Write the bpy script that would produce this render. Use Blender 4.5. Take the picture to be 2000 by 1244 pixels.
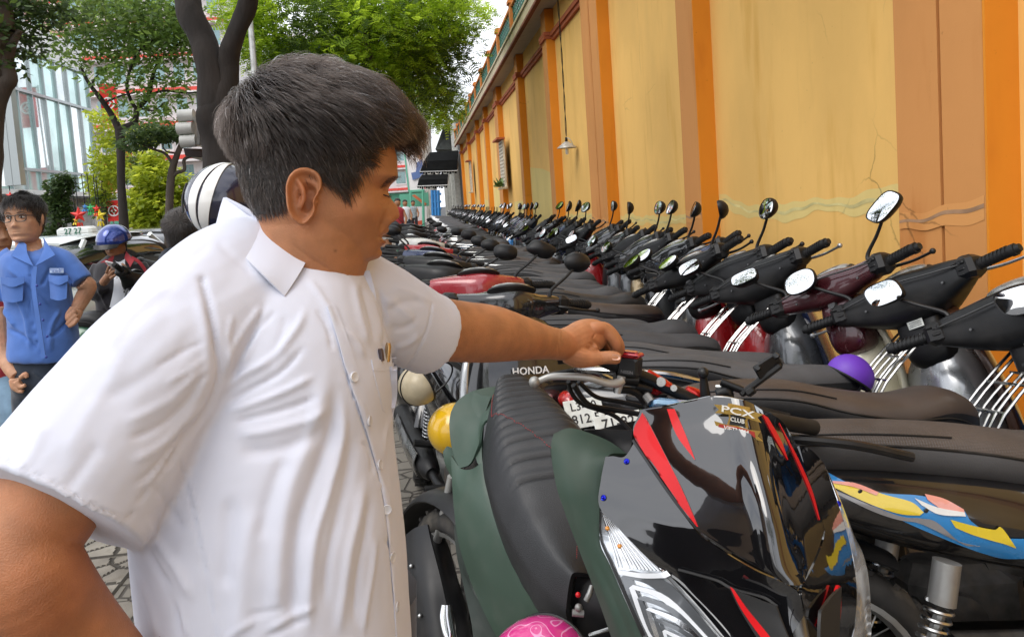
import bpy, bmesh, math, random
import numpy as np
from mathutils import Vector, Matrix, Euler, noise as mnoise

for _o in list(bpy.data.objects):
    bpy.data.objects.remove(_o)
SC = bpy.context.scene
COL = SC.collection
PI = math.pi
R = math.radians
rnd = random.Random(7)

# ------------------------------------------------------------------ camera
CZ = 1.42
CAM_F = 1444.0
PPX, PPY = 1000.0, 494.0
_yaw, _pitch, _roll = R(6.671), R(4.12), math.atan(.068)
CF = np.array([math.sin(_yaw)*math.cos(_pitch), math.cos(_yaw)*math.cos(_pitch), -math.sin(_pitch)])
_r = np.array([math.cos(_yaw), -math.sin(_yaw), 0.0])
_u = np.cross(_r, CF)
CR = math.cos(_roll)*_r - math.sin(_roll)*_u
CU = math.sin(_roll)*_r + math.cos(_roll)*_u
CAMLOC = np.array([0, 0, CZ])
cam_data = bpy.data.cameras.new('camera')
cam = bpy.data.objects.new('camera', cam_data)
COL.objects.link(cam)
cam.matrix_world = Matrix(((CR[0], CU[0], -CF[0], 0), (CR[1], CU[1], -CF[1], 0), (CR[2], CU[2], -CF[2], CZ), (0, 0, 0, 1)))
cam_data.sensor_width = 36.0
cam_data.lens = CAM_F/2000*36
cam_data.shift_y = -0.064
cam_data.clip_start = .05
cam_data.clip_end = 1500
SC.camera = cam

# ------------------------------------------------------------------ light
SUN_EL, SUN_AZ = R(56), R(-128)       # azimuth from +Y towards +X
world = bpy.data.worlds.new('World')
SC.world = world
world.use_nodes = True
wt = world.node_tree
wt.nodes.clear()
wo = wt.nodes.new('ShaderNodeOutputWorld')
bg = wt.nodes.new('ShaderNodeBackground')
sky = wt.nodes.new('ShaderNodeTexSky')
sky.sky_type = 'NISHITA'
sky.sun_disc = False
sky.sun_elevation = SUN_EL
sky.sun_rotation = SUN_AZ
sky.dust_density = 4.0
sky.air_density = 1.0
sky.ozone_density = 1.0
# thin bright cloud cover over the blue
tc = wt.nodes.new('ShaderNodeTexCoord')
mp = wt.nodes.new('ShaderNodeMapping'); mp.inputs['Scale'].default_value = (1.0, 1.0, 2.6)
cn = wt.nodes.new('ShaderNodeTexNoise'); cn.inputs['Scale'].default_value = 2.3; cn.inputs['Detail'].default_value = 7; cn.inputs['Roughness'].default_value = .55
cr = wt.nodes.new('ShaderNodeValToRGB')
cr.color_ramp.elements[0].position = .33; cr.color_ramp.elements[0].color = (.42, .42, .42, 1)
cr.color_ramp.elements[1].position = .60; cr.color_ramp.elements[1].color = (1, 1, 1, 1)
mx = wt.nodes.new('ShaderNodeMix'); mx.data_type = 'RGBA'
mx.inputs[7].default_value = (8.6, 8.8, 9.3, 1)
wt.links.new(tc.outputs['Generated'], mp.inputs['Vector'])
wt.links.new(mp.outputs['Vector'], cn.inputs['Vector'])
wt.links.new(cn.outputs['Fac'], cr.inputs['Fac'])
wt.links.new(cr.outputs['Color'], mx.inputs[0])
wt.links.new(sky.outputs['Color'], mx.inputs[6])
wt.links.new(mx.outputs[2], bg.inputs['Color'])
bg.inputs['Strength'].default_value = 0.15
wt.links.new(bg.outputs['Background'], wo.inputs['Surface'])

sun_d = bpy.data.lights.new('sun', 'SUN')
sun_d.energy = 1.15
sun_d.angle = R(38)
sun_d.color = (1, .97, .93)
sun = bpy.data.objects.new('sun', sun_d)
COL.objects.link(sun)
_sd = Vector((math.sin(SUN_AZ)*math.cos(SUN_EL), math.cos(SUN_AZ)*math.cos(SUN_EL), math.sin(SUN_EL)))
sun.rotation_euler = (-_sd).to_track_quat('-Z', 'Y').to_euler()

SC.view_settings.view_transform = 'Standard'
SC.view_settings.look = 'None'
SC.view_settings.exposure = 0.42
SC.view_settings.gamma = 1
SC.view_settings.use_curve_mapping = False
SC.render.engine = 'CYCLES'
SC.cycles.max_bounces = 6
SC.cycles.transparent_max_bounces = 6
SC.cycles.use_denoising = True

# ------------------------------------------------------------------ pixel <-> world
def ray(px, py):
    return CF + CR*((px-PPX)/CAM_F) - CU*((py-PPY)/CAM_F)
def atd(px, py, d):
    return CAMLOC + ray(px, py)*d
def atx(px, py, x):
    d = ray(px, py); return CAMLOC + d*(x/d[0])
def aty(px, py, y):
    d = ray(px, py); return CAMLOC + d*(y/d[1])
def atz(px, py, z):
    d = ray(px, py); return CAMLOC + d*((z-CZ)/d[2])
def projn(P):
    P = np.asarray(P, float) - CAMLOC
    z = P @ CF
    return np.stack([PPX + CAM_F*(P @ CR)/z, PPY - CAM_F*(P @ CU)/z, z], -1)

# ------------------------------------------------------------------ geometry: every maker returns (verts Nx3, faces)
def merge(*gs):
    vs, fs, n = [], [], 0
    for g in gs:
        if g is None: continue
        v, f = g
        v = np.asarray(v, float)
        if len(v) == 0: continue
        vs.append(v)
        fs += [tuple(i+n for i in q) for q in f]
        n += len(v)
    return np.concatenate(vs), fs
def xf(g, M):
    M = np.array(M)
    return g[0] @ M[:3, :3].T + M[:3, 3], g[1]
def mv(g, x, y, z):
    return np.asarray(g[0]) + np.array([x, y, z]), g[1]
def mirY(g):
    v = np.array(g[0], float); v[:, 1] *= -1
    return v, [tuple(reversed(f)) for f in g[1]]
def rot(ax, deg):
    return Matrix.Rotation(R(deg), 4, ax)
def T(x, y, z):
    return Matrix.Translation((x, y, z))
def loft(rings, cap=True, close=True):
    n = len(rings[0]); m = len(rings)
    v = np.concatenate([np.asarray(r, float) for r in rings])
    f = []
    k = n if close else n-1
    for i in range(m-1):
        for j in range(k):
            a = i*n+j; b = i*n+(j+1) % n
            f.append((a, b, b+n, a+n))
    if cap:
        f.append(tuple(range(n-1, -1, -1)))
        f.append(tuple((m-1)*n+j for j in range(n)))
    return v, f
def cat(pts, k=6, close=False):
    """Catmull-Rom through pts (any dimension)"""
    P = np.asarray(pts, float)
    if len(P) < 3 and not close:
        t = np.linspace(0, 1, k+1)[:, None]
        return P[0]*(1-t)+P[-1]*t
    n = len(P); out = []
    rng_ = n if close else n-1
    for i in range(rng_):
        if close:
            p0, p1, p2, p3 = P[(i-1) % n], P[i], P[(i+1) % n], P[(i+2) % n]
        else:
            p1, p2 = P[i], P[i+1]
            p0 = P[i-1] if i > 0 else 2*p1-p2
            p3 = P[i+2] if i+2 < n else 2*p2-p1
        for s in range(k):
            t = s/k
            out.append(.5*((2*p1)+(-p0+p2)*t+(2*p0-5*p1+4*p2-p3)*t*t+(-p0+3*p1-3*p2+p3)*t**3))
    if not close: out.append(P[-1])
    return np.array(out)
def tube(path, r, n=10, k=0, cap=True, flat=1.0):
    P = np.asarray(path, float)
    rr = np.full(len(P), float(r)) if np.isscalar(r) else np.asarray(r, float)
    if k:
        Q = cat(np.column_stack([P, rr]), k); P = Q[:, :3]; rr = np.maximum(Q[:, 3], 1e-4)
    t = np.gradient(P, axis=0); t /= np.linalg.norm(t, axis=1)[:, None]+1e-12
    up = np.array([0, 0, 1.0]) if abs(t[0][2]) < .9 else np.array([1.0, 0, 0])
    u = np.cross(t[0], up); u /= np.linalg.norm(u)
    rings = []
    a = np.arange(n)*2*PI/n
    for i in range(len(P)):
        u = u - t[i]*(u @ t[i]); u /= np.linalg.norm(u)+1e-12
        w = np.cross(t[i], u)
        rings.append(P[i] + rr[i]*(np.cos(a)[:, None]*u + flat*np.sin(a)[:, None]*w))
    return loft(rings, cap)
def lathe(prof, n=24, cap=False):
    """prof: (radius, height) round Z"""
    a = np.arange(n)*2*PI/n
    return loft([np.column_stack([r*np.cos(a), r*np.sin(a), np.full(n, h)]) for r, h in prof], cap)
def box(cx, cy, cz, sx, sy, sz, b=0.0):
    x, y, z = sx/2, sy/2, sz/2
    if b <= 0:
        v = np.array([[i*x, j*y, k*z] for k in (-1, 1) for i, j in ((-1, -1), (1, -1), (1, 1), (-1, 1))])
        return v+np.array([cx, cy, cz]), [(3, 2, 1, 0), (4, 5, 6, 7), (0, 1, 5, 4), (1, 2, 6, 5), (2, 3, 7, 6), (3, 0, 4, 7)]
    b = min(b, x*.9, y*.9, z*.9)
    def ring(hx, hy, zz):
        return [[hx, -hy+b, zz], [hx, hy-b, zz], [hx-b, hy, zz], [-hx+b, hy, zz], [-hx, hy-b, zz], [-hx, -hy+b, zz], [-hx+b, -hy, zz], [hx-b, -hy, zz]]
    g = loft([ring(x-b, y-b, -z), ring(x, y, -z+b), ring(x, y, z-b), ring(x-b, y-b, z)])
    return g[0]+np.array([cx, cy, cz]), g[1]
def ell(c, r, nu=20, nv=12, M=None):
    vs = []
    for i in range(nv+1):
        th = PI*i/nv; s = max(math.sin(th), 1e-3)
        for j in range(nu):
            p = 2*PI*j/nu
            vs.append([r[0]*s*math.cos(p), r[1]*s*math.sin(p), -r[2]*math.cos(th)])
    v = np.array(vs)
    if M is not None: v = v @ np.array(M)[:3, :3].T
    rings = [v[i*nu:(i+1)*nu]+np.array(c) for i in range(nv+1)]
    return loft(rings)
def sring(cx, cy, cz, a, b, n=20, e=2.0, top=None):
    """ring in the YZ plane at x=cx, half width a, half height b, superellipse exponent e"""
    t = np.arange(n)*2*PI/n
    c, s = np.cos(t), np.sin(t)
    y = np.sign(c)*np.abs(c)**(2/e)*a; z = np.sign(s)*np.abs(s)**(2/e)*b
    if top is not None: z = np.where(s > 0, z*top, z)
    return np.column_stack([np.full(n, cx), cy+y, cz+z])
def sloft(rows, n=20, e=2.4, k=4, cap=True):
    """rows (x, z, halfwidth, halfheight[, exponent]) along X, splined"""
    A = cat(np.array([list(r)[:4] + [r[4] if len(r) > 4 else e] for r in rows], float), k)
    return loft([sring(a[0], 0, a[1], max(a[2], 1e-3), max(a[3], 1e-3), n, a[4]) for a in A], cap)
def prism(poly, y0, y1, plane='xz'):
    """closed outline extruded; plane xz -> thickness along y"""
    p = np.asarray(poly, float); n = len(p)
    def mk_(o):
        z = np.full(n, o)
        if plane == 'xz': return np.column_stack([p[:, 0], z, p[:, 1]])
        if plane == 'xy': return np.column_stack([p[:, 0], p[:, 1], z])
        return np.column_stack([z, p[:, 0], p[:, 1]])
    return loft([mk_(y0), mk_(y1)])
def patch(ctrl, ku=5, kv=5, thick=.004, inward=None):
    """smooth sheet through a grid of control points, given real thickness"""
    C_ = np.asarray(ctrl, float)
    rows = np.array([cat(r_, kv) for r_ in C_])
    G = np.array([cat(rows[:, j], ku) for j in range(rows.shape[1])]).transpose(1, 0, 2)
    nu, nv = G.shape[:2]
    du = np.gradient(G, axis=0); dv = np.gradient(G, axis=1)
    nrm = np.cross(du, dv); nrm /= np.linalg.norm(nrm, axis=2)[..., None]+1e-12
    B = G - nrm*thick
    v = np.concatenate([G.reshape(-1, 3), B.reshape(-1, 3)])
    f = []; N = nu*nv
    for i in range(nu-1):
        for j in range(nv-1):
            a = i*nv+j
            f.append((a, a+nv, a+nv+1, a+1)); f.append((N+a, N+a+1, N+a+nv+1, N+a+nv))
    def side(idx):
        for a, b in zip(idx[:-1], idx[1:]): f.append((a, b, b+N, a+N))
    side([j for j in range(nv)]); side([(nu-1)*nv+j for j in range(nv-1, -1, -1)])
    side([i*nv for i in range(nu-1, -1, -1)]); side([i*nv+nv-1 for i in range(nu)])
    return v, f
def rawgrid(G):
    nu, nv = G.shape[:2]
    f = [(i*nv+j, (i+1)*nv+j, (i+1)*nv+j+1, i*nv+j+1) for i in range(nu-1) for j in range(nv-1)]
    return G.reshape(-1, 3), f

# ------------------------------------------------------------------ objects
def mesh_of(name, g, mat=None, smooth=True, ang=40):
    v, f = g
    me = bpy.data.meshes.new(name)
    v = np.ascontiguousarray(v, dtype=np.float32)
    if len(f) and isinstance(f, np.ndarray):
        f = f.tolist()
    me.from_pydata(v.tolist(), [], f)
    me.update()
    if mat is not None: me.materials.append(mat)
    if smooth:
        me.polygons.foreach_set('use_smooth', [True]*len(me.polygons))
        try: me.set_sharp_from_angle(angle=R(ang))
        except Exception: pass
    return me
def link(name, me, parent=None):
    o = bpy.data.objects.new(name, me)
    COL.objects.link(o)
    if parent is not None: o.parent = parent
    return o
def obj(name, g, mat, parent=None, smooth=True, ang=40):
    return link(name, mesh_of(name, g, mat, smooth, ang), parent)
def tag(o, label=None, cat_=None, group=None, kind=None):
    if label: o['label'] = label
    if cat_: o['category'] = cat_
    if group: o['group'] = group
    if kind: o['kind'] = kind
    return o
def thing(name, label, cat_, loc=(0, 0, 0), group=None, rotz=0):
    o = bpy.data.objects.new(name, None)
    COL.objects.link(o)
    o.location = loc; o.rotation_euler = (0, 0, rotz)
    o.empty_display_size = .1
    return tag(o, label, cat_, group)
def text_geom(s, size=1.0, extrude=.001, font_bold=True, track=1.0):
    cu = bpy.data.curves.new('txt', 'FONT')
    cu.body = s; cu.size = size; cu.extrude = extrude; cu.align_x = 'CENTER'; cu.align_y = 'CENTER'
    cu.space_character = track
    if font_bold: cu.offset = size*.012
    cu.resolution_u = 3
    to = bpy.data.objects.new('txt', cu)
    COL.objects.link(to)
    dg = bpy.context.evaluated_depsgraph_get()
    me = bpy.data.meshes.new_from_object(to.evaluated_get(dg))
    v = np.array([p.co[:] for p in me.vertices]); f = [tuple(p.vertices) for p in me.polygons]
    bpy.data.objects.remove(to); bpy.data.curves.remove(cu); bpy.data.meshes.remove(me)
    return v, f
def frame(o, xdir, ydir):
    """4x4 with local X along xdir and local Y close to ydir"""
    x = Vector(xdir).normalized(); y = Vector(ydir); z = x.cross(y).normalized(); y = z.cross(x)
    M = Matrix((x, y, z)).transposed().to_4x4(); M.translation = Vector(o)
    return M
def remesh(gs, voxel, smooth=4, fac=.5, name='rm'):
    me = mesh_of(name, merge(*gs), None, False)
    o = link(name, me)
    m = o.modifiers.new('r', 'REMESH'); m.mode = 'VOXEL'; m.voxel_size = voxel
    if smooth:
        s = o.modifiers.new('s', 'SMOOTH'); s.iterations = smooth; s.factor = fac
    dg = bpy.context.evaluated_depsgraph_get()
    ev = o.evaluated_get(dg); m2 = ev.to_mesh()
    n = len(m2.vertices); v = np.empty(n*3, np.float32); m2.vertices.foreach_get('co', v)
    q = np.empty(len(m2.loops), np.int32); m2.loops.foreach_get('vertex_index', q)
    ls = np.empty(len(m2.polygons), np.int32); m2.polygons.foreach_get('loop_start', ls)
    lt = np.empty(len(m2.polygons), np.int32); m2.polygons.foreach_get('loop_total', lt)
    f = [tuple(q[a:a+b]) for a, b in zip(ls.tolist(), lt.tolist())]
    f = [tuple(int(i) for i in t) for t in f]
    ev.to_mesh_clear(); bpy.data.objects.remove(o); bpy.data.meshes.remove(me)
    return v.reshape(-1, 3).astype(float), f
def vnormals(v, f):
    me = mesh_of('t', (v, f), None, False)
    n = np.empty(len(v)*3, np.float32); me.vertex_normals.foreach_get('vector', n)
    bpy.data.meshes.remove(me)
    return n.reshape(-1, 3).astype(float)

# ------------------------------------------------------------------ materials
MATS = {}
def mat(name, col, rough=.5, metal=0.0, coat=0.0, var=.0, vscale=8.0, bump=0.0, bscale=60.0, spec=.5, col2=None, sub=0.0, trans=0.0, detail=4, stretch=None, coatr=.03, dirt=None, emis=None, two=None, rvar=0.0):
    if name in MATS: return MATS[name]
    m = bpy.data.materials.new(name)
    m.use_nodes = True
    nt = m.node_tree; N = nt.nodes; L = nt.links
    b = N['Principled BSDF']
    c4 = (*col, 1)
    b.inputs['Base Color'].default_value = c4
    b.inputs['Roughness'].default_value = rough
    b.inputs['Metallic'].default_value = metal
    b.inputs['Coat Weight'].default_value = coat
    b.inputs['Coat Roughness'].default_value = coatr
    b.inputs['Specular IOR Level'].default_value = spec
    if sub:
        b.inputs['Subsurface Weight'].default_value = sub
        b.inputs['Subsurface Radius'].default_value = (.012, .005, .003)
        b.inputs['Subsurface Scale'].default_value = 1.0
    if trans:
        b.inputs['Transmission Weight'].default_value = trans
    if emis:
        b.inputs['Emission Color'].default_value = (*emis[:3], 1); b.inputs['Emission Strength'].default_value = emis[3]
    tcn = N.new('ShaderNodeTexCoord')
    vec = tcn.outputs['Object']
    if stretch:
        mpn = N.new('ShaderNodeMapping'); mpn.inputs['Scale'].default_value = stretch
        L.new(vec, mpn.inputs['Vector']); vec = mpn.outputs['Vector']
    if var or col2:
        nz = N.new('ShaderNodeTexNoise'); nz.inputs['Scale'].default_value = vscale; nz.inputs['Detail'].default_value = detail
        L.new(vec, nz.inputs['Vector'])
        rp = N.new('ShaderNodeValToRGB')
        d = col2 if col2 else tuple(max(0, x*(1-var)) for x in col)
        u = col if col2 else tuple(min(1, x*(1+var)) for x in col)
        rp.color_ramp.elements[0].position = .35; rp.color_ramp.elements[0].color = (*d, 1)
        rp.color_ramp.elements[1].position = .65; rp.color_ramp.elements[1].color = (*u, 1)
        L.new(nz.outputs['Fac'], rp.inputs['Fac'])
        L.new(rp.outputs['Color'], b.inputs['Base Color'])
    if rvar or dirt:
        nr = N.new('ShaderNodeTexNoise'); nr.inputs['Scale'].default_value = 14; nr.inputs['Detail'].default_value = 6
        L.new(tcn.outputs['Object'], nr.inputs['Vector'])
        mr = N.new('ShaderNodeMapRange'); mr.inputs['From Min'].default_value = .35; mr.inputs['From Max'].default_value = .7
        mr.inputs['To Min'].default_value = rough; mr.inputs['To Max'].default_value = min(1, rough+max(rvar, .15))
        L.new(nr.outputs['Fac'], mr.inputs['Value']); L.new(mr.outputs['Result'], b.inputs['Roughness'])
        if dirt:
            mm = N.new('ShaderNodeMix'); mm.data_type = 'RGBA'
            src = b.inputs['Base Color'].links[0].from_socket if b.inputs['Base Color'].links else None
            if src: L.new(src, mm.inputs[6])
            else: mm.inputs[6].default_value = c4
            mm.inputs[7].default_value = (*dirt[:3], 1)
            m2 = N.new('ShaderNodeMapRange'); m2.inputs['From Min'].default_value = .5; m2.inputs['From Max'].default_value = .75; m2.inputs['To Max'].default_value = dirt[3]
            L.new(nr.outputs['Fac'], m2.inputs['Value']); L.new(m2.outputs['Result'], mm.inputs[0])
            L.new(mm.outputs[2], b.inputs['Base Color'])
    if bump:
        nb = N.new('ShaderNodeTexNoise'); nb.inputs['Scale'].default_value = bscale; nb.inputs['Detail'].default_value = 4
        L.new(vec, nb.inputs['Vector'])
        bn = N.new('ShaderNodeBump'); bn.inputs['Strength'].default_value = bump; bn.inputs['Distance'].default_value = .01
        L.new(nb.outputs['Fac'], bn.inputs['Height']); L.new(bn.outputs['Normal'], b.inputs['Normal'])
    MATS[name] = m
    return m
# ================================================================== SETTING
WX, PXF = 2.45, 2.30
m_wall_y = mat('wall_yellow', (.57, .385, .105), .85, var=.10, vscale=1.2, bump=.12, bscale=90)
def wall_paint(name, base, stain, scale=.9, bumpy=.25):
    """old limewash: broad fading, rain streaks, rust stains, hairline cracks"""
    if name in MATS: return MATS[name]
    m = bpy.data.materials.new(name); m.use_nodes = True
    nt = m.node_tree; N = nt.nodes; L = nt.links; b = N['Principled BSDF']
    b.inputs['Roughness'].default_value = .82; b.inputs['Specular IOR Level'].default_value = .25
    tcn = N.new('ShaderNodeTexCoord')
    def noise(scale_, st=(1, 1, 1), detail=5, loc=(0, 0, 0), rough=.55):
        mpn = N.new('ShaderNodeMapping'); mpn.inputs['Scale'].default_value = st; mpn.inputs['Location'].default_value = loc
        nz = N.new('ShaderNodeTexNoise'); nz.inputs['Scale'].default_value = scale_; nz.inputs['Detail'].default_value = detail; nz.inputs['Roughness'].default_value = rough
        L.new(tcn.outputs['Object'], mpn.inputs['Vector']); L.new(mpn.outputs['Vector'], nz.inputs['Vector'])
        return nz.outputs['Fac']
    def ramp(fac, p0, p1):
        mr = N.new('ShaderNodeMapRange'); mr.interpolation_type = 'SMOOTHSTEP'
        mr.inputs['From Min'].default_value = p0; mr.inputs['From Max'].default_value = p1
        L.new(fac, mr.inputs['Value']); return mr.outputs['Result']
    def mixc(f, a, bcol, w=1.0):
        mm = N.new('ShaderNodeMix'); mm.data_type = 'RGBA'
        if w != 1.0:
            ml = N.new('ShaderNodeMath'); ml.operation = 'MULTIPLY'; ml.inputs[1].default_value = w
            L.new(f, ml.inputs[0]); f = ml.outputs[0]
        L.new(f, mm.inputs[0])
        if isinstance(a, tuple): mm.inputs[6].default_value = (*a, 1)
        else: L.new(a, mm.inputs[6])
        mm.inputs[7].default_value = (*bcol, 1)
        return mm.outputs[2]
    c = mixc(ramp(noise(scale, (1, 1, .55)), .38, .66), base, tuple(x*.86 for x in base))
    c = mixc(ramp(noise(2.2, (1, 1.6, .28), 4, (3, 1, 0)), .56, .72), c, stain, .55)
    c = mixc(ramp(noise(7, (1, 1, .1), 5, (0, 7, 2)), .58, .8), c, tuple(x*.7 for x in stain), .35)
    c = mixc(ramp(noise(26, (1, 1, 1), 3, (9, 0, 0)), .70, .78), c, tuple(x*.5 for x in stain), .5)
    # hairline cracks
    vo = N.new('ShaderNodeTexVoronoi'); vo.feature = 'DISTANCE_TO_EDGE'; vo.inputs['Scale'].default_value = .85
    mpv = N.new('ShaderNodeMapping'); mpv.inputs['Scale'].default_value = (1, 1, .9); mpv.inputs['Location'].default_value = (2.2, .4, .33)
    nd = N.new('ShaderNodeTexNoise'); nd.inputs['Scale'].default_value = 3.5; nd.inputs['Detail'].default_value = 8
    va = N.new('ShaderNodeMix'); va.data_type = 'VECTOR'; va.inputs[0].default_value = .12
    L.new(tcn.outputs['Object'], mpv.inputs['Vector']); L.new(tcn.outputs['Object'], nd.inputs['Vector'])
    L.new(mpv.outputs['Vector'], va.inputs[4]); L.new(nd.outputs['Color'], va.inputs[5]); L.new(va.outputs[1], vo.inputs['Vector'])
    lt = N.new('ShaderNodeMapRange'); lt.inputs['From Min'].default_value = .0; lt.inputs['From Max'].default_value = .0035; lt.inputs['To Min'].default_value = 1; lt.inputs['To Max'].default_value = 0
    L.new(vo.outputs['Distance'], lt.inputs['Value'])
    gate = ramp(noise(.7, (1, 1, 1), 2, (5, 5, 1)), .52, .6)
    gm = N.new('ShaderNodeMath'); gm.operation = 'MULTIPLY'; L.new(lt.outputs['Result'], gm.inputs[0]); L.new(gate, gm.inputs[1])
    c = mixc(gm.outputs[0], c, tuple(x*.35 for x in base), .8)
    L.new(c, b.inputs['Base Color'])
    nb = noise(120, (1, 1, 1), 4)
    nb2 = noise(6, (1, 1, 1), 4)
    ad = N.new('ShaderNodeMath'); ad.operation = 'MULTIPLY_ADD'; ad.inputs[1].default_value = .15; L.new(nb, ad.inputs[0]); L.new(nb2, ad.inputs[2])
    bn = N.new('ShaderNodeBump'); bn.inputs['Strength'].default_value = bumpy; bn.inputs['Distance'].default_value = .01
    L.new(ad.outputs[0], bn.inputs['Height']); L.new(bn.outputs['Normal'], b.inputs['Normal'])
    MATS[name] = m
    return m
m_wy = wall_paint('wall_yellow_limewash', (.84, .51, .155), (.62, .33, .065))
m_pink = wall_paint('pilaster_terracotta', (.60, .27, .085), (.45, .15, .03))
m_orange = wall_paint('pilaster_orange', (.72, .26, .022), (.52, .15, .012))
m_trim = wall_paint('band_brick_red', (.42, .12, .055), (.28, .07, .03))
m_corn = wall_paint('cornice_cream', (.52, .44, .30), (.30, .24, .15))
m_cornred = mat('cornice_edge_maroon', (.16, .045, .02), .8, var=.3, vscale=5)
m_soff = wall_paint('soffit_pale', (.55, .50, .42), (.38, .32, .24))
m_patch = wall_paint('repair_patch_pale_green', (.76, .585, .22), (.66, .49, .16))
m_patchline = mat('repair_patch_grey_green', (.60, .51, .22), .85, var=.2, vscale=6)

wall = thing('boundary_wall', 'tall yellow plastered wall with orange pilasters and overhanging cornice beside the parked motorbikes', 'wall', (WX, 0, 0))
PIL = [(2.79, .57, 1), (5.92, .38, 0), (9.05, .90, 1), (12.6, .42, 0), (16.4, .42, 0), (20.9, .9, 1), (25.2, .42, 0), (29.1, .42, 0), (34.4, .42, 0), (40.5, .5, 0)]
Y0, Y1 = -4.0, 41.1
def wl(name, g, m, **k):
    g = (np.asarray(g[0])-np.array([WX, 0, 0]), g[1])
    return obj(name, g, m, wall, **k)
wl('wall_face', box(WX+.15, (Y0+Y1)/2, 2.35, .3, Y1-Y0, 4.7), m_wy, smooth=False)
ys = sorted([p[0] for p in PIL])
pil_all = [(-.6, .45, 0)] + PIL
for (y, w, dbl) in pil_all:
    t_ = .15
    if dbl:
        # two shallow leaves with a recessed groove between
        wl('pilaster', merge(box(WX-t_/2, y+w*.22, 2.3, t_, w*.43, 4.58), box(WX-t_*.35, y+w*.46, 2.3, t_*.7, .03, 4.58), box(WX-t_/2+.004, y+w*.74, 2.3, t_, w*.52, 4.58)), m_pink, smooth=False)
    else:
        wl('pilaster', box(WX-t_/2, y+w/2, 2.3, t_, w, 4.58), m_pink, smooth=False)
    wl('pilaster_side', box(WX-t_/2+.002, y-.004, 2.295, t_+.002, .012, 4.57), m_orange, smooth=False)
    if not dbl or y > 10:
        wl('capital', merge(box(WX-.085, y+w/2, 4.11, .21, w+.07, .05), box(WX-.08, y+w/2, 4.165, .23, w+.11, .06)), m_trim, smooth=False)
for (a, b) in zip(pil_all[:-1], pil_all[1:]):
    ya = a[0]+a[1]+.004; yb = b[0]-.012
    if yb-ya > .3:
        wl('string_course', merge(box(WX-.025, (ya+yb)/2, 4.09, .05, yb-ya, .06), box(WX-.04, (ya+yb)/2, 4.155, .08, yb-ya, .07)), m_trim, smooth=False)
# cornice: soffit slab, fascia with maroon edge
wl('soffit', box(2.26, (Y0+Y1)/2, 4.64, .38, Y1-Y0, .08), m_soff, smooth=False)
fs = (Y1-Y0)
for i in range(12):
    a = Y0+fs*i/12; b = Y0+fs*(i+1)/12
    wl('fascia', box(2.055, (a+b)/2, 4.63, .05, b-a-.006, .20, .004), m_corn, smooth=False)
wl('fascia_edge', box(2.05, (Y0+Y1)/2, 4.505, .075, fs, .045), m_cornred, smooth=False)
wl('cornice_top', box(2.30, (Y0+Y1)/2, 4.755, .6, fs+.04, .05), m_corn, smooth=False)
# balustrade
m_green = mat('green_glazed_block', (.02, .14, .10), .3, var=.3, vscale=12)
m_rail = wall_paint('balustrade_orange', (.55, .20, .05), (.33, .10, .03))
bal_x = 2.12
post_y = [10.0+2.55*i for i in range(-4, 13)]
for i, y in enumerate(post_y):
    wl('baluster_post', merge(box(bal_x, y, 5.06, .16, .20, .56), box(bal_x, y, 5.37, .22, .27, .07), box(bal_x, y, 5.425, .15, .18, .04)), m_rail, smooth=False)
wl('balustrade_rail', box(bal_x+.0, (post_y[0]+post_y[-1])/2, 5.29, .12, post_y[-1]-post_y[0], .06), m_rail, smooth=False)
wl('balustrade_base', box(bal_x, (post_y[0]+post_y[-1])/2, 4.815, .12, post_y[-1]-post_y[0], .07), m_rail, smooth=False)
def lattice(y0, y1):
    gs = []
    n = max(2, int(round((y1-y0)/.2)))
    s = (y1-y0)/n
    for i in range(n):
        for k in range(2):
            cy = y0+s*(i+.5); cz = 4.855+.2*(k+.5)
            gs.append(xf(box(0, 0, 0, .05, s*1.36, .026), T(bal_x, cy, cz) @ rot('X', 45)))
            gs.append(xf(box(0, 0, 0, .046, s*1.36, .026), T(bal_x, cy, cz) @ rot('X', -45)))
            gs.append(xf(lathe([(.035, -.03), (.045, -.03), (.045, .03), (.035, .03), (.035, -.03)], 8), T(bal_x, cy, cz) @ rot('Y', 90)))
    return merge(*gs)
for a, b in zip(post_y[:-1], post_y[1:]):
    wl('lattice_panel', lattice(a+.1, b-.1), m_green, smooth=False)
# repair bands: a wandering pale stripe where a crack was filled
def band(y0, y1, pts, w, off, m, name, X0=None):
    ys_ = np.linspace(y0, y1, 60)
    zc = np.interp(ys_, [p[0] for p in pts], [p[1] for p in pts])
    zc = zc + .012*np.sin(ys_*9.0)+.008*np.sin(ys_*23+1)
    up = w*(.9+.25*np.sin(ys_*5+2)); dn = w*(1.0+.3*np.sin(ys_*7))
    a = np.column_stack([np.full(60, (X0 or WX)-off), ys_, zc+up]); b_ = np.column_stack([np.full(60, (X0 or WX)-off), ys_, zc-dn])
    G = np.array([a, b_])
    return wl(name, rawgrid(G), m, smooth=False)
for (ya, yb, pts) in [(3.37, 5.90, [(3.37, 1.30), (3.9, 1.27), (4.6, 1.24), (5.1, 1.18), (5.5, 1.25), (5.9, 1.30)]),
                      (6.32, 9.03, [(6.32, 1.22), (6.8, 1.14), (7.3, 1.08), (8.2, 1.10), (9.03, 1.08)]),
                      (9.97, 12.58, [(9.97, 1.06), (11, 1.1), (12.5, 1.05)])]:
    band(ya, yb, pts, .055, .0015, m_patch, 'repair_band')
    band(ya, yb, pts, .010, .0028, m_patchline, 'crack_filler')
m_pl = wall_paint('pilaster_repair_peach', (.66, .31, .10), (.52, .2, .05))
m_pk = mat('pilaster_filler_grey', (.34, .20, .11), .85, var=.2, vscale=9)
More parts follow.
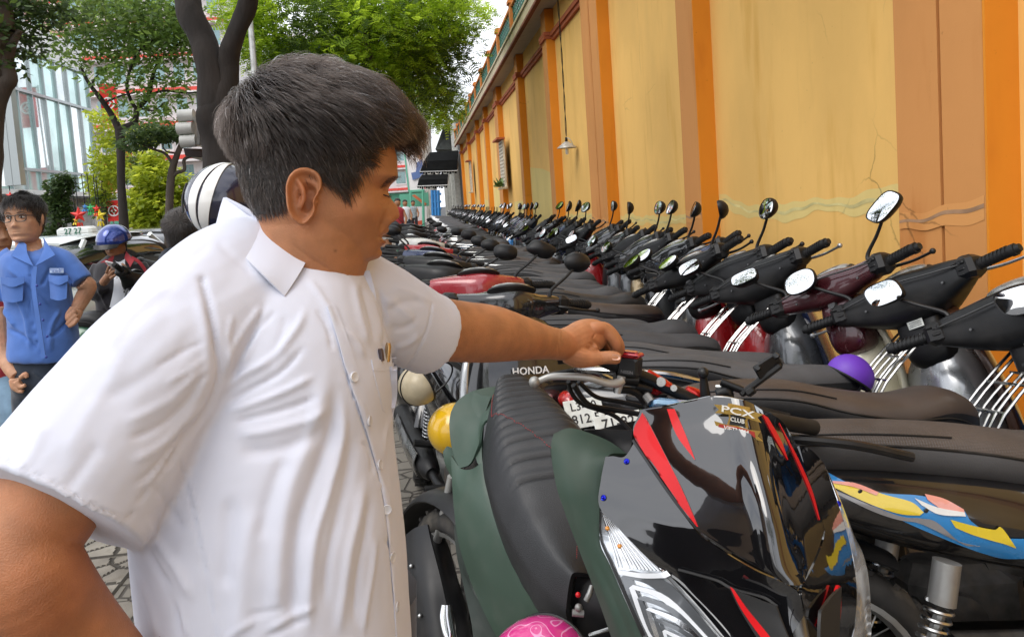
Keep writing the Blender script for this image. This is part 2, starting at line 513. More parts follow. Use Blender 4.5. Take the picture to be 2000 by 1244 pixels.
for (ya, yb, pts) in [(2.80, 3.35, [(2.8, 1.26), (3.0, 1.22), (3.35, 1.19)]), (5.93, 6.29, [(5.93, 1.20), (6.29, 1.16)]), (9.06, 9.94, [(9.06, 1.05), (9.94, 1.08)])]:
    band(ya, yb, pts, .05, .1515, m_pl, 'repair_band'); band(ya, yb, pts, .009, .1526, m_pk, 'crack_filler')
for (ya, yb, z0, z1) in [(13.05, 16.37, 1.78, 2.1), (16.85, 19.6, 1.3, 1.35), (21.85, 25.1, 1.5, 1.9), (25.65, 29.0, 1.3, 1.5)]:
    G = np.array([[[WX-.004, ya, z0], [WX-.004, (ya+yb)/2, z0+.5*(z1-z0)+.05], [WX-.004, yb, z1]], [[WX-.004, ya, .3], [WX-.004, (ya+yb)/2, .3], [WX-.004, yb, .3]]])
    wl('repair_patch', rawgrid(G), m_patch, smooth=False)
# vent window in the far pilaster
m_pale = mat('vent_block_pale', (.55, .50, .40), .8, var=.15, vscale=6)
m_darkhole = mat('vent_opening_dark', (.02, .018, .015), .9)
def vent(yc, w, z0, z1, nx, nz):
    f_ = thing('vent', None, None); f_.parent = wall; f_.location = (0, 0, 0)
    x = WX-.15
    gs = []
    sy = w/nx; sz = (z1-z0)/nz
    for i in range(nx+1): gs.append(box(x-.015-WX, yc-w/2+i*sy, (z0+z1)/2, .05, .06, z1-z0+.03))
    for k in range(nz+1): gs.append(box(x-.018-WX, yc, z0+k*sz, .046, w+.03, .045))
    obj('block_screen', merge(*gs), m_pale, f_, smooth=False)
    obj('opening', box(x+.004-WX, yc, (z0+z1)/2, .02, w, z1-z0), m_darkhole, f_, smooth=False)
    obj('hood', box(x-.09-WX, yc, z1+.06, .22, w+.25, .05), m_trim, f_, smooth=False)
    obj('sill', box(x-.06-WX, yc, z0-.04, .16, w+.15, .05), m_corn, f_, smooth=False)
vent(20.3, .95, 1.78, 3.0, 4, 13)
vent(33.4, .8, 1.9, 3.2, 3, 9)
# small plant on the sill
pl = thing('sill_plant', 'small green weed sprouting on the sill of the vent window in the yellow wall', 'plant', (WX-.3, 20.3, 1.78))
lv = []
for i in range(46):
    a = rnd.uniform(0, 2*PI); e = rnd.uniform(.1, 1.2); l = rnd.uniform(.12, .32)
    p0 = Vector((rnd.uniform(-.04, .04), rnd.uniform(-.3, .3), 0)); d = Vector((math.cos(a)*math.cos(e), math.sin(a)*math.cos(e), math.sin(e)))
    s = d.cross(Vector((0, 0, 1))).normalized()*l*.25
    lv.append((np.array([p0, p0+d*l*.5+s, p0+d*l, p0+d*l*.5-s]), [(0, 1, 2, 3)]))
tag(obj('leaves', merge(*lv), mat('weed_leaf', (.10, .17, .03), .5, var=.3), pl, smooth=False), kind='stuff')

# hanging lamp with conical shade
m_tin = mat('lamp_tin', (.42, .40, .36), .5, metal=.3, var=.25, vscale=20)
m_black = mat('black_plastic', (.009, .009, .010), .36, rvar=.2, spec=.35, dirt=(.05, .046, .042, .25))
lp = aty(1107, 287, 11.3)
lamp = thing('hanging_lamp', 'tin cone shade lamp hanging on a thin twisted cable against the yellow wall', 'lamp', tuple(lp))
obj('lamp_shade', lathe([(.02, .08), (.035, .075), (.15, -.01), (.153, -.02), (.145, -.014), (.03, .06), (.015, .065)], 28), m_tin, lamp)
obj('socket', lathe([(.001, .15), (.018, .145), (.022, .08), (.015, .07)], 12), m_black, lamp)
obj('bulb', lathe([(.018, .0), (.024, -.03), (.024, -.10), (.016, -.12), (.001, -.122)], 14), mat('bulb_glass_white', (.8, .8, .76), .25), lamp)
top = 4.60-lp[2]
cb = []
for s_ in (0, PI):
    zz = np.linspace(.16, top, 60)
    cb.append(tube(np.column_stack([.008*np.cos(zz*9+s_), .008*np.sin(zz*9+s_)+(-.05*np.sin((zz/top)*PI)), zz]), .006, 5))
obj('cable', merge(*cb), m_black, lamp)
obj('bracket', tube([(.0, 0, .14), (.04, -.07, .11), (.08, -.08, .03), (.06, -.02, .05)], .006, 6, k=5), m_tin, lamp)

# --------------------------------------------------------------- ground
m_soil = mat('ground_asphalt', (.055, .054, .053), .9, var=.2, vscale=3, bump=.3, bscale=200)
g = obj('ground', box(0, 100, -.30, 700, 700, .1), m_soil, smooth=False); tag(g, kind='structure')
road = obj('road', box(-9.2, 80, -.199, 8.6, 300, .1), mat('road_asphalt', (.065, .063, .06), .85, var=.25, vscale=2, bump=.35, bscale=260), smooth=False); tag(road, kind='structure')
pv = thing('pavement', None, None, (0, 0, 0)); tag(pv, kind='structure')
del pv['kind']; pv['kind'] = 'structure'
m_bed = mat('paver_joint_bed', (.05, .044, .036), .95, var=.25, vscale=6, bump=.3, bscale=80)
obj('joint_bed', box(-1.25, 60, -.075, 7.4, 150, .12), m_bed, pv, smooth=False)
m_paver = mat('paver_concrete', (.20, .18, .15), .82, var=.28, vscale=4.5, bump=.25, bscale=150, dirt=(.12, .10, .075, .7))
m_paver2 = mat('paver_concrete_pale', (.235, .215, .18), .82, var=.28, vscale=3.5, bump=.25, bscale=150, dirt=(.14, .12, .09, .7))
# one square paver carries nine fan-shaped stones with sunk joints between
TS = .40
def paver_mesh(seed):
    r_ = random.Random(seed)
    n = 44
    h = np.zeros((n+1, n+1)); X_, Y_ = np.meshgrid(np.linspace(0, 1, n+1), np.linspace(0, 1, n+1), indexing='ij')
    # curved cracks of a fan pattern: arcs round two corners, and spokes
    d1 = np.hypot(X_, Y_); d2 = np.hypot(X_-1, Y_-1)
    g1 = np.minimum.reduce([np.abs(d1-r0) for r0 in (.33, .66, 1.0)])
    g2 = np.where(d1 > 1.0, np.minimum.reduce([np.abs(d2-r0) for r0 in (.28, .5)]), 9)
    a1 = np.degrees(np.arctan2(Y_, X_+1e-9)); sp = np.minimum.reduce([np.abs(a1-q)*d1/57 for q in (30, 60)])
    sp = np.where((d1 > .33) & (d1 < 1), sp, 9)
    sp2 = np.where((d1 < .33), np.abs(a1-45)*d1/57, 9)
    g = np.minimum.reduce([g1, g2, sp, sp2])
    h = -np.where(g < .020, .006, 0)
    e = np.minimum.reduce([X_, 1-X_, Y_, 1-Y_]); h = np.where(e < .02, -.006, h)
    G = np.stack([(X_-.5)*(TS-.008), (Y_-.5)*(TS-.008), h], -1)
    v, f = rawgrid(G)
    v2, f2 = box(0, 0, -.015, TS-.009, TS-.009, .02)
    f = [q for q in f]
    return merge((v, f), (v2, f2))
pm = [mesh_of('paver', paver_mesh(s), m_paver if s else m_paver2, False) for s in (0, 1)]
for me in pm:          # soil lies in the sunk joints
    me.materials.append(m_bed)
    for p in me.polygons:
        if -.02 < p.center.z < -.0028 and p.normal.z > .1: p.material_index = 1
cnt = 0
for iy in range(4, 47):
    for ix in range(-12, 3):
        x = ix*TS+.1; y = iy*TS+.3
        P = projn([x, y, 0])
        if P[2] < .5: continue
        vis = (780 < P[0] < 905 and 520 < P[1] < 1330) or (P[0] < 330 and 930 < P[1] < 1400)
        if not vis or cnt > 280: continue
        o = link('paver', pm[(ix*7+iy*3) % 2], pv); cnt += 1
        o.location = (x, y, .0005+rnd.uniform(-.0012, .0012)); o.rotation_euler = (rnd.uniform(-.003, .003), rnd.uniform(-.003, .003), rnd.choice((0, PI/2, PI, -PI/2)))
# remaining pavement: one sheet whose joints go on in relief
def far_pavers():
    m = mat('paver_field', (.29, .268, .23), .85, var=.25, vscale=2.2)
    nt = m.node_tree; N = nt.nodes; L = nt.links
    tcn = N.new('ShaderNodeTexCoord'); bk = N.new('ShaderNodeTexBrick')
    bk.inputs['Scale'].default_value = 1; bk.inputs['Brick Width'].default_value = .4; bk.inputs['Row Height'].default_value = .4; bk.inputs['Mortar Size'].default_value = .012
    bk.offset = 0; bk.inputs['Color1'].default_value = (.21, .19, .16, 1); bk.inputs['Color2'].default_value = (.17, .155, .13, 1); bk.inputs['Mortar'].default_value = (.06, .052, .043, 1)
    vo = N.new('ShaderNodeTexVoronoi'); vo.feature = 'DISTANCE_TO_EDGE'; vo.inputs['Scale'].default_value = 7.5
    mr = N.new('ShaderNodeMapRange'); mr.inputs['From Min'].default_value = .02; mr.inputs['From Max'].default_value = .05; mm = N.new('ShaderNodeMix'); mm.data_type = 'RGBA'; mm.inputs[6].default_value = (.06, .052, .043, 1)
    bn = N.new('ShaderNodeBump'); bn.inputs['Distance'].default_value = .006
    L.new(tcn.outputs['Object'], bk.inputs['Vector']); L.new(tcn.outputs['Object'], vo.inputs['Vector']); L.new(vo.outputs['Distance'], mr.inputs['Value']); L.new(mr.outputs['Result'], mm.inputs[0]); L.new(bk.outputs['Color'], mm.inputs[7])
    L.new(mm.outputs[2], N['Principled BSDF'].inputs['Base Color']); L.new(mr.outputs['Result'], bn.inputs['Height']); L.new(bn.outputs['Normal'], N['Principled BSDF'].inputs['Normal'])
    return m
obj('paver_field', box(-1.25, 60, -.0125, 7.38, 149, .008), far_pavers(), pv, smooth=False)
kb = thing('kerb', None, None, (0, 0, 0)); tag(kb, kind='structure')
m_kerb = mat('kerb_concrete', (.36, .345, .31), .85, var=.2, vscale=4, bump=.25, bscale=100)
km = mesh_of('kerb_stone', box(0, 0, 0, .2, .985, .16, .012), m_kerb, False)
for i in range(40):
    o = link('kerb_stone', km, kb); o.location = (-5.06, 1+i*1.0, -.075)
obj('kerb_run', box(-5.06, 91, -.08, .2, 100, .15), m_kerb, kb, smooth=False)
# road paint
tag(obj('road_line', box(-9.4, 60, -.146, .12, 200, .008), mat('road_paint', (.7, .7, .66), .7, var=.2, vscale=8), smooth=False), kind='structure')
# ================================================================== MOTORBIKES (shared parts)
m_rub = mat('tyre_rubber', (.022, .021, .020), .8, var=.3, vscale=20, dirt=(.16, .14, .11, .5))
m_grip = mat('grip_rubber', (.009, .009, .0095), .45, rvar=.2, spec=.35, dirt=(.06, .055, .05, .25))
m_chrome = mat('chrome', (.50, .50, .49), .18, metal=1, rvar=.25)
m_steel = mat('grey_steel', (.34, .34, .33), .38, metal=.8, rvar=.25, dirt=(.14, .10, .06, .4))
m_alu = mat('cast_aluminium', (.46, .46, .44), .42, metal=.75, dirt=(.10, .09, .07, .5))
m_engine = mat('engine_grime', (.075, .07, .065), .6, metal=.4, var=.4, vscale=18, dirt=(.16, .12, .08, .5))
m_mirror = mat('mirror_glass', (.92, .93, .93), .015, metal=1)
m_glossblk = mat('gloss_black', (.010, .010, .011), .12, coat=1, rvar=.12, dirt=(.10, .09, .08, .12))
m_matblk = mat('matt_black_trim', (.009, .009, .0095), .36, rvar=.22, spec=.38, dirt=(.05, .045, .04, .25))
m_lens = mat('headlamp_lens', (.72, .74, .74), .07, metal=.55, coat=1, var=.35, vscale=38)
m_tail = mat('tail_lamp_red', (.42, .012, .01), .12, coat=1, var=.35, vscale=60)
m_amber = mat('amber_lens', (.75, .22, .02), .15, coat=1)
m_plate = mat('plate_white', (.66, .69, .66), .45, var=.12, vscale=20, dirt=(.3, .27, .2, .4))
m_ink = mat('plate_black_ink', (.012, .012, .014), .5)
m_gunmetal = mat('gunmetal', (.10, .10, .10), .4, metal=.7)
def seat_mat(name, col, rough=.6, tex=0):
    if name in MATS: return MATS[name]
    m = mat(name, col, rough, var=.18, vscale=5, bump=.12, bscale=420, rvar=.12, spec=.6, dirt=tuple(min(1, c*1.6+.01) for c in col)+(.3,))
    if tex:
        nt = m.node_tree; N = nt.nodes; L = nt.links
        tcn = N.new('ShaderNodeTexCoord'); vo = N.new('ShaderNodeTexVoronoi'); vo.inputs['Scale'].default_value = 170; vo.inputs['Randomness'].default_value = 0
        bn = N.new('ShaderNodeBump'); bn.inputs['Strength'].default_value = .8; bn.inputs['Distance'].default_value = .002
        L.new(tcn.outputs['Object'], vo.inputs['Vector']); L.new(vo.outputs['Distance'], bn.inputs['Height']); L.new(bn.outputs['Normal'], N['Principled BSDF'].inputs['Normal'])
    return m
SEATM = [seat_mat('seat_vinyl_charcoal', (.036, .036, .039)), seat_mat('seat_vinyl_worn_brown', (.046, .033, .027), .45), seat_mat('seat_vinyl_black', (.013, .013, .014), .42), seat_mat('seat_vinyl_grey', (.055, .055, .058)), seat_mat('seat_vinyl_textured', (.056, .043, .036), .58, 1)]
def paint(name, col, metal=.0): return mat('paint_'+name, col, .22, metal=metal, coat=1, rvar=.12, var=.06, vscale=3, dirt=tuple(min(1, c*.6+.06) for c in col)+(.18,))
PNT = dict(black=m_glossblk, matt=m_matblk, red=paint('red', (.36, .012, .016)), crimson=paint('crimson', (.30, .02, .03)), white=paint('white', (.66, .65, .60)),
           cream=paint('cream', (.62, .58, .44)), navy=paint('navy', (.012, .022, .075), .3), blue=paint('blue', (.01, .17, .46), .2), silver=paint('silver', (.36, .37, .38), .7),
           grey=paint('grey', (.10, .105, .11), .5), maroon=paint('maroon', (.06, .010, .014), .3), gold=paint('gold', (.40, .29, .15), .6), green=paint('green', (.02, .10, .05), .2), brown=paint('brown', (.12, .05, .025), .4))

AX0 = np.array([.36, 0, .92]); RAKE = R(27)
AXD = np.array([-math.sin(RAKE), 0, math.cos(RAKE)])
FWX, RWX, WR = .62, -.60, .275           # axles, wheel radius
def steerM(deg):
    return T(*AX0) @ Matrix.Rotation(R(deg), 4, Vector(AXD)) @ T(*(-AX0))
def crescent(z, x_f, x_b, w, kf, kb_, n=12, e=2.0):
    y = np.linspace(-1, 1, n)*w
    fr = np.column_stack([x_f-kf*np.abs(y/w)**e, y, np.full(n, z)])
    bk = np.column_stack([x_b-kb_*np.abs(y[::-1]/w)**e, y[::-1], np.full(n, z)])
    bk[0, 0] = fr[-1, 0]-.008; bk[-1, 0] = fr[0, 0]-.008
    return np.concatenate([fr, bk])
def splrows(rows, k=4): return cat(np.array(rows, float), k)
def yloft(rows, n=16, e=2.4, k=4):
    """rows (y, xc, zc, half_x, half_z) -> body along Y"""
    A = splrows(rows, k); t = np.arange(n)*2*PI/n; c, s = np.cos(t), np.sin(t)
    rr = []
    for y, xc, zc, hx, hz in A:
        rr.append(np.column_stack([xc+np.sign(c)*np.abs(c)**(2/e)*max(hx, 1e-3), np.full(n, y), zc+np.sign(s)*np.abs(s)**(2/e)*max(hz, 1e-3)]))
    return loft(rr)
def torus(R_, r, nu=36, nv=10, c=(0, 0, 0), flat=1.0):
    vs = []
    for i in range(nu):
        a = 2*PI*i/nu
        for j in range(nv):
            b = 2*PI*j/nv
            rr = R_+r*math.cos(b)
            vs.append([c[0]+rr*math.cos(a), c[1]+r*flat*math.sin(b), c[2]+rr*math.sin(a)])
    f = [(i*nv+j, i*nv+(j+1) % nv, ((i+1) % nu)*nv+(j+1) % nv, ((i+1) % nu)*nv+j) for i in range(nu) for j in range(nv)]
    return np.array(vs), f
def g_tyre(w=.038):
    g = [torus(WR-w, w, 40, 10, flat=1.05)]
    for i in range(54):
        a = 2*PI*i/54
        M = rot('Y', -math.degrees(a))
        g.append(xf(box(WR-.003, (.012 if i % 2 else -.012), 0, .010, .026, .014), M))
    return merge(*g)
def g_rim():
    return lathe_y([(WR-.075, -.03), (WR-.062, -.032), (WR-.066, -.018), (WR-.078, 0), (WR-.066, .018), (WR-.062, .032), (WR-.075, .03), (WR-.086, 0), (WR-.075, -.03)], 40)
def lathe_y(prof, n=24):
    v, f = lathe(prof, n); v = v[:, [0, 2, 1]]
    return v, [tuple(reversed(q)) for q in f]
def g_spokes(nsp=28):
    g = [lathe_y([(.001, -.05), (.04, -.045), (.045, -.03), (.03, -.02), (.03, .02), (.045, .03), (.04, .045), (.001, .05)], 16)]
    for i in range(nsp):
        a = 2*PI*i/nsp; b = a+(.45 if i % 2 else -.45); s = .03 if (i//2) % 2 else -.03
        g.append(tube([(.042*math.cos(b), s, .042*math.sin(b)), ((WR-.078)*math.cos(a), 0, (WR-.078)*math.sin(a))], .0022, 4))
    return merge(*g)
def g_cast():
    g = [lathe_y([(.001, -.05), (.05, -.045), (.06, -.03), (.05, .03), (.045, .045), (.001, .05)], 18)]
    for i in range(5):
        for s in (-.16, .16):
            a = 2*PI*i/5
            g.append(tube([(.05*math.cos(a), 0, .05*math.sin(a)), ((WR-.08)*math.cos(a+s), 0, (WR-.08)*math.sin(a+s))], [.014, .010], 6))
    return merge(*g)
def g_arc(R_, w, a0, a1, cx, cz, th=.006, n=14, lip=.02, k=8):
    """mudguard: strip of arc with turned down lips"""
    rows = []
    for i in range(n):
        a = R(a0+(a1-a0)*i/(n-1))
        rows.append([(cx+(R_-lip*(abs(s)**3))*math.cos(a), w*s, cz+(R_-lip*(abs(s)**3))*math.sin(a)) for s in np.linspace(-1, 1, k)])
    return patch(rows, 1, 1, th)
def g_spring(p0, p1, r=.026, turns=11, w=.0045):
    p0 = np.array(p0, float); p1 = np.array(p1, float); d = p1-p0; Ln = np.linalg.norm(d); d /= Ln
    u = np.cross(d, [0, 1, 0]); u /= np.linalg.norm(u); v = np.cross(d, u)
    t = np.linspace(0, 1, turns*12)
    path = p0+np.outer(t*Ln, d)+r*(np.cos(t*turns*2*PI)[:, None]*u+np.sin(t*turns*2*PI)[:, None]*v)
    return tube(path, w, 6)
def g_seat(style):
    if style == 0:      # long flat underbone seat with slight dip
        rows = [(-.72, .815, .01, .008), (-.71, .815, .085, .03), (-.66, .815, .105, .048), (-.48, .81, .115, .052), (-.28, .79, .122, .055), (-.12, .765, .120, .055), (.00, .76, .105, .052), (.075, .745, .080, .042), (.105, .735, .01, .010)]
    elif style == 1:    # stepped scooter seat
        rows = [(-.70, .845, .01, .008), (-.68, .845, .08, .028), (-.58, .84, .115, .05), (-.40, .825, .13, .060), (-.25, .785, .135, .065), (-.10, .765, .138, .062), (.02, .775, .122, .064), (.10, .755, .085, .050), (.13, .74, .01, .012)]
    else:               # sculpted, narrow nose
        rows = [(-.72, .85, .01, .008), (-.70, .85, .07, .026), (-.60, .845, .10, .048), (-.44, .83, .118, .055), (-.30, .79, .128, .066), (-.15, .77, .122, .062), (-.02, .765, .098, .056), (.07, .76, .068, .046), (.11, .748, .01, .012)]
    A = cat(np.array(rows), 5)
    rr = []
    n = 28; t = np.arange(n)*2*PI/n; c, s = np.cos(t), np.sin(t)
    for x, z, a, b in A:
        a = max(a, .002); b = max(b, .002)
        y = np.sign(c)*np.abs(c)**(.72)*a*.9; zz = np.sign(s)*np.abs(s)**(.80)*b
        zz = np.where(s > 0, zz*.8+.012*(1-(y/a)**2)*(b/.05), zz*1.2)
        y = np.where(s < 0, y*(1+.12*s), y)
        rr.append(np.column_stack([np.full(n, x), y, z+zz]))
    return loft(rr)
def g_welt(style):
    """piping sewn along the seat: follows the seat's own surface from the tail to the nose"""
    v = g_seat(style)[0].reshape(-1, 28, 3); n = len(v); gs = []
    for (j0, j1, a, b) in ((1, 26, .06, .93), (3, 3, .10, .50)):
        for sg in (0, 1):
            p = []
            for i in range(int(n*a), int(n*b)):
                t = min(1, max(0, (i/n-a)/(b-a))); j = (j0+((j1-28-j0) if j1 > 14 else (j1-j0))*t**2.5)
                j = j if sg == 0 else 14-j
                k0 = int(math.floor(j)); w = j-k0; q = v[i, k0 % 28]*(1-w)+v[i, (k0+1) % 28]*w
                c = v[i].mean(0); d = q-c; p.append(q+d/np.linalg.norm(d)*.0012)
            gs.append(tube(p, .0036 if j0 == 1 else .0026, 6))
    return merge(*gs)
def g_seatside(style):
    """smooth side panels of the cover, sewn on below the piping"""
    v = g_seat(style)[0].reshape(-1, 28, 3); n = len(v); out = []
    for js in (list(range(24, 30)), list(range(18, 12, -1))):
        G = np.zeros((int(n*.93)-int(n*.05), len(js), 3))
        for a, i in enumerate(range(int(n*.05), int(n*.93))):
            c = v[i].mean(0); t = min(1, max(0, (i/n-.05)/.88))
            for b_, j in enumerate(js):
                jj = j if b_ < len(js)-1 else j-(3.2*t**2.5 if js[0] == 24 else -3.2*t**2.5)
                k0 = int(math.floor(jj)); w = jj-k0; q = v[i, k0 % 28]*(1-w)+v[i, (k0+1) % 28]*w; d = q-c; G[a, b_] = q+d/np.linalg.norm(d)*.0018
        g_ = rawgrid(G); out.append(g_ if js[0] == 24 else (g_[0], [tuple(reversed(q)) for q in g_[1]]))
    return merge(*out)
def g_tailbody(kind):
    if kind == 's':
        rows = [(-.86, .77, .03, .02), (-.80, .765, .09, .055), (-.66, .73, .135, .10), (-.45, .68, .155, .14), (-.22, .64, .165, .16), (0, .60, .15, .16), (.12, .55, .12, .15), (.20, .50, .10, .13), (.22, .48, .02, .05)]
    else:
        rows = [(-.88, .76, .02, .014), (-.80, .75, .07, .04), (-.62, .72, .105, .07), (-.40, .675, .12, .10), (-.15, .63, .12, .11), (.05, .57, .09, .10), (.18, .54, .06, .08), (.30, .60, .045, .07), (.38, .75, .04, .06)]
    return sloft(rows, 22, 2.3, 4)
def g_legshield(kind, inner=False):
    rows = []
    if kind == 's':
        spec_ = [(.30, .50, .40, .17, .10), (.36, .56, .46, .20, .10), (.48, .60, .52, .225, .10), (.62, .585, .52, .225, .11), (.76, .545, .49, .21, .10), (.88, .50, .44, .175, .08), (.97, .455, .40, .12, .05), (1.0, .42, .40, .06, .02)]
    else:
        spec_ = [(.34, .46, .42, .12, .08), (.42, .50, .45, .20, .10), (.54, .52, .475, .225, .10), (.68, .52, .475, .215, .10), (.80, .50, .455, .18, .08), (.90, .465, .42, .13, .06), (.97, .43, .39, .07, .02)]
    A = cat(np.array(spec_), 4)
    return loft([crescent(a[0], a[1], a[2], a[3], a[4], a[4]*.75, 14) for a in A])
def g_innerbox(kind):
    w = .165 if kind == 's' else .095
    rows = [(.38, .33, .46, w*.8), (.50, .32, .50, w), (.64, .32, .50, w), (.76, .33, .48, w*.85), (.84, .34, .46, w*.55), (.90, .33, .42, w*.35)]
    A = cat(np.array(rows), 4); rr = []
    n = 18; t = np.arange(n)*2*PI/n; c, s = np.cos(t), np.sin(t)
    for z, x0, x1, w_ in A:
        rr.append(np.column_stack([(x0+x1)/2+np.sign(c)*np.abs(c)**.8*(x1-x0)/2*1.3, np.sign(s)*np.abs(s)**.7*w_, np.full(n, z)]))
    return loft(rr)
def g_barcover(style):
    if style == 0:
        rows = [(-.235, .285, 1.035, .025, .026), (-.20, .29, 1.035, .034, .034), (-.12, .31, 1.03, .05, .045), (-.05, .33, 1.03, .075, .062), (0, .335, 1.03, .08, .066), (.05, .33, 1.03, .075, .062), (.12, .31, 1.03, .05, .045), (.20, .29, 1.035, .034, .034), (.235, .285, 1.035, .025, .026)]
    else:
        rows = [(-.235, .285, 1.03, .026, .028), (-.20, .295, 1.03, .045, .045), (-.12, .325, 1.02, .075, .07), (-.05, .345, 1.015, .10, .085), (0, .35, 1.015, .105, .09), (.05, .345, 1.015, .10, .085), (.12, .325, 1.02, .075, .07), (.20, .295, 1.03, .045, .045), (.235, .285, 1.03, .026, .028)]
    g = yloft(rows, 26, 3.4, 4)
    neck = yloft([(-.075, .345, .90, .03, .05), (-.06, .345, .90, .055, .10), (0, .345, .895, .065, .115), (.06, .345, .90, .055, .10), (.075, .345, .90, .03, .05)], 20, 3.5, 3)
    return merge(g, neck)
def g_dash(style):
    """instrument pod with clear domed window and a raised visor lip"""
    x0, z0 = (.335, 1.085) if style == 0 else (.345, 1.095)
    M = T(x0-.01, 0, z0) @ rot('Y', -28)
    return xf(ell((0, 0, 0), (.055, .10, .02), 24, 8), M), xf(ell((0, 0, .010), (.043, .084, .019), 24, 8), M)
def g_grip(s):
    g = [tube([(.285, s*.235, 1.035), (.262, s*.36, 1.032)], .0165, 12)]
    for i in range(9):
        t = .1+.8*i/8
        c = np.array([.285+(.262-.285)*t, s*(.235+.125*t), 1.0347])
        g.append(tube([c-np.array([-.0004, s*.0022, 0])*1, c+np.array([-.0004, s*.0022, 0])], .0188, 12))
    g.append(tube([(.262, s*.358, 1.032), (.260, s*.372, 1.032)], [.019, .019], 12))
    g.append(tube([(.260, s*.372, 1.032), (.2585, s*.385, 1.032)], [.014, .012], 12))
    return merge(*g)
def g_switch(s):
    M = T(.282, s*.222, 1.036) @ rot('Z', s*10)
    return merge(xf(box(0, .004*s, 0, .078, .066, .072, .014), M), xf(box(-.040, -.012, .014, .010, .012, .012, .003), M), xf(box(-.040, .016, .016, .010, .020, .006, .003), M), xf(box(-.036, 0, .012, .012, .018, .010, .003), M), xf(box(-.036, .0, -.006, .012, .026, .010, .003), M), xf(box(-.034, 0, -.022, .012, .014, .009, .003), M))
def g_lever(s):
    return merge(tube([(.305, s*.20, 1.03), (.335, s*.235, 1.028), (.335, s*.30, 1.02), (.315, s*.37, 1.015), (.312, s*.385, 1.016)], [.009, .008, .0065, .006, .008], 8, k=5, flat=.8), ell((.311, s*.39, 1.016), (.010, .010, .010), 10, 6))
def g_mstem(s):
    return tube([(.285, s*.185, 1.06), (.285, s*.19, 1.09), (.275, s*.25, 1.135), (.255, s*.31, 1.182)], [.011, .007, .006, .006], 8, k=5)
MIRC = lambda s: (.245, s*.325, 1.200)
def g_mirror(shape):
    """shell and glass in their own frame: glass faces -X, long axis along Y"""
    n = 28; t = np.arange(n)*2*PI/n; c, s = np.cos(t), np.sin(t)
    if shape == 0: e, a, b = 1.0, .062, .040        # oval
    elif shape == 1: e, a, b = .62, .064, .039      # rounded rectangle
    else: e, a, b = .80, .066, .044
    y = np.sign(c)*np.abs(c)**e*a; z = np.sign(s)*np.abs(s)**e*b
    if shape == 1: y = y + z*.35
    def ring(x, k): return np.column_stack([np.full(n, x), y*k, z*k])
    shell = loft([ring(-.008, .965), ring(-.011, 1.0), ring(-.002, 1.03), ring(.012, .93), ring(.026, .66), ring(.034, .30), ring(.035, .02)])
    glass = loft([ring(-.0075, .95), ring(-.0088, .94), ring(-.0105, .5), ring(-.011, .02)])
    return shell, glass
def g_exhaust():
    return merge(tube([(-.02, -.08, .22), (-.10, -.16, .22), (-.22, -.175, .24)], .018, 10, k=4), tube([(-.22, -.175, .24), (-.30, -.18, .255), (-.70, -.19, .335), (-.84, -.19, .355), (-.86, -.19, .36)], [.03, .05, .055, .048, .03], 16, k=3))
def g_heat():
    return patch([[(-.30, -.225, .21), (-.30, -.24, .26), (-.30, -.225, .31)], [(-.5, -.235, .24), (-.5, -.252, .30), (-.5, -.235, .345)], [(-.72, -.235, .29), (-.72, -.25, .34), (-.72, -.235, .385)]], 3, 4, .004)
def g_engine():
    return merge(box(.02, 0, .28, .30, .20, .20, .04), xf(tube([(0, 0, 0), (.24, 0, .05)], [.075, .065], 14), T(.08, 0, .36)), box(-.30, .085, .30, .50, .06, .12, .03), lathe_y2((.0, .12, .27), .085, .05), lathe_y2((-.05, -.12, .26), .075, .05), tube([(-.40, -.05, .30), (-.60, -.09, .275)], .025, 8),
                 box(.05, 0, .18, .22, .16, .05, .015))
def lathe_y2(c, r, h):
    return mv(lathe_y([(.001, -h/2), (r, -h/2), (r*1.04, 0), (r, h/2), (.001, h/2)], 18), *c)
def g_fork():
    gs = []
    for s in (-1, 1):
        top = AX0+np.array([-.02, s*.075, -.22]); 
        gs.append(tube([(.415, s*.075, .78), (.52, s*.075, .50)], .016, 10)); gs.append(tube([(.52, s*.075, .50), (.625, s*.07, .275)], .022, 10))
    gs.append(tube([(.43, -.09, .76), (.43, .09, .76)], .02, 8)); gs.append(tube([(.36, 0, .95), (.43, 0, .76)], .022, 8))
    return merge(*gs)
def g_grab():
    p = [(-.42, -.13, .80), (-.55, -.145, .835), (-.72, -.12, .855), (-.80, -.05, .86), (-.80, .05, .86), (-.72, .12, .855), (-.55, .145, .835), (-.42, .13, .80)]
    return merge(tube(p, .0105, 8, k=4), tube([(-.76, -.09, .857), (-.66, -.07, .80)], .008, 6), tube([(-.76, .09, .857), (-.66, .07, .80)], .008, 6))
def g_rack():
    """chrome wire basket between seat and leg shield, rising towards the steering neck"""
    gs = []
    for y in (-.09, -.055, .055, .09): gs.append(tube([(.11, y, .66), (.16, y, .76), (.31, y, .905), (.35, y, .925)], .0045, 6, k=3))
    for y in (-.02, .02): gs.append(tube([(.13, y, .70), (.18, y, .775), (.27, y, .86)], .004, 6, k=3))
    for x, z, w in ((.11, .66, .09), (.165, .765, .09), (.235, .833, .09), (.27, .86, .03), (.35, .925, .09)): gs.append(tube([(x, -w, z), (x, w, z)], .0045, 6))
    gs.append(tube([(.35, .06, .925), (.39, .05, .93), (.42, 0, .88)], .004, 6, k=3))
    return merge(*gs)
def g_stand():
    return merge(tube([(.10, .09, .24), (.04, .22, .02)], .011, 8), tube([(.04, .22, .018), (-.02, .25, .012)], .012, 6), tube([(-.12, -.10, .22), (-.20, -.13, .06), (-.20, .13, .06), (-.12, .10, .22)], .012, 8))
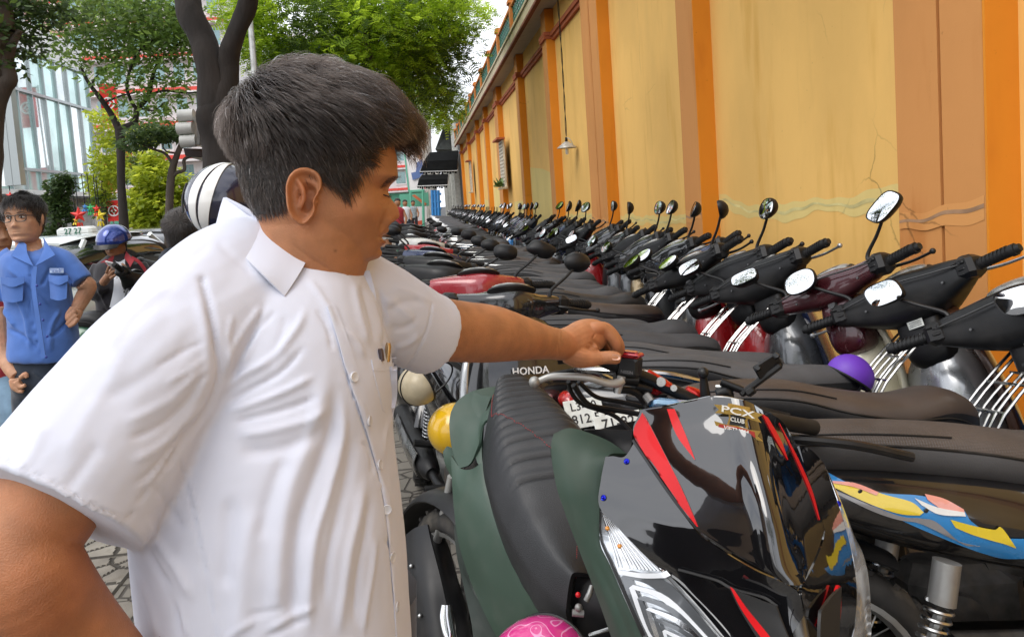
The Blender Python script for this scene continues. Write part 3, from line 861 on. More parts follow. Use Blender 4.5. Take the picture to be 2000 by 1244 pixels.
def g_pegs():
    return merge(tube([(.02, -.26, .26), (.02, .26, .26)], .012, 8), tube([(-.30, -.16, .345), (-.30, .16, .345)], .012, 8), tube([(.02, -.26, .26), (.02, -.18, .26)], .02, 8), tube([(.02, .26, .26), (.02, .18, .26)], .02, 8), tube([(-.30, -.24, .36), (-.30, -.14, .34)], .016, 8), tube([(-.30, .24, .36), (-.30, .14, .34)], .016, 8))
def g_headlight(kind):
    if kind == 'bar':  # in the bar cover
        return xf(ell((0, 0, 0), (.035, .085, .055), 24, 10), T(.425, 0, 1.0) @ rot('Y', 18))
    return patch([[(.515, -.12, .88), (.545, -.06, .90), (.552, 0, .905), (.545, .06, .90), (.515, .12, .88)], [(.54, -.14, .82), (.575, -.07, .83), (.585, 0, .83), (.575, .07, .83), (.54, .14, .82)], [(.565, -.09, .755), (.60, -.05, .75), (.612, 0, .74), (.60, .05, .75), (.565, .09, .755)]], 4, 3, .01)
MC = {}
def gm(key, fn, m, smooth=True, ang=40):
    if key not in MC: MC[key] = mesh_of(key.split('|')[0], fn(), m, smooth, ang)
    return MC[key]
def put(name, me, parent, M=None, m=None):
    o = link(name, me, parent)
    if M is not None: o.matrix_local = M
    if m is not None:
        o.material_slots[0].link = 'OBJECT'; o.material_slots[0].material = m
    return o
def plate_parts(parent, txt1, txt2, M):
    pb = put('number_plate', gm('number_plate', lambda: box(0, 0, 0, .19, .14, .004, .0015), m_plate, False), parent, M)
    for t_, yy, s in ((txt1, .033, .055), (txt2, -.03, .062)):
        k = 'lettering|'+t_
        o = put('lettering', gm(k, lambda t_=t_, s=s: text_geom(t_, s, .0006, True, 1.05), m_ink, False), pb, T(0, yy, .0032))
    return pb
def make_bike(spec, detail=2):
    """spec: kind s/u, seat 0-2, bar 0/1, colours, mirror shape; returns the Empty. detail 2 full, 1 the parts that show"""
    kd = spec.get('kind', 's'); body = PNT[spec.get('body', 'black')]; shield = PNT[spec.get('shield', spec.get('body', 'black'))]
    inner = PNT[spec.get('inner', 'matt')]; barm = PNT[spec.get('barc', 'matt')]; sm = SEATM[spec.get('seatm', 0)]
    st = steerM(spec.get('steer', 36)); bs = spec.get('bar', 0); ss = spec.get('seat', 0)
    t = thing('motorbike', spec['label'], 'motorbike', (0, 0, 0), spec.get('group'))
    se = put('seat', gm('seat|%d' % ss, lambda: g_seat(ss), SEATM[0]), t, None, sm)
    put('seat_side', gm('seat_side|%d' % ss, lambda: g_seatside(ss), m_matblk), se, None, SEATM[spec.get('sidem', 2)])
    if detail > 1: put('piping', gm('piping|%d' % ss, lambda: g_welt(ss), m_matblk), se)
    put('tail_body', gm('tail_body|'+kd, lambda: g_tailbody(kd), m_matblk), t, None, body)
    put('leg_shield', gm('leg_shield|'+kd, lambda: g_legshield(kd), m_matblk, ang=60), t, None, shield)
    put('inner_cover', gm('inner_cover|'+kd, lambda: g_innerbox(kd), m_matblk), t, None, inner)
    bc = put('handlebar_cover', gm('handlebar_cover|%d' % bs, lambda: g_barcover(bs), m_matblk), t, st, barm)
    if detail > 1:
        put('dashboard', gm('dashboard|%d' % bs, lambda: g_dash(bs)[0], m_matblk), bc)
        put('cover_seam', gm('cover_seam', lambda: merge(tube([(.245, -.22, 1.045), (.235, -.12, 1.052), (.232, 0, 1.062), (.235, .12, 1.052), (.245, .22, 1.045)], .003, 6, k=5), tube([(.285, 0, .965), (.272, 0, .968)], [.017, .015], 14), *[xf(lathe([(.0005, .002), (.004, .002), (.004, -.002)], 10), T(.243, y_, 1.012) @ rot('Y', -80)) for y_ in (-.15, .12)]), m_gunmetal), bc)
        put('dial_window', gm('dial_window|%d' % bs, lambda: g_dash(bs)[1], mat('dial_window', (.20, .20, .19), .08, coat=1, var=.5, vscale=30)), bc)
    for s in (-1, 1):
        put('grip', gm('grip|%d' % s, lambda: g_grip(s), m_grip), t, st)
        if detail > 1 or s == 1: put('switch_box', gm('switch_box|%d' % s, lambda: g_switch(s), m_matblk, ang=25), t, st, PNT.get(spec.get('swc', ''), m_matblk))
        if (s == -1 or kd == 's') and detail > 1: put('brake_lever', gm('brake_lever|%d' % s, lambda: g_lever(s), m_alu), t, st, PNT['silver'] if spec.get('lev') else m_matblk)
        ms = spec.get('mirrors', 3)
        if (ms & (1 if s == 1 else 2)):
            sh = spec.get('mshape', 0)
            stem = put('mirror', gm('mirror|stem%d' % s, lambda: g_mstem(s), m_matblk), t, st)
            jx, jy, jz = spec.get('mrot', (0, 0, 0)) if s == 1 else spec.get('mrot2', (0, 0, 0))
            MM = T(*MIRC(s)) @ rot('Z', jz) @ rot('Y', jy) @ rot('X', jx)
            put('mirror_shell', gm('mirror_shell|%d' % sh, lambda: g_mirror(sh)[0], m_black), stem, MM)
            put('mirror_glass', gm('mirror_glass|%d' % sh, lambda: g_mirror(sh)[1], m_mirror), stem, MM)
    rk = spec.get('rack', 0)
    if rk: put('basket_rack', gm('basket_rack', g_rack, m_chrome), t)
    if spec.get('grab', 1): put('grab_rail', gm('grab_rail', g_grab, m_chrome), t, None, m_chrome if spec.get('grab', 1) == 1 else m_matblk)
    put('tail_light', gm('tail_light', lambda: xf(ell((0, 0, 0), (.035, .075, .03), 16, 8), T(-.845, 0, .765)), m_tail), t)
    put('rear_mudguard', gm('rear_mudguard', lambda: g_arc(WR+.055, .065, 165, 60, RWX, WR), m_matblk), t)
    for nm, x in (('front_wheel', FWX), ('rear_wheel', RWX)):
        M = (st @ T(x, 0, WR)) if x > 0 else T(x, 0, WR)
        sub_ = 's' if kd == 's' else 'u'
        w = put(nm, gm('wheel|'+sub_, (g_cast if kd == 's' else g_spokes), m_steel), t, M)
        put('tyre', gm('tyre', g_tyre, m_rub), w)
        put('rim', gm('rim', g_rim, m_alu), w)
    if detail > 1:
        put('front_mudguard', gm('front_mudguard', lambda: g_arc(WR+.04, .06, 150, 20, FWX, WR), m_matblk), t, st, shield)
        put('front_fork', gm('front_fork', g_fork, m_steel), t, st)
        put('engine', gm('engine', g_engine, m_engine, ang=30), t)
        put('exhaust', gm('exhaust', g_exhaust, m_matblk), t)
        put('heat_shield', gm('heat_shield', g_heat, m_chrome), t)
        put('stand', gm('stand', g_stand, m_matblk), t)
        put('foot_pegs', gm('foot_pegs', g_pegs, m_grip), t)
        for s in (-1, 1):
            sh_ = put('rear_shock', gm('rear_shock|%d' % s, lambda: merge(tube([(-.395, s*.14, .50), (-.375, s*.14, .585)], .028, 14), tube([(-.50, s*.14, .24), (-.40, s*.14, .48)], .012, 8)), m_steel), t)
            put('spring', gm('spring|%d' % s, lambda: g_spring((-.49, s*.14, .25), (-.397, s*.14, .50), .026, 14), m_chrome), sh_)
            if kd == 's' : put('side_panel', gm('side_panel|%d' % s, lambda: g_side(s), m_matblk), t, None, body)
    hk = 'bar' if spec.get('hl', 'bar') == 'bar' else 'nose'
    put('headlight', gm('headlight|'+hk, lambda: g_headlight(hk), m_lens), t, st if hk == 'bar' else None)
    if spec.get('plate'): plate_parts(t, spec['plate'][0], spec['plate'][1], T(-.905, 0, .60) @ rot('Z', -90) @ rot('X', 62))
    return t
def g_side(s):
    return patch([[(-.78, s*.09, .72), (-.50, s*.165, .72), (-.2, s*.178, .68), (.05, s*.165, .62)], [(-.74, s*.085, .66), (-.50, s*.178, .63), (-.2, s*.192, .57), (.08, s*.17, .50)], [(-.66, s*.07, .60), (-.48, s*.165, .545), (-.2, s*.18, .47), (.06, s*.155, .42)]], 4, 3, .006*(-s))
def place(o, x, y, az, lean=9, hz=.0):
    """az: heading clockwise from +Y; lean towards the rider's left"""
    o.matrix_world = T(x, y, hz) @ Matrix.Rotation(PI/2-R(az), 4, 'Z') @ rot('X', -lean)
def copy_tree(o, parent=None):
    c = o.copy(); COL.objects.link(c)
    if parent is not None:
        c.parent = parent
    for ch in o.children: copy_tree(ch, c)
    return c
def root_for_bar(px, py, z, az, lean, zc=None):
    """ground position of a bike whose bar centre shows at the pixel"""
    w = atz(px, py, z)
    M = Matrix.Rotation(PI/2-R(az), 4, 'Z') @ rot('X', -lean)
    b = M @ Vector((.30, 0, 1.035))
    return w[0]-b.x, w[1]-b.y
# ================================================================== INNER ROW (noses to the wall)
GR_IN = 'motorbikes parked side by side with their noses to the yellow wall'
near = [
 (1992, 582, dict(label='black handlebar motorbike with sky blue rim round its dials and worn brown seat', kind='u', seat=1, seatm=1, bar=1, body='blue', shield='blue', inner='matt', mshape=1, rack=1, mirrors=1, mrot=(0, 8, -6), grab=2, steer=38, headrim=1), 97, 10),
 (1768, 556, dict(label='black scooter with grey inner shield and a purple helmet at its seat nose', kind='s', seat=2, seatm=3, bar=1, body='black', shield='brown', inner='silver', mshape=2, rack=1, mirrors=1, mrot=(0, 10, 2), lev=1, steer=38, grab=1), 97, 10),
 (1622, 545, dict(label='maroon handlebar motorbike with cream leg shield and orange switches', kind='u', seat=2, seatm=3, bar=0, body='maroon', shield='cream', inner='cream', barc='maroon', mshape=1, mirrors=3, mrot=(0, 34, 8), mrot2=(-25, 10, -6), rack=0, swc=''), 98, 11),
 (1484, 527, dict(label='black motorbike with grey inner cover and navy leg shield beside the cream one', kind='s', seat=0, seatm=0, bar=1, body='navy', shield='navy', inner='grey', mshape=1, mirrors=1, mrot=(0, 24, 4), rack=1, lev=1), 97, 10),
 (1428, 520, dict(label='black motorbike with two blank white oval mirrors and red inner box', kind='s', seat=1, seatm=0, bar=1, body='black', shield='red', inner='red', mshape=0, mirrors=3, mrot=(0, 38, 4), mrot2=(0, 5, -20), rack=1), 98, 9),
 (1345, 514, dict(label='dark motorbike with red inner leg shield and chrome rack next to the white mirrors', kind='u', seat=0, seatm=3, bar=0, body='red', shield='red', inner='red', mshape=0, mirrors=3, mrot=(0, 38, 0), mrot2=(0, 5, -50), rack=1), 96, 10),
]
def jitter(spec, r_):
    spec['mrot'] = (r_.uniform(-12, 12), r_.uniform(12, 42), r_.uniform(-8, 16))
    spec['mrot2'] = (r_.uniform(-30, 20), r_.uniform(0, 25), r_.uniform(-30, 10))
inner_bikes = []
sp0 = dict(label='motorbike with textured brown seat and torn blue, yellow and pink side graphics', kind='u', seat=0, seatm=4, sidem=3, bar=1, body='black', shield='blue', inner='matt', mshape=1, rack=0, mirrors=3, grab=2, steer=34, group=GR_IN)
bike0 = make_bike(sp0, 2)
for (px, py, sp, az, lean) in near:
    sp['group'] = GR_IN
    o = make_bike(sp, 2)
    x, y = root_for_bar(px, py, 1.05, az, lean)
    place(o, x, y, az, lean); inner_bikes.append((o, x, y, az, lean))
place(bike0, inner_bikes[0][1]+.10, inner_bikes[0][2]-.36, 101, 9)
print('inner near', [(round(b[1], 2), round(b[2], 2)) for b in inner_bikes])
r_ = random.Random(11)
cols_ = ['black', 'red', 'navy', 'grey', 'silver', 'white', 'maroon', 'black', 'blue', 'gold', 'black', 'crimson']
plates = [('59-T1', '236.60'), ('59-P2', '714.82'), ('54-S3', '451.80'), ('59-H1', '063.27')]
cname = dict(black='black', red='red', navy='navy', grey='grey', silver='silver', white='white', maroon='maroon', blue='blue', gold='gold', crimson='crimson', green='green', cream='cream', matt='black', brown='brown')
y = inner_bikes[-1][2]+.36; x0 = inner_bikes[-1][1]
idx = 0
protos = {}
while y < 38:
    far = y > 15
    c1 = cols_[r_.randrange(len(cols_))]; c2 = cols_[r_.randrange(len(cols_))]
    kd = r_.choice('su'); az = 97+r_.uniform(-4, 4); lean = r_.uniform(7, 12)
    x = 1.17+r_.uniform(-.07, .07)
    if not far:
        ms_ = r_.choice([0, 0, 1, 2])
        sp = dict(kind=kd, seat=r_.randrange(3), seatm=r_.choice([0, 3, 2, 3, 1, 3]), bar=r_.randrange(2), body=c1, shield=c2, inner=r_.choice(['matt', 'grey', 'matt', c2]), barc=r_.choice(['matt', 'black', 'matt', 'navy']), mshape=ms_, mirrors=r_.choice([1, 3, 1, 1, 3, 2, 1]), rack=r_.choice([0, 1, 0]), grab=r_.choice([1, 1, 2]), group=GR_IN, steer=r_.uniform(28, 40))
        jitter(sp, r_)
        tail_ = (', dark rail', '')[sp['grab'] == 1]+' and %s mirrors' % ('oval', 'squarish', 'broad oval')[ms_]
        sp['label'] = '%s motorbike with %s leg shield, far along wall row' % (cname[c1], cname[c2]+tail_) if y > 8 else '%s motorbike with %s leg shield, midway along wall row' % (cname[c1], cname[c2]+tail_)
        if y < 6.5 and idx in (0, 1, 2, 3): sp['plate'] = plates[idx]
        o = make_bike(sp, 2 if y < 9 else 1)
        place(o, x, y, az, lean)
    else:
        key = (kd, c2 if c2 in ('red', 'white', 'navy', 'silver') else 'black')
        if key not in protos:
            m_b = PNT[key[1]]
            parts = [(g_seat(0 if kd == 'u' else 1), SEATM[0]), (merge(g_tailbody(kd), g_legshield(kd)), m_b), (merge(xf(merge(g_barcover(0), g_grip(1), g_grip(-1), g_mstem(1), g_mstem(-1)), steerM(34))), m_matblk), (g_grab(), m_chrome),
                     (merge(mv(torus(WR-.038, .038, 20, 6), RWX, 0, WR), xf(mv(torus(WR-.038, .038, 20, 6), FWX, 0, WR), steerM(34))), m_rub),
                     (merge(*[xf(g_mirror(0)[1], steerM(34) @ T(*MIRC(s)) @ rot('Y', 28)) for s in ((1, -1) if key[1] != 'black' else (1,))]), m_mirror), (merge(*[xf(g_mirror(0)[0], steerM(34) @ T(*MIRC(s)) @ rot('Y', 28)) for s in ((1, -1) if key[1] != 'black' else (1,))]), m_black)]
            V_, F_, MI = [], [], []
            n_ = 0
            me = bpy.data.meshes.new('motorbike')
            for i, (g_, m_) in enumerate(parts):
                V_ += np.asarray(g_[0]).tolist(); F_ += [tuple(a+n_ for a in q) for q in g_[1]]; MI += [i]*len(g_[1]); n_ += len(g_[0]); me.materials.append(m_)
            me.from_pydata(V_, [], F_); me.polygons.foreach_set('material_index', MI); me.polygons.foreach_set('use_smooth', [True]*len(F_)); me.update()
            protos[key] = me
        o = link('motorbike', protos[key])
        tag(o, 'small %s motorbike with %s leg shield, %s' % (('scooter style', 'slim')[kd == 'u'], key[1], ('short of the vent window' if y < 20 else 'level with the vent window' if y < 24 else 'beyond the vent window' if y < 30 else 'at the far end of the wall')), 'motorbike', GR_IN)
        place(o, x, y, az, lean)
    y += r_.uniform(.32, .43); idx += 1
print('inner count', idx)
# ================================================================== PEOPLE
def skin_mat(name, col, rough=.48):
    if name in MATS: return MATS[name]
    m = mat(name, col, rough, var=.13, vscale=34, bump=.22, bscale=620, sub=.10, detail=8, dirt=(col[0]*1.15, col[1]*.82, col[2]*.75, .35))
    return m
m_skin = skin_mat('skin_tan', (.42, .18, .078))
m_skin2 = skin_mat('skin_light', (.50, .27, .16))
m_skin3 = skin_mat('skin_brown', (.34, .17, .09))
m_lip = mat('lip_tone', (.36, .12, .08), .4)
m_eyew = mat('eye_white', (.62, .58, .54), .2)
m_eyeb = mat('eye_dark', (.02, .012, .008), .12)
m_brow = mat('brow_hair', (.018, .013, .010), .7)
m_nail = mat('thumb_nail', (.60, .33, .22), .25, coat=.5)

def dist_poly(P, line):
    """distance of points P (N,2) to polyline and parameter 0..1 along"""
    L_ = np.asarray(line, float); best = np.full(len(P), 1e9); par = np.zeros(len(P)); sg = np.zeros(len(P))
    seg = np.linalg.norm(np.diff(L_, axis=0), axis=1); cum = np.concatenate([[0], np.cumsum(seg)]); tot = cum[-1]
    for i in range(len(L_)-1):
        a, b = L_[i], L_[i+1]; ab = b-a; q = P-a
        t = np.clip((q @ ab)/(ab @ ab), 0, 1); r = q - t[:, None]*ab; d = np.linalg.norm(r, axis=1)
        m = d < best; best[m] = d[m]; par[m] = ((cum[i]+t*seg[i])/tot)[m]
        s = np.sign(ab[0]*q[:, 1]-ab[1]*q[:, 0]); sg[m] = s[m]
    return best, par, sg
def folds(v, f, strokes, ak=1.0, wk=1.0):
    """cloth folds: every stroke (line as seen in the photograph, width px, height m) raises or sinks the cloth along its normal"""
    n = vnormals(v, f); P = projn(v); view = v-CAMLOC; view /= np.linalg.norm(view, axis=1)[:, None]
    fac = -(n*view).sum(1)
    wgt = np.clip(fac*3+.2, 0, 1)
    disp = np.zeros(len(v))
    for st in strokes:
        line, w, amp = st[0], st[1]*wk, st[2]*ak
        line = cat(np.array(line, float), 6)
        d, t, s = dist_poly(P[:, :2], line)
        tp = np.clip(np.minimum(t, 1-t)*5, 0, 1)
        tp = tp*tp*(3-2*tp)
        if len(st) > 3 and st[3] == 'e': tp = 1
        if len(st) > 3 and st[3] == 'step':     # sharp edge one side, soft the other
            prof = np.exp(-(d/w)**2)*(s > 0) + np.exp(-(d/(w*.3))**2)*(s <= 0)
        else:
            prof = np.exp(-(d/w)**2)
        disp += amp*tp*prof
    return v + n*(disp*wgt)[:, None], f
def nz3(v, scale, seed=0, octv=3):
    """cheap smooth noise: sum of sines on rotated axes"""
    r_ = np.random.RandomState(seed); o = np.zeros(len(v)); a = 1
    for k in range(octv):
        for j in range(4):
            d = r_.normal(size=3); d /= np.linalg.norm(d)
            d2 = r_.normal(size=3); d2 /= np.linalg.norm(d2)
            o += a*np.sin(scale*(v @ d)+r_.uniform(0, 6)+1.3*np.sin(scale*.6*(v @ d2)+r_.uniform(0, 6)))/4
        a *= .5; scale *= 2.1
    return o
def dtube(pts, n=20, k=5, cap=True):
    """limb through (px, py, depth, radius m[, depth radius factor])"""
    A = np.array([list(p)+[1.0]*(5-len(p)) for p in pts], float)
    W = np.array([atd(a[0], a[1], a[2]) for a in A])
    Q = cat(np.column_stack([W, A[:, 3], A[:, 4]]), k)
    P = Q[:, :3]; t = np.gradient(P, axis=0); t /= np.linalg.norm(t, axis=1)[:, None]
    rr = []; a = np.arange(n)*2*PI/n
    for i in range(len(P)):
        w = P[i]-CAMLOC; w /= np.linalg.norm(w)
        u = np.cross(t[i], w); u /= np.linalg.norm(u); d = np.cross(u, t[i])
        rr.append(P[i]+Q[i, 3]*(np.cos(a)[:, None]*u+Q[i, 4]*np.sin(a)[:, None]*d))
    return loft(rr, cap)
def ringstack(rows, n=36, e=2.3, k=4):
    """torso: rows (py, px left, px right, depth centre, half depth m) -> closed volume"""
    A = cat(np.array(rows, float), k); t = np.arange(n)*2*PI/n; c, s = np.cos(t), np.sin(t)
    rr = []
    for py, xl, xr, d, hd in A:
        C0 = atd((xl+xr)/2, py, d); hw = (xr-xl)/2*d/CAM_F
        rr.append(C0+np.outer(np.sign(c)*np.abs(c)**(2/e)*hw, CR)+np.outer(np.sign(s)*np.abs(s)**(2/e)*hd, CF))
    return loft(rr)
def headgeom(front, back, width, noses, nang=72, tilt=0):
    """front/back/width: (z, value) tables; noses: list of (z0, sz, phi deg, width deg, amp) bumps. x forward, y left, z up"""
    zs = np.linspace(front[0][0], front[-1][0], 110)
    fx = cat(np.array(front, float), 8); bx = cat(np.array(back, float), 8); wx = cat(np.array(width, float), 8)
    F_ = np.interp(zs, fx[:, 0], fx[:, 1]); B_ = np.interp(zs, bx[:, 0], bx[:, 1]); W_ = np.interp(zs, wx[:, 0], wx[:, 1])
    ph = np.arange(nang)*2*PI/nang; c, s = np.cos(ph), np.sin(ph)
    rr = []
    for z, a, b, w in zip(zs, F_, B_, W_):
        x = np.where(c > 0, np.sign(c)*np.abs(c)**.92*a, c*b); y = np.sign(s)*np.abs(s)**.90*w
        r = np.hypot(x, y)+1e-9; dlt = np.zeros(nang)
        pd = (np.degrees(ph)+180) % 360-180
        for (z0, sz, p0, wd, am) in noses:
            dlt += am*math.exp(-((z-z0)/sz)**2)*np.exp(-((pd-p0)/wd)**2)
        rr.append(np.column_stack([x*(r+dlt)/r, y*(r+dlt)/r, np.full(nang, z)]))
    return loft(rr)
def hair_obj(name, roots, dirs, lens, m, parent, npt=7, rad=.00035, curl=.0, seed=3):
    """hair: one curve per strand. roots (N,3), dirs: function(root arrays, s) -> offset"""
    N_ = len(roots)
    hc = bpy.data.hair_curves.new(name)
    hc.add_curves([npt]*N_)
    pos = np.zeros((N_, npt, 3)); S = np.linspace(0, 1, npt)
    for i, s in enumerate(S): pos[:, i] = dirs(s)
    hc.attributes['position'].data.foreach_set('vector', pos.reshape(-1).astype(np.float32)) if 'position' in hc.attributes else None
    ra = hc.attributes.get('radius') or hc.attributes.new('radius', 'FLOAT', 'POINT')
    rv = np.tile(rad*(1-.75*S**2), N_)
    ra.data.foreach_set('value', rv.astype(np.float32))
    hc.materials.append(m)
    o = bpy.data.objects.new(name, hc); COL.objects.link(o)
    if parent is not None: o.parent = parent
    return o
def hair_mat(name, col, grey=.0):
    if name in MATS: return MATS[name]
    m = bpy.data.materials.new(name); m.use_nodes = True; nt = m.node_tree; N = nt.nodes; L = nt.links
    out = N['Material Output']; N.remove(N['Principled BSDF'])
    h = N.new('ShaderNodeBsdfHairPrincipled'); h.parametrization = 'COLOR'
    h.inputs['Color'].default_value = (*col, 1); h.inputs['Roughness'].default_value = .26; h.inputs['Radial Roughness'].default_value = .5
    if grey:
        ci = N.new('ShaderNodeHairInfo'); cr_ = N.new('ShaderNodeValToRGB')
        cr_.color_ramp.elements[0].position = 1-grey; cr_.color_ramp.elements[0].color = (*col, 1)
        cr_.color_ramp.elements[1].position = min(1, 1-grey+.02); cr_.color_ramp.elements[1].color = (.42, .36, .31, 1)
        L.new(ci.outputs['Random'], cr_.inputs['Fac']); L.new(cr_.outputs['Color'], h.inputs['Color'])
    L.new(h.outputs[0], out.inputs['Surface'])
    MATS[name] = m
    return m
m_hair = hair_mat('hair_dark_brown', (.011, .007, .005), .05)
m_hairb = hair_mat('hair_black', (.008, .006, .005))
m_scalp = mat('scalp_hair_base', (.012, .009, .007), .75, bump=.5, bscale=300)
def cloth(name, col, rough=.85, var=.04, bscale=1200, bump=.05, sub=0, stretch=None, vscale=10):
    if name in MATS: return MATS[name]
    m = mat(name, col, rough, var=var, vscale=vscale, bump=bump, bscale=bscale, spec=.2, stretch=stretch)
    b = m.node_tree.nodes['Principled BSDF']
    b.inputs['Sheen Weight'].default_value = .25; b.inputs['Sheen Roughness'].default_value = .5
    return m
m_white = cloth('white_cotton', (.63, .65, .745), .8, .02)

# ------------------------------------------------------------------ the man in the white shirt
man = thing('person', 'man in white short sleeved shirt with his back half turned, reaching for the scooter handlebar', 'person', tuple(atd(520, 1250, .84)*np.array([1, 1, 0])))
ML = np.array(man.location)
def mobj(name, g, m, parent=None, **k):
    off = ML
    return obj(name, (np.asarray(g[0])-off, g[1]), m, parent or man, **k)
# head frame: +X towards where he looks
HD = .80
hc0 = atd(612, 385, HD+.075)
px = HD/CAM_F
fx_dir = CR*math.cos(R(8))+CF*math.sin(R(8)); hz_dir = CU
hy_dir = np.cross(hz_dir, fx_dir)          # his left: away from the camera
HM = np.column_stack([fx_dir, hy_dir, hz_dir])
def H2W(v): return np.asarray(v) @ HM.T + hc0
def P_(x, z): return (z*px, x*px)
front = [P_(22, -165), P_(75, -150), P_(110, -139), P_(132, -131), P_(139, -121), P_(143, -105), P_(147, -90), P_(150, -75), P_(153, -60), P_(157, -48), P_(160, -33), P_(160, -15), P_(157, 5), P_(158, 20), P_(166, 32), P_(178, 44), P_(178, 60), P_(176, 90), P_(172, 105), P_(166, 150), P_(134, 195), P_(87, 228), P_(20, 246)]
back = [P_(60, -165), P_(80, -140), P_(92, -110), P_(105, -70), P_(118, -30), P_(140, 20), P_(152, 70), P_(155, 120), P_(145, 165), P_(118, 205), P_(75, 232), P_(10, 246)]
width = [P_(40, -165), P_(60, -140), P_(82, -118), P_(105, -90), P_(120, -55), P_(126, -20), P_(130, 20), P_(136, 70), P_(138, 110), P_(128, 155), P_(105, 195), P_(70, 226), P_(8, 246)]
bumps = [(-.0235, .0075, 4, 10, .0095), (-.013, .010, 4, 8, .007), (-.008, .012, 4, 8, .003), (-.030, .007, 14, 7, .003), (-.030, .007, -6, 7, .003),       # nose
         (.005, .010, -24, 10, -.0070), (.004, .010, 34, 10, -.0045),                                                                                      # eye sockets
         (.003, .006, -25, 8, .003), (.003, .006, 33, 8, .003),                                                                                            # lids
         (.022, .006, -22, 14, .0035), (.022, .006, 32, 14, .002),                                                                                          # brow ridge
         (-.018, .014, -48, 14, .0035), (-.018, .014, 56, 14, .0035),                                                                                      # cheekbones
         (-.0395, .0042, 4, 16, .0050), (-.0535, .0042, 4, 15, .0045), (-.0475, .0022, 3, 20, -.0055), (-.0600, .0035, 4, 14, -.0025), (-.068, .007, 4, 14, .0035), (-.034, .012, -17, 5, -.0035), (-.030, .006, -9, 4, .0035)]
hd = headgeom(front, back, width, bumps, 120)
hv = H2W(hd[0]); head_g = (hv, hd[1])
# ear (near side)
def ear_geom():
    """outer helix, antihelix, concha and lobe"""
    C0 = np.array([.0, -.072, 0.0])
    out = [(-.010, -.026), (-.002, -.030), (.006, -.022), (.010, -.012), (.008, -.004), (.010, .004), (.014, .014), (.012, .026), (.003, .033), (-.009, .033), (-.018, .026), (-.022, .014), (-.021, 0), (-.018, -.014), (-.014, -.022)]
    o = cat(np.array(out), 4, True)
    rings = []
    def ring(s, dy, sh=(0, 0)):
        return np.column_stack([o[:, 0]*s+sh[0], np.full(len(o), C0[1]-dy), o[:, 1]*s+sh[1]])
    c = (-.002, .002)
    rings = [ring(.55, -.012, (.004, 0)), ring(.80, -.002, (.002, 0)), ring(1.02, .010), ring(1.06, .0145), ring(1.0, .0175), ring(.90, .0165), ring(.80, .0115), ring(.66, .0115, (.0008, .0)), ring(.58, .013, (.001, 0)), ring(.46, .0085, (.003, -.001)), ring(.30, .001, (.004, -.002)), ring(.05, -.001, (.005, -.003))]
    g = loft(rings)
    v = g[0].copy()
    # the whole ear stands off the skull at the back
    v[:, 1] -= np.clip(-v[:, 0], 0, 1)*.42
    return merge((v, g[1]), tube([(-.012, -.0895, .020), (-.006, -.090, .012), (-.003, -.089, .0), (-.006, -.088, -.012)], [.0022, .003, .003, .002], 8, k=4), ell((.009, -.081, -.002), (.004, .004, .005), 10, 8))
eg = ear_geom()
Me = np.array((T(.004, 0, .0) @ rot('Y', 6)).to_3x3())*.94
ear_g = (H2W(eg[0] @ Me.T*1.0+np.array([.003, .002, -.008])), eg[1])
ear2 = (H2W(mirY((eg[0]+np.array([-.006, 0, -.002]), eg[1]))[0]), mirY(eg)[1])
neck = dtube([(560, 640, .89, .068), (590, 560, .885, .064), (612, 500, .88, .064), (618, 440, .875, .066), (600, 380, .875, .06)], 64)
jawfill = dtube([(640, 540, .875, .035), (690, 520, .87, .030)], 40)
trap = dtube([(520, 470, .88, .045), (480, 540, .87, .06), (440, 590, .84, .055)], 40)
# far arm, reaching
arm2 = dtube([(730, 600, .97, .050), (800, 630, 1.02, .047), (850, 641, 1.06, .0455), (905, 648, 1.11, .0455), (960, 652, 1.16, .0445), (1015, 660, 1.22, .037), (1062, 668, 1.29, .030), (1100, 674, 1.345, .0275), (1130, 676, 1.375, .027)], 48)
# hand: back of hand, knuckles, four fingers curled round the grip, thumb along it
hand = [dtube([(1095, 673, 1.34, .0275, .9), (1118, 668, 1.36, .031, .8), (1140, 660, 1.385, .0345, .75), (1160, 657, 1.405, .033, .75), (1172, 660, 1.415, .026, .8)], 20),
        dtube([(1135, 655, 1.385, .018), (1160, 643, 1.385, .0135), (1178, 643, 1.392, .0125), (1196, 660, 1.395, .0118), (1206, 678, 1.40, .0105), (1200, 692, 1.425, .0095)], 14, 4),      # index
        dtube([(1140, 655, 1.41, .017), (1164, 642, 1.41, .0135), (1184, 643, 1.418, .0125), (1202, 662, 1.425, .0118), (1210, 682, 1.43, .0105), (1200, 698, 1.45, .009)], 14, 4),
        dtube([(1136, 660, 1.43, .017), (1160, 646, 1.435, .0130), (1180, 650, 1.445, .012), (1197, 668, 1.45, .011), (1203, 688, 1.455, .010), (1192, 702, 1.47, .009)], 14, 4),
        dtube([(1130, 668, 1.445, .016), (1150, 656, 1.455, .0120), (1168, 662, 1.465, .0105), (1182, 680, 1.47, .0098), (1184, 696, 1.475, .009)], 14, 4),
        dtube([(1108, 688, 1.35, .020), (1130, 697, 1.352, .0205), (1152, 700, 1.355, .0165), (1174, 699, 1.358, .0125), (1190, 698, 1.358, .0122), (1204, 699, 1.358, .0118), (1212, 700, 1.358, .008)], 16, 4),  # thumb
        dtube([(1140, 690, 1.37, .022), (1160, 680, 1.38, .018)], 12, 3)]
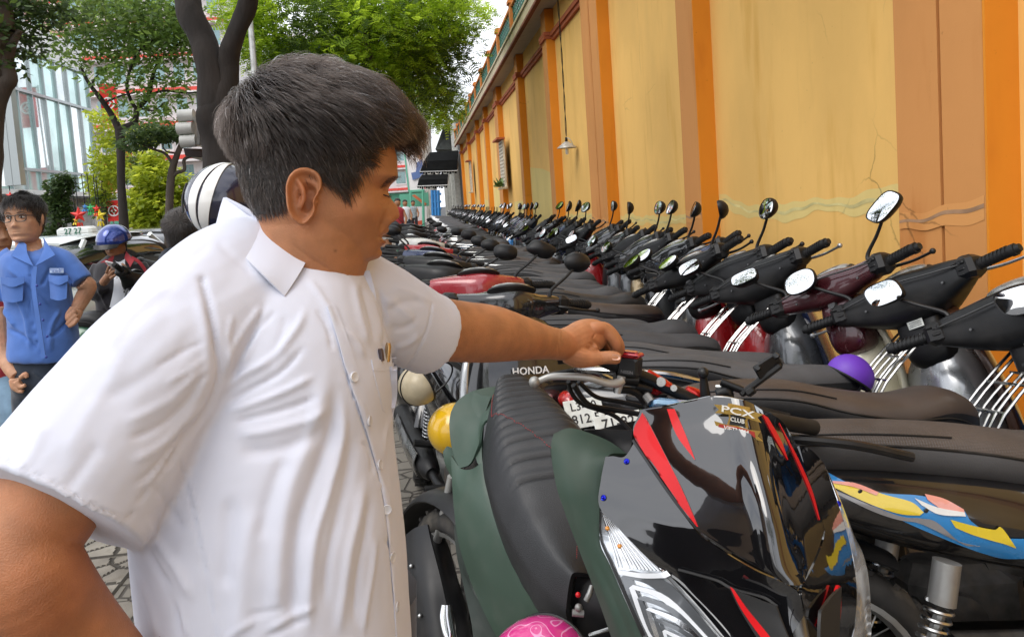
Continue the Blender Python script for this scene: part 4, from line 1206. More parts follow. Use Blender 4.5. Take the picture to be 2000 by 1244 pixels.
# near arm: elbow out, hand on hip
arm1 = dtube([(260, 700, .76, .050), (200, 800, .74, .050), (140, 900, .715, .050), (85, 1000, .69, .0475), (50, 1075, .67, .043), (70, 1140, .665, .0445), (120, 1200, .68, .041), (190, 1260, .70, .033), (255, 1310, .725, .026), (300, 1330, .735, .026)], 56)
handn = [dtube([(285, 1320, .73, .028), (320, 1320, .745, .032), (350, 1310, .76, .030)], 16), dtube([(325, 1300, .742, .014), (338, 1265, .745, .0105), (322, 1250, .74, .0098), (308, 1245, .738, .0085)], 12),
         dtube([(345, 1300, .75, .014), (375, 1290, .765, .011), (395, 1300, .77, .009)], 12)]
body = remesh([head_g, ear_g, ear2, neck, jawfill, trap, arm2, arm1]+hand+handn, .0016, 3, .5)
bv, bf = body
# creases: wrist, knuckles, thumb web, neck, ear, nasolabial, eye
sk = [([(1092, 640), (1090, 670), (1092, 700)], 1.6, -.0007), ([(1098, 642), (1096, 672)], 1.4, -.0005),
      ([(1158, 662), (1168, 672), (1176, 682)], 2.6, -.0022), ([(1150, 668), (1162, 679), (1172, 686)], 2.2, -.0018), ([(1163, 650), (1158, 664), (1164, 674)], 2.2, -.0014), ([(1140, 676), (1158, 684), (1180, 688)], 2.4, -.0016), ([(1130, 684), (1150, 689)], 2, -.0008),
      ([(1175, 692), (1176, 706)], 1.5, -.0006), ([(1180, 692), (1181, 706)], 1.4, -.0005), ([(1186, 690), (1187, 706)], 1.2, -.0004),
      ([(1190, 648), (1185, 657), (1190, 664)], 1.8, -.0006),
      ([(764, 440), (752, 455), (744, 480), (741, 500)], 4, -.0012), ([(745, 372), (757, 375), (768, 374)], 1.6, -.0011), ([(742, 384), (756, 388), (767, 384)], 2.0, -.0008), ([(736, 396), (750, 402), (765, 398)], 3, -.0008),
      ([(762, 466), (750, 470), (742, 472)], 1.8, -.0016), ([(752, 493), (742, 496)], 3, -.001),
      ([(560, 470), (600, 500), (650, 530), (690, 545)], 3, -.0012), ([(520, 470), (560, 505), (610, 535)], 3, -.0008),
      ([(590, 350), (600, 362), (607, 378)], 3.4, -.0016), ([(1085, 1100), (1086, 1101)], 2, 0)]
bv, bf = folds(bv, bf, sk)
bv = bv + vnormals(bv, bf)*(nz3(bv, 260, 4, 2)*.00012)[:, None]
# the sitting edges of the cloth hide the rest
body_o = mobj('body', (bv, bf), m_skin, ang=180)
# vertex tints: redder lips, ear and knuckles, plus shade painted on the near forearm
def tint(o, fn):
    me = o.data; n = len(me.vertices); co = np.empty(n*3, np.float32); me.vertices.foreach_get('co', co); co = co.reshape(-1, 3)+ML
    a = me.color_attributes.new('tint', 'FLOAT_COLOR', 'POINT'); c = fn(co); a.data.foreach_set('color', c.astype(np.float32).reshape(-1))
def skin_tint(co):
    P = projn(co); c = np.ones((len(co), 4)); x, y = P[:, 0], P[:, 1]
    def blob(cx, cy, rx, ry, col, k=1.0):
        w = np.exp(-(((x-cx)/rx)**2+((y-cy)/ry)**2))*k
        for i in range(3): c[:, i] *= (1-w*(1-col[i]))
    face = (P[:, 2] < 1.0)
    for a in [(762, 463, 10, 5), (754, 478, 9, 6)]: blob(*a, (.72, .40, .42), 1.0)
    blob(752, 471, 9, 1.6, (.45, .35, .35), .8); blob(745, 500, 22, 14, (.86, .84, .86), .5)
    blob(775, 430, 14, 16, (1.0, .82, .78), .6); blob(700, 440, 40, 30, (1.0, .90, .86), .5); blob(592, 385, 28, 50, (1.05, .80, .74), .7)
    blob(790*0+655, 490, 3, 3, (.45, .40, .40), .9)
    blob(1170, 650, 22, 16, (1.06, .80, .74), .6); blob(1205, 672, 10, 12, (1.05, .8, .75), .5); blob(1150, 700, 30, 8, (1.0, .86, .80), .5)
    blob(100, 1150, 190, 150, (.72, .58, .47), .85)  # shade over the near forearm, painted into its skin colour
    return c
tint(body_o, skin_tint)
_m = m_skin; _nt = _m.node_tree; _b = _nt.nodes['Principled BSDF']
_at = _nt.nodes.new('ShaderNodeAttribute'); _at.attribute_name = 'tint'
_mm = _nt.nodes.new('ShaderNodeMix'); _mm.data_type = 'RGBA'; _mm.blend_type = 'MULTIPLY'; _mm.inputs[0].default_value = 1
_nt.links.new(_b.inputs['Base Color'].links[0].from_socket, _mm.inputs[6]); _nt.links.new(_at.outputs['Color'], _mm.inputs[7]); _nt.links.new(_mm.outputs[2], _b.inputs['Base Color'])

def surf_at(px_, py_, maxd=3.0):
    """first hit of the body along a pixel's ray"""
    from mathutils.bvhtree import BVHTree
    global _bvh
    if '_bvh' not in globals(): _bvh = BVHTree.FromPolygons([Vector(p) for p in bv], bf)
    r_ = ray(px_, py_); L_ = np.linalg.norm(r_)
    h = _bvh.ray_cast(Vector(CAMLOC), Vector(r_/L_))
    return np.array(h[0]) if h[0] is not None else None, (np.array(h[1]) if h[0] is not None else None)
# eyebrow and lashes as short hairs, eye slit
def strokes_on_skin(px_line, spread, n, ln, dirpx, m, name, rad=.00018):
    roots = []; dirs_ = []
    Lc = cat(np.array(px_line, float), 10)
    for i in range(n):
        t = rnd.random()*(len(Lc)-1); a = Lc[int(t)]; b = Lc[min(int(t)+1, len(Lc)-1)]
        q = a+(b-a)*(t % 1)+np.array([rnd.gauss(0, spread*.5), rnd.gauss(0, spread)])
        h, nn = surf_at(q[0], q[1])
        if h is None or np.linalg.norm(h-CAMLOC) > 1.05: continue
        roots.append(h-ML); d = CR*dirpx[0]-CU*dirpx[1]; d = d/np.linalg.norm(d)+nn*.35+np.array([rnd.gauss(0, .15) for _ in range(3)]); dirs_.append(d/np.linalg.norm(d))
    roots = np.array(roots); dirs_ = np.array(dirs_)
    if len(roots): return hair_obj(name, roots, lambda s: roots+dirs_*ln*s, None, m, man, 4, rad)
strokes_on_skin([(742, 367), (752, 357), (763, 350), (776, 346)], 1.8, 150, .0065, (1, -.25), m_hairb, 'eyebrow', .00010)
strokes_on_skin([(748, 380), (757, 383), (768, 381)], .6, 70, .0045, (1, .6), m_hairb, 'eyelash', .00015)
_q = [surf_at(x, y)[0] for x, y in ((744, 380), (751, 382.5), (758, 383), (764, 382), (768, 380))]
if all(p is not None for p in _q): mobj('eyelid_line', tube([p-CF*.0001 for p in _q], [.0003, .0007, .0009, .0008, .0004], 6, k=4), m_eyeb)
# thumb nail
nh, nn = surf_at(1204, 698)
if nh is not None:
    up_ = Vector(nn); xd = Vector(CR); Mn = frame(nh-nn*.0006, xd, -np.cross(nn, CR))
    G = np.array([[(.0075*u*(1 if u < 0 else .95), .0052*v_*(1-.35*max(0, u)**3), -.0016*v_*v_-.0008*u*u+.0012) for v_ in np.linspace(-1, 1, 9)] for u in np.linspace(-1, 1, 11)])
    g_ = patch(G, 1, 1, .0008)
    M3 = np.array(Mn); gv = g_[0] @ M3[:3, :3].T + M3[:3, 3]
    mobj('thumb_nail', (gv, g_[1]), m_nail)

# ---- hair
hairline = [(782, 287), (760, 280), (735, 284), (726, 308), (704, 332), (692, 344), (678, 378), (668, 372), (655, 362), (640, 352), (622, 338), (600, 326), (575, 328), (562, 340), (556, 372), (553, 405), (530, 417), (500, 420), (470, 405), (440, 384), (400, 380), (380, 60), (860, 60), (860, 250), (800, 287)]
def inpoly(P, poly):
    poly = np.asarray(poly, float); x, y = P[:, 0], P[:, 1]; ins = np.zeros(len(P), bool); n = len(poly); j = n-1
    for i in range(n):
        xi, yi = poly[i]; xj, yj = poly[j]
        c = ((yi > y) != (yj > y)) & (x < (xj-xi)*(y-yi)/(yj-yi+1e-12)+xi); ins ^= c; j = i
    return ins
# sample scalp points on the skull surface (both sides; the far side mirrors the near hairline)
rs = np.random.RandomState(5)
hv_l = hd[0]; tri = []
faces = [q for q in hd[1] if len(q) == 4]
fa = np.array(faces); A_ = hv_l[fa[:, 0]]; B_2 = hv_l[fa[:, 1]]; C_2 = hv_l[fa[:, 2]]; D_2 = hv_l[fa[:, 3]]
area = np.linalg.norm(np.cross(C_2-A_, D_2-B_2), axis=1)/2
NS = 46000
pick = rs.choice(len(fa), NS, p=area/area.sum()); u_, v_ = rs.rand(NS, 1), rs.rand(NS, 1)
S_ = (A_[pick]*(1-u_)*(1-v_)+B_2[pick]*u_*(1-v_)+C_2[pick]*u_*v_+D_2[pick]*(1-u_)*v_)
nl = np.cross(B_2[pick]-A_[pick], D_2[pick]-A_[pick]); nl /= np.linalg.norm(nl, axis=1)[:, None]
nl *= np.sign((nl*S_).sum(1))[:, None]
Snear = S_.copy(); Snear[:, 1] = -np.abs(Snear[:, 1])
ok = inpoly(projn(H2W(Snear))[:, :2], hairline) & (S_[:, 2] > -.045)
S_ = S_[ok]; nl = nl[ok]
zt = S_[:, 2]; ang_f = np.arctan2(np.abs(S_[:, 1]), S_[:, 0])
crown = np.array([-.055, 0.01, .125])
rel = S_-crown; flow = rel/(np.linalg.norm(rel, axis=1)[:, None]+1e-6)
topw = np.clip((zt-.045)/.05, 0, 1)                       # 1 on the top, 0 on the sides
comb = np.column_stack([np.full(len(S_), 1.0), -.12*np.sign(S_[:, 1])*0-.10, np.full(len(S_), -.12)])
side = np.column_stack([.42+.25*np.clip(S_[:, 0]/.08, -1, 1), 0*zt, -np.ones(len(S_))])
fr0 = np.clip((S_[:, 0]-.045)/.035, 0, 1)*np.clip((zt-.035)/.02, 0, 1)
fd = topw[:, None]*(.75*comb+.55*flow)+(1-topw)[:, None]*(side+.25*flow)
back_ = np.clip((-S_[:, 0]-.03)/.05, 0, 1)[:, None]
fd = fd*(1-back_*.7)+back_*.7*np.column_stack([-.25+0*zt, 0*zt, -1+0*zt])
fd = fd*(1-.8*fr0[:, None])+.8*fr0[:, None]*np.array([1.0, -.02, .16])
# locks: strands in the same clump share a bend
cl = nz3(S_, 130, 8, 2); cl2 = nz3(S_, 90, 15, 2); cl3 = nz3(S_, 60, 22, 1)
fd = fd+.55*cl[:, None]*np.cross(nl, fd)+.10*rs.normal(size=fd.shape)
fd = fd-nl*((fd*nl).sum(1))[:, None]*.92
fd /= np.linalg.norm(fd, axis=1)[:, None]
ln = (.013+.027*topw+.008*rs.rand(len(S_)))*(1+.22*cl2)
ln *= np.where(zt < -.01, .55, 1)
fringe = np.clip((S_[:, 0]-.055)/.04, 0, 1)*topw
ln *= 1+.30*fringe
lift = (.30+.34*topw+.16*cl3*topw+.05*rs.normal(size=len(S_)))*(1-.2*fringe)
lift = np.maximum(lift, .12)+.22*fringe
ln *= 1-.22*fringe
ln *= 1-.42*np.clip((-S_[:, 0]-.045)/.05, 0, 1)
lim = np.where((fr0 > .15), (.116+.004*rs.rand(len(S_))-S_[:, 0])/np.maximum(fd[:, 0], .35), 1); ln = np.minimum(ln, np.maximum(lim, .006))
lift = lift+.12*topw*(1-fringe)
Rw = H2W(S_)-ML; nw = nl @ HM.T; fw = fd @ HM.T
dn = -CU
def hpos(s):
    return Rw - nw*.001 + nw*(ln*lift*(s*1.9-1.25*s*s))[:, None] + fw*(ln*(s*.98))[:, None] + dn*(ln*(.10-.06*fringe)*s*s)[:, None] + np.cross(nw, fw)*(ln*.20*np.sin(s*3.6+cl2*3)*cl)[:, None]
hair_obj('hair', Rw, hpos, None, m_hair, man, 8, .00032)
# flyaway strands
sel = rs.choice(len(S_), 150, replace=False)
def hpos2(s):
    return Rw[sel]+nw[sel]*(ln[sel]*(.35+.35*rs_f)*s*(1.4-.5*s))[:, None]+fw[sel]*(ln[sel]*s*.7)[:, None]+fly*(s*s*.006)
rs_f = rs.rand(len(sel)); fly = rs.normal(size=(len(sel), 3))
hair_obj('stray_hair', Rw[sel], hpos2, None, m_hair, man, 8, .00022)
# dark undercoat so that no skin shows between the strands
cv = hd[0].copy(); Sn = cv.copy(); Sn[:, 1] = -np.abs(Sn[:, 1])
okv = inpoly(projn(H2W(Sn))[:, :2], hairline) & (cv[:, 2] > -.045)
nn_ = vnormals(hd[0], hd[1])
capf = [q for q in hd[1] if all(okv[i] for i in q)]
mobj('hair_undercoat', (H2W(hd[0]+nn_*.0030), capf), m_scalp)

# ---- shirt
tors = ringstack([(1420, 310, 800, .86, .135), (1300, 315, 800, .86, .138), (1180, 305, 795, .86, .142), (1080, 294, 788, .86, .143), (1000, 288, 780, .86, .143), (900, 290, 768, .865, .140), (820, 305, 762, .87, .135), (740, 330, 764, .875, .130), (660, 345, 752, .88, .125), (590, 352, 735, .885, .112), (535, 380, 712, .89, .090), (490, 420, 660, .895, .066), (462, 450, 640, .895, .05)], 48, 2.35)
sh1 = dtube([(560, 560, .88, .07), (470, 605, .84, .078), (392, 655, .80, .078), (318, 716, .765, .078), (252, 800, .745, .081), (195, 880, .725, .084), (136, 962, .71, .087), (112, 996, .70, .088)], 32, 5)
shcap = dtube([(600, 505, .90, .055), (510, 517, .88, .062), (442, 556, .84, .067), (386, 615, .80, .069), (335, 690, .77, .068)], 28, 5)
sh2 = dtube([(640, 570, .93, .07), (700, 590, .955, .066), (760, 615, .985, .062), (815, 642, 1.02, .058), (838, 652, 1.04, .0585)], 28, 5)
backfill = dtube([(430, 520, .90, .06), (420, 600, .88, .08), (400, 720, .86, .09)], 24, 4)
shv, shf = remesh([tors, sh1, shcap, sh2, backfill], .0034, 6, .6)
F_ = [
 # armhole of the near sleeve
 ([(395, 545), (412, 610), (424, 680), (428, 735), (405, 800), (360, 858), (330, 905)], 9, -.0065, 'e'), ([(378, 560), (396, 620), (405, 690), (402, 740), (372, 800)], 14, .0040),
 ([(402, 590), (418, 650), (424, 700)], 5, -.0025),
 # folds running from the armpit over the chest
 ([(432, 770), (470, 735), (530, 700), (580, 640), (600, 590)], 10, .0055), ([(436, 790), (490, 760), (550, 725), (600, 670)], 8, -.0048), ([(440, 806), (500, 786), (560, 762), (620, 730)], 9, .0050), ([(445, 828), (510, 812), (570, 795), (628, 772)], 9, -.0048), ([(452, 850), (520, 842), (600, 820), (650, 790)], 13, .0045),
 ([(460, 885), (530, 880), (590, 862), (640, 830)], 20, -.0055),
 ([(440, 740), (450, 690), (480, 640), (520, 590)], 9, .0045), ([(452, 750), (470, 700), (500, 650), (545, 600)], 7, -.0040), ([(446, 715), (445, 660), (455, 610)], 7, .003), ([(470, 720), (492, 672), (520, 625)], 6, .003),
 ([(520, 585), (500, 640), (480, 690)], 8, -.0025), ([(560, 610), (545, 670), (520, 720)], 9, -.0025),
 # long soft folds down to the waist
 ([(640, 700), (625, 790), (595, 880), (560, 980), (545, 1100), (540, 1250)], 22, .0062), ([(655, 740), (650, 830), (620, 920), (585, 1020), (575, 1120), (572, 1250)], 16, -.0068), ([(668, 760), (668, 850), (645, 950), (615, 1050), (604, 1150), (602, 1260)], 14, .0060), ([(690, 830), (682, 920), (660, 1010), (640, 1100), (632, 1200)], 14, -.0050), ([(712, 920), (700, 1000), (682, 1080), (668, 1180), (662, 1250)], 13, .0055), ([(724, 960), (716, 1040), (700, 1120), (690, 1230)], 9, -.0045),
 ([(735, 1040), (725, 1120), (712, 1200), (708, 1250)], 8, .004), ([(500, 980), (480, 1080), (470, 1180), (472, 1260)], 26, .0055), ([(450, 960), (445, 1060), (440, 1160)], 20, -.0045),
 ([(560, 880), (530, 960), (505, 1060)], 18, -.0040), ([(620, 1180), (575, 1200), (520, 1230)], 8, .0035), ([(610, 1205), (560, 1225), (510, 1250)], 7, -.003),
 ([(500, 1210), (470, 1225), (440, 1250)], 8, .003), ([(560, 1180), (520, 1195), (480, 1200)], 7, -.0025),
 # back edge and side seam
 ([(352, 900), (372, 980), (392, 1070), (408, 1160), (425, 1260)], 3.2, -.0026, 'e'), ([(360, 900), (380, 980), (400, 1070), (416, 1160), (433, 1260)], 3.2, .0014, 'e'),
 ([(280, 1000), (310, 1060), (345, 1110), (380, 1180)], 12, .0045), ([(270, 1040), (300, 1100), (340, 1170), (352, 1250)], 10, -.0045), ([(262, 1110), (290, 1180), (310, 1250)], 10, .004), ([(300, 940), (330, 990), (360, 1040)], 10, -.003),
 ([(320, 1130), (350, 1190), (370, 1250)], 8, .0035),
 # near sleeve
 ([(400, 700), (360, 760), (300, 800), (230, 830)], 14, .0030), ([(400, 740), (350, 800), (300, 838), (240, 860)], 10, -.0034), ([(395, 778), (350, 838), (300, 880), (250, 905)], 11, .0036), ([(380, 815), (335, 875), (290, 925), (255, 950)], 8, -.0034), ([(360, 850), (320, 905), (282, 962)], 8, .0035), ([(335, 890), (300, 940), (262, 990)], 7, -.003),
 ([(390, 640), (340, 700), (260, 750), (180, 790)], 22, -.0028), ([(330, 600), (260, 660), (200, 740)], 26, .0030), ([(250, 700), (180, 800), (120, 900)], 22, .0026), ([(200, 860), (150, 930), (120, 970)], 18, -.0026), ([(90, 820), (60, 890), (20, 930)], 16, .0028),
 ([(402, 665), (350, 690), (300, 720)], 6, -.0022), ([(408, 695), (370, 722), (320, 752)], 5, .0022), ([(412, 722), (380, 750), (340, 782)], 5, -.0024),
 ([(0, 893), (60, 920), (120, 950), (180, 985), (240, 1010), (262, 1000)], 2.6, -.0030, 'e'), ([(0, 901), (60, 928), (118, 958), (178, 993), (236, 1018)], 4, .0016, 'e'),
 # shoulder yoke
 ([(340, 560), (300, 580), (250, 625), (210, 690)], 14, .004), ([(420, 470), (350, 520), (290, 560)], 10, -.0018),
 ([(420, 470), (460, 505), (500, 540)], 12, -.002),
 # far chest and far sleeve
 ([(690, 545), (705, 620), (722, 680)], 9, .0035), ([(705, 550), (722, 610), (735, 670)], 6, -.0040), ([(722, 560), (738, 620), (748, 672)], 6, .0035), ([(738, 560), (750, 600), (752, 650), (748, 690)], 5, -.0055),
 ([(745, 580), (780, 600), (820, 640)], 10, .0035), ([(760, 640), (790, 640), (820, 620)], 9, -.0035), ([(755, 610), (790, 590), (830, 590)], 9, -.003), ([(770, 680), (800, 670), (822, 650)], 8, .0035), ([(762, 560), (800, 570), (840, 590)], 8, .0025),
 ([(845, 592), (836, 640), (812, 690), (790, 722)], 2.4, -.0026, 'e'),
 # pulls along the placket
 ([(640, 610), (665, 680), (685, 750), (712, 830), (735, 900), (752, 980), (762, 1060), (770, 1150), (776, 1250)], 3.4, -.0042, 'step'),
 ([(690, 780), (712, 800), (722, 840)], 6, .003), ([(702, 860), (722, 880), (730, 930)], 6, -.003), ([(770, 800), (752, 850), (748, 900)], 6, .003), ([(735, 940), (755, 960), (762, 1000)], 6, .003),
 ([(748, 1050), (765, 1070), (770, 1110)], 5, -.003), ([(655, 640), (690, 660), (715, 700)], 8, .003), ([(600, 540), (640, 600), (660, 650)], 9, .003), ([(616, 600), (640, 640), (650, 690)], 6, -.003),
]
shv, shf = folds(shv, shf, F_, .68, .74)
nn2 = vnormals(shv, shf)
shv = shv+nn2*(nz3(shv, 38, 3, 3)*.0007+nz3(shv, 110, 6, 3)*.00035)[:, None]
# open the sleeve ends and neck so arms and neck pass through cloth, not solid
shirt_o = mobj('shirt', (shv, shf), m_white, ang=180)
def on_shirt(px_, py_):
    from mathutils.bvhtree import BVHTree
    global _sbvh
    if '_sbvh' not in globals(): _sbvh = BVHTree.FromPolygons([Vector(p) for p in shv], shf)
    r_ = ray(px_, py_); r_ = r_/np.linalg.norm(r_)
    h = _sbvh.ray_cast(Vector(CAMLOC), Vector(r_))
    return (np.array(h[0]), np.array(h[1])) if h[0] is not None else (None, None)
def shirt_sheet(grid, lift=.0012, th=.0008, ku=6, kv=6, name='pocket', m=None, par=None):
    """a second layer of cloth lying on the shirt; grid of pixels"""
    G2 = np.array([cat(np.array(r_, float), kv) for r_ in grid]); G2 = np.array([cat(G2[:, j], ku) for j in range(G2.shape[1])]).transpose(1, 0, 2)
    W = np.zeros(G2.shape[:2]+(3,)); last = .9
    for i in range(G2.shape[0]):
        for j in range(G2.shape[1]):
            h, n_ = on_shirt(*G2[i, j][:2])
            if h is None: h = atd(G2[i, j][0], G2[i, j][1], last)
            last = (h-CAMLOC) @ CF
            W[i, j] = h-CF*lift*(G2[i, j][2] if G2.shape[2] > 2 else 1)
    return W
# placket: doubled strip with buttons
pk = [(640, 598), (662, 668), (684, 745), (710, 822), (733, 900), (750, 980), (760, 1060), (768, 1150), (776, 1255)]
wd_ = [16, 20, 24, 26, 25, 22, 19, 16, 15]
W = shirt_sheet([[(x+1, y), (x+w*.5, y-2), (x+w, y-4)] for (x, y), w in zip(pk, wd_)], .0030)
g_ = patch(W, 1, 1, .0016)
mobj('placket', g_, m_white, shirt_o)
m_btn = mat('shirt_button', (.62, .62, .64), .25, coat=.4)
for (x, y) in [(694, 735), (724, 820), (744, 905), (757, 992), (768, 1085), (778, 1180)]:
    h, n_ = on_shirt(x, y)
    if h is None: continue
    n_ = n_ if n_ @ (CAMLOC-h) > 0 else -n_
    Mb = Matrix.Translation(h-ML-CF*.0045) @ Vector(n_).to_track_quat('Z', 'Y').to_matrix().to_4x4()
    bo = obj('button', lathe([(.0005, -.001), (.0052, -.001), (.0056, .0004), (.0050, .0012), (.0036, .0007), (.0005, .0007)], 18), m_btn, shirt_o); bo.matrix_local = Mb
# pocket on the far chest
W = shirt_sheet([[(728, 702, 1), (752, 700, 3), (776, 697, 4)], [(733, 735, 1), (756, 738, 2.4), (777, 735, 3)], [(742, 770, 1), (760, 775, 2.2), (777, 770, 2.6)], [(748, 800, 1), (760, 808, 1.6), (768, 812, 1)]], .0022, ku=5, kv=5)
mobj('pocket', patch(W, 1, 1, .0014), m_white, shirt_o)
W = shirt_sheet([[(728, 702, 1.8), (752, 700, 3.8), (777, 697, 4.8)], [(731, 722, 1.8), (754, 722, 3.4), (777, 719, 4.2)]], .0022, ku=3, kv=5)
mobj('pocket_hem', patch(W, 1, 1, .0012), m_white, shirt_o)
# pens clipped in the pocket: things of their own
for (x, y, l, colr, lab) in [(757, 702, .020, 'gold', 'gold topped pen standing in the white shirt pocket'), (746, 702, .013, 'ink', 'dark slim pen beside the gold pen in the white shirt pocket')]:
    h, n_ = on_shirt(x, y)
    if h is None: continue
    p0 = h-CF*.003; p1 = p0+CU*l+CR*.0015*(1 if colr == 'gold' else -1)
    pen = thing('pen', lab, 'pen', tuple(p0), 'pens in the shirt pocket')
    mp_ = mat('pen_gold', (.55, .40, .22), .25, metal=.9) if colr == 'gold' else mat('pen_dark', (.05, .03, .04), .3, coat=.5)
    obj('barrel', tube([(p1-p0)*-.1, (p1-p0)*.8, p1-p0], [.0035, .0036, .0024], 12), mp_, pen)
    obj('clip', tube([tuple((p1-p0)*.95), tuple((p1-p0)*.95-CF*.0045), tuple((p1-p0)*.2-CF*.0045)], .0009, 6), mp_, pen)
# collar: stand and two falls
def csheet(rows, m=m_white, name='collar', th=.0022, ku=6, kv=6):
    C_ = [[atd(*p) for p in r_] for r_ in rows]
    v_, f_ = patch(C_, ku, kv, th)
    return mobj(name, (v_, f_), m, shirt_o)
# near fall of the collar: from nape round to the point
csheet([[(436, 386, .905), (484, 420, .855), (542, 462, .830), (604, 499, .828)],
        [(430, 404, .898), (476, 441, .838), (532, 485, .812), (590, 525, .808)],
        [(425, 424, .890), (468, 464, .822), (522, 509, .796), (574, 551, .794)],
        [(420, 444, .882), (461, 487, .808), (511, 533, .782), (556, 578, .784)]], th=.0026)
csheet([[(436, 386, .906), (482, 412, .856), (542, 456, .832), (602, 497, .834)], [(434, 393, .91), (480, 424, .866), (540, 468, .842), (598, 506, .843)]], name='collar_roll', th=.004, ku=3)
# collar stand with its button, and the far fall
csheet([[(575, 500, .845), (602, 510, .838), (626, 540, .842)], [(584, 545, .838), (606, 560, .832), (630, 580, .838)], [(596, 590, .834), (616, 600, .830), (640, 612, .836)]], name='collar_stand', th=.002)
csheet([[(686, 540, .905), (700, 532, .885), (722, 528, .88)], [(684, 575, .90), (702, 580, .875), (735, 585, .88)], [(690, 620, .89), (706, 632, .872), (728, 640, .88)]], name='collar_far', th=.002)
bo = obj('button', lathe([(.0005, -.001), (.0054, -.001), (.0058, .0004), (.0052, .0013), (.0038, .0007), (.0005, .0007)], 18), m_btn, shirt_o)
bo.matrix_local = Matrix.Translation(atd(613, 539, .826)-ML) @ Vector(CAMLOC-atd(613, 539, .826)).to_track_quat('Z', 'Y').to_matrix().to_4x4()
# raised stitching of sleeve hem, armhole, side seam and pocket
m_thread = mat('white_thread', (.70, .70, .74), .8)
def stitches(line, step=5.5, ln=3.4, name='stitching'):
    Lc = cat(np.array(line, float), 30); seg = np.concatenate([[0], np.cumsum(np.linalg.norm(np.diff(Lc, axis=0), axis=1))]); gs = []
    s = 0
    while s < seg[-1]-ln:
        a = np.array([np.interp(s, seg, Lc[:, k]) for k in (0, 1)]); b = np.array([np.interp(s+ln, seg, Lc[:, k]) for k in (0, 1)])
        ha, _1 = on_shirt(*a); hb, _1 = on_shirt(*b)
        if ha is not None and hb is not None: gs.append(tube([ha, (ha+hb)/2-CF*.0002, hb], .0003, 5))
        s += step
    if gs: tag(mobj(name, merge(*gs), m_thread, shirt_o), kind='stuff')
stitches([(0, 893), (60, 920), (120, 950), (180, 985), (238, 1008)])
stitches([(845, 595), (836, 640), (812, 690), (792, 718)], 4.5, 3)
# trousers, so that he stands on the pavement
tr = []
m_trous = cloth('dark_trousers', (.03, .032, .04), .85, .1)
wz = [atd(530, 1400, .86), atd(530, 1560, .87)]
hip = wz[0]; lz = hip[2]
for s in (-1, 1):
    c = hip+np.array([.05*s, .10*s, 0])
    tr.append(tube([(c[0], c[1], lz+.08), (c[0], c[1], lz-.18), (c[0]+.01, c[1], .45), (c[0], c[1]+.01, .08)], [.125, .105, .075, .06], 18, k=4))
mobj('trousers', merge(*tr), m_trous)
for s in (-1, 1):
    c = hip+np.array([.05*s, .10*s, 0])
    mobj('shoe', sloft_xy if False else mv(xf(sloft([(-.11, .035, .028, .03), (-.06, .045, .038, .045), (.05, .035, .045, .034), (.14, .025, .035, .024), (.165, .02, .01, .012)], 16, 2.3), rot('Z', 40)), c[0]+.03, c[1]+.03, 0), m_glossblk)
# ================================================================== OUTER ROW AND THE GREEN SCOOTER
GR_OUT = 'motorbikes standing nose towards the viewer on the pavement side'
outer = [
 # x, y of bar, az, spec
 (.29, 2.72, 168, dict(label='glossy black scooter with white lettering on its front panel, directly behind the green scooter', kind='s', seat=1, seatm=2, bar=0, body='black', shield='black', inner='matt', barc='black', mshape=0, mirrors=1, mrot=(0, -10, 10), hl='nose', steer=8, rack=0, grab=2)),
 (.22, 3.35, 174, dict(label='red motorbike with faded red handlebar cover and red front panel, second behind the green scooter', kind='u', seat=0, seatm=0, bar=1, body='red', shield='crimson', inner='red', barc='crimson', mshape=1, mirrors=1, mrot=(-25, -10, 0), hl='nose', steer=2)),
 (.09, 4.05, 190, dict(hl='nose', label='black motorbike with broad clear headlamp, third behind the green scooter', kind='s', seat=1, seatm=0, bar=1, body='black', shield='black', mshape=2, mirrors=1, mrot=(0, -20, 0), mrot2=(0, -12, 0), steer=8)),
 (.07, 4.75, 192, dict(hl='nose', label='dark grey motorbike with narrow headlamp and silver side, fourth behind the green scooter', kind='u', seat=2, seatm=0, bar=1, body='grey', shield='grey', mshape=0, mirrors=1, mrot=(0, -8, 0), mrot2=(0, -20, 0), steer=10)),
 (.05, 5.5, 192, dict(hl='nose', label='blue and white sport motorbike with bright headlamp, fifth behind the green scooter', kind='s', seat=2, seatm=2, bar=1, body='blue', shield='blue', inner='blue', barc='navy', mshape=0, mirrors=3, steer=6)),
 (.03, 6.4, 194, dict(hl='nose', barc='red', label='black motorbike with red tank side beyond the blue one on the pavement side', kind='s', seat=0, seatm=0, bar=0, body='red', shield='black', mshape=2, mirrors=3, steer=8)),
 (-.02, 7.5, 192, dict(hl='nose', barc='white', label='white and red motorbike far along the pavement side row', kind='u', seat=0, seatm=3, bar=1, body='white', shield='red', mshape=0, mirrors=3, steer=8)),
 (-.14, 8.8, 198, dict(label='green motorbike with black bar cover far along the pavement side row', kind='s', seat=1, seatm=0, bar=0, body='green', shield='green', mshape=0, mirrors=3, steer=8)),
 (-.16, 10.4, 195, dict(label='silver motorbike near the far end of the pavement side row', kind='s', seat=1, seatm=0, bar=0, body='silver', shield='silver', mshape=1, mirrors=3, steer=8)),
 (-.20, 12.3, 190, dict(label='red box carrying motorbike at the far end of the pavement side row', kind='u', seat=0, seatm=0, bar=0, body='red', shield='red', mshape=0, mirrors=3, steer=8)),
 (-.22, 14.4, 188, dict(label='last dark motorbike of the pavement side row before the street opens', kind='s', seat=0, seatm=0, bar=0, body='black', shield='navy', mshape=0, mirrors=3, steer=8)),
]
obikes = []
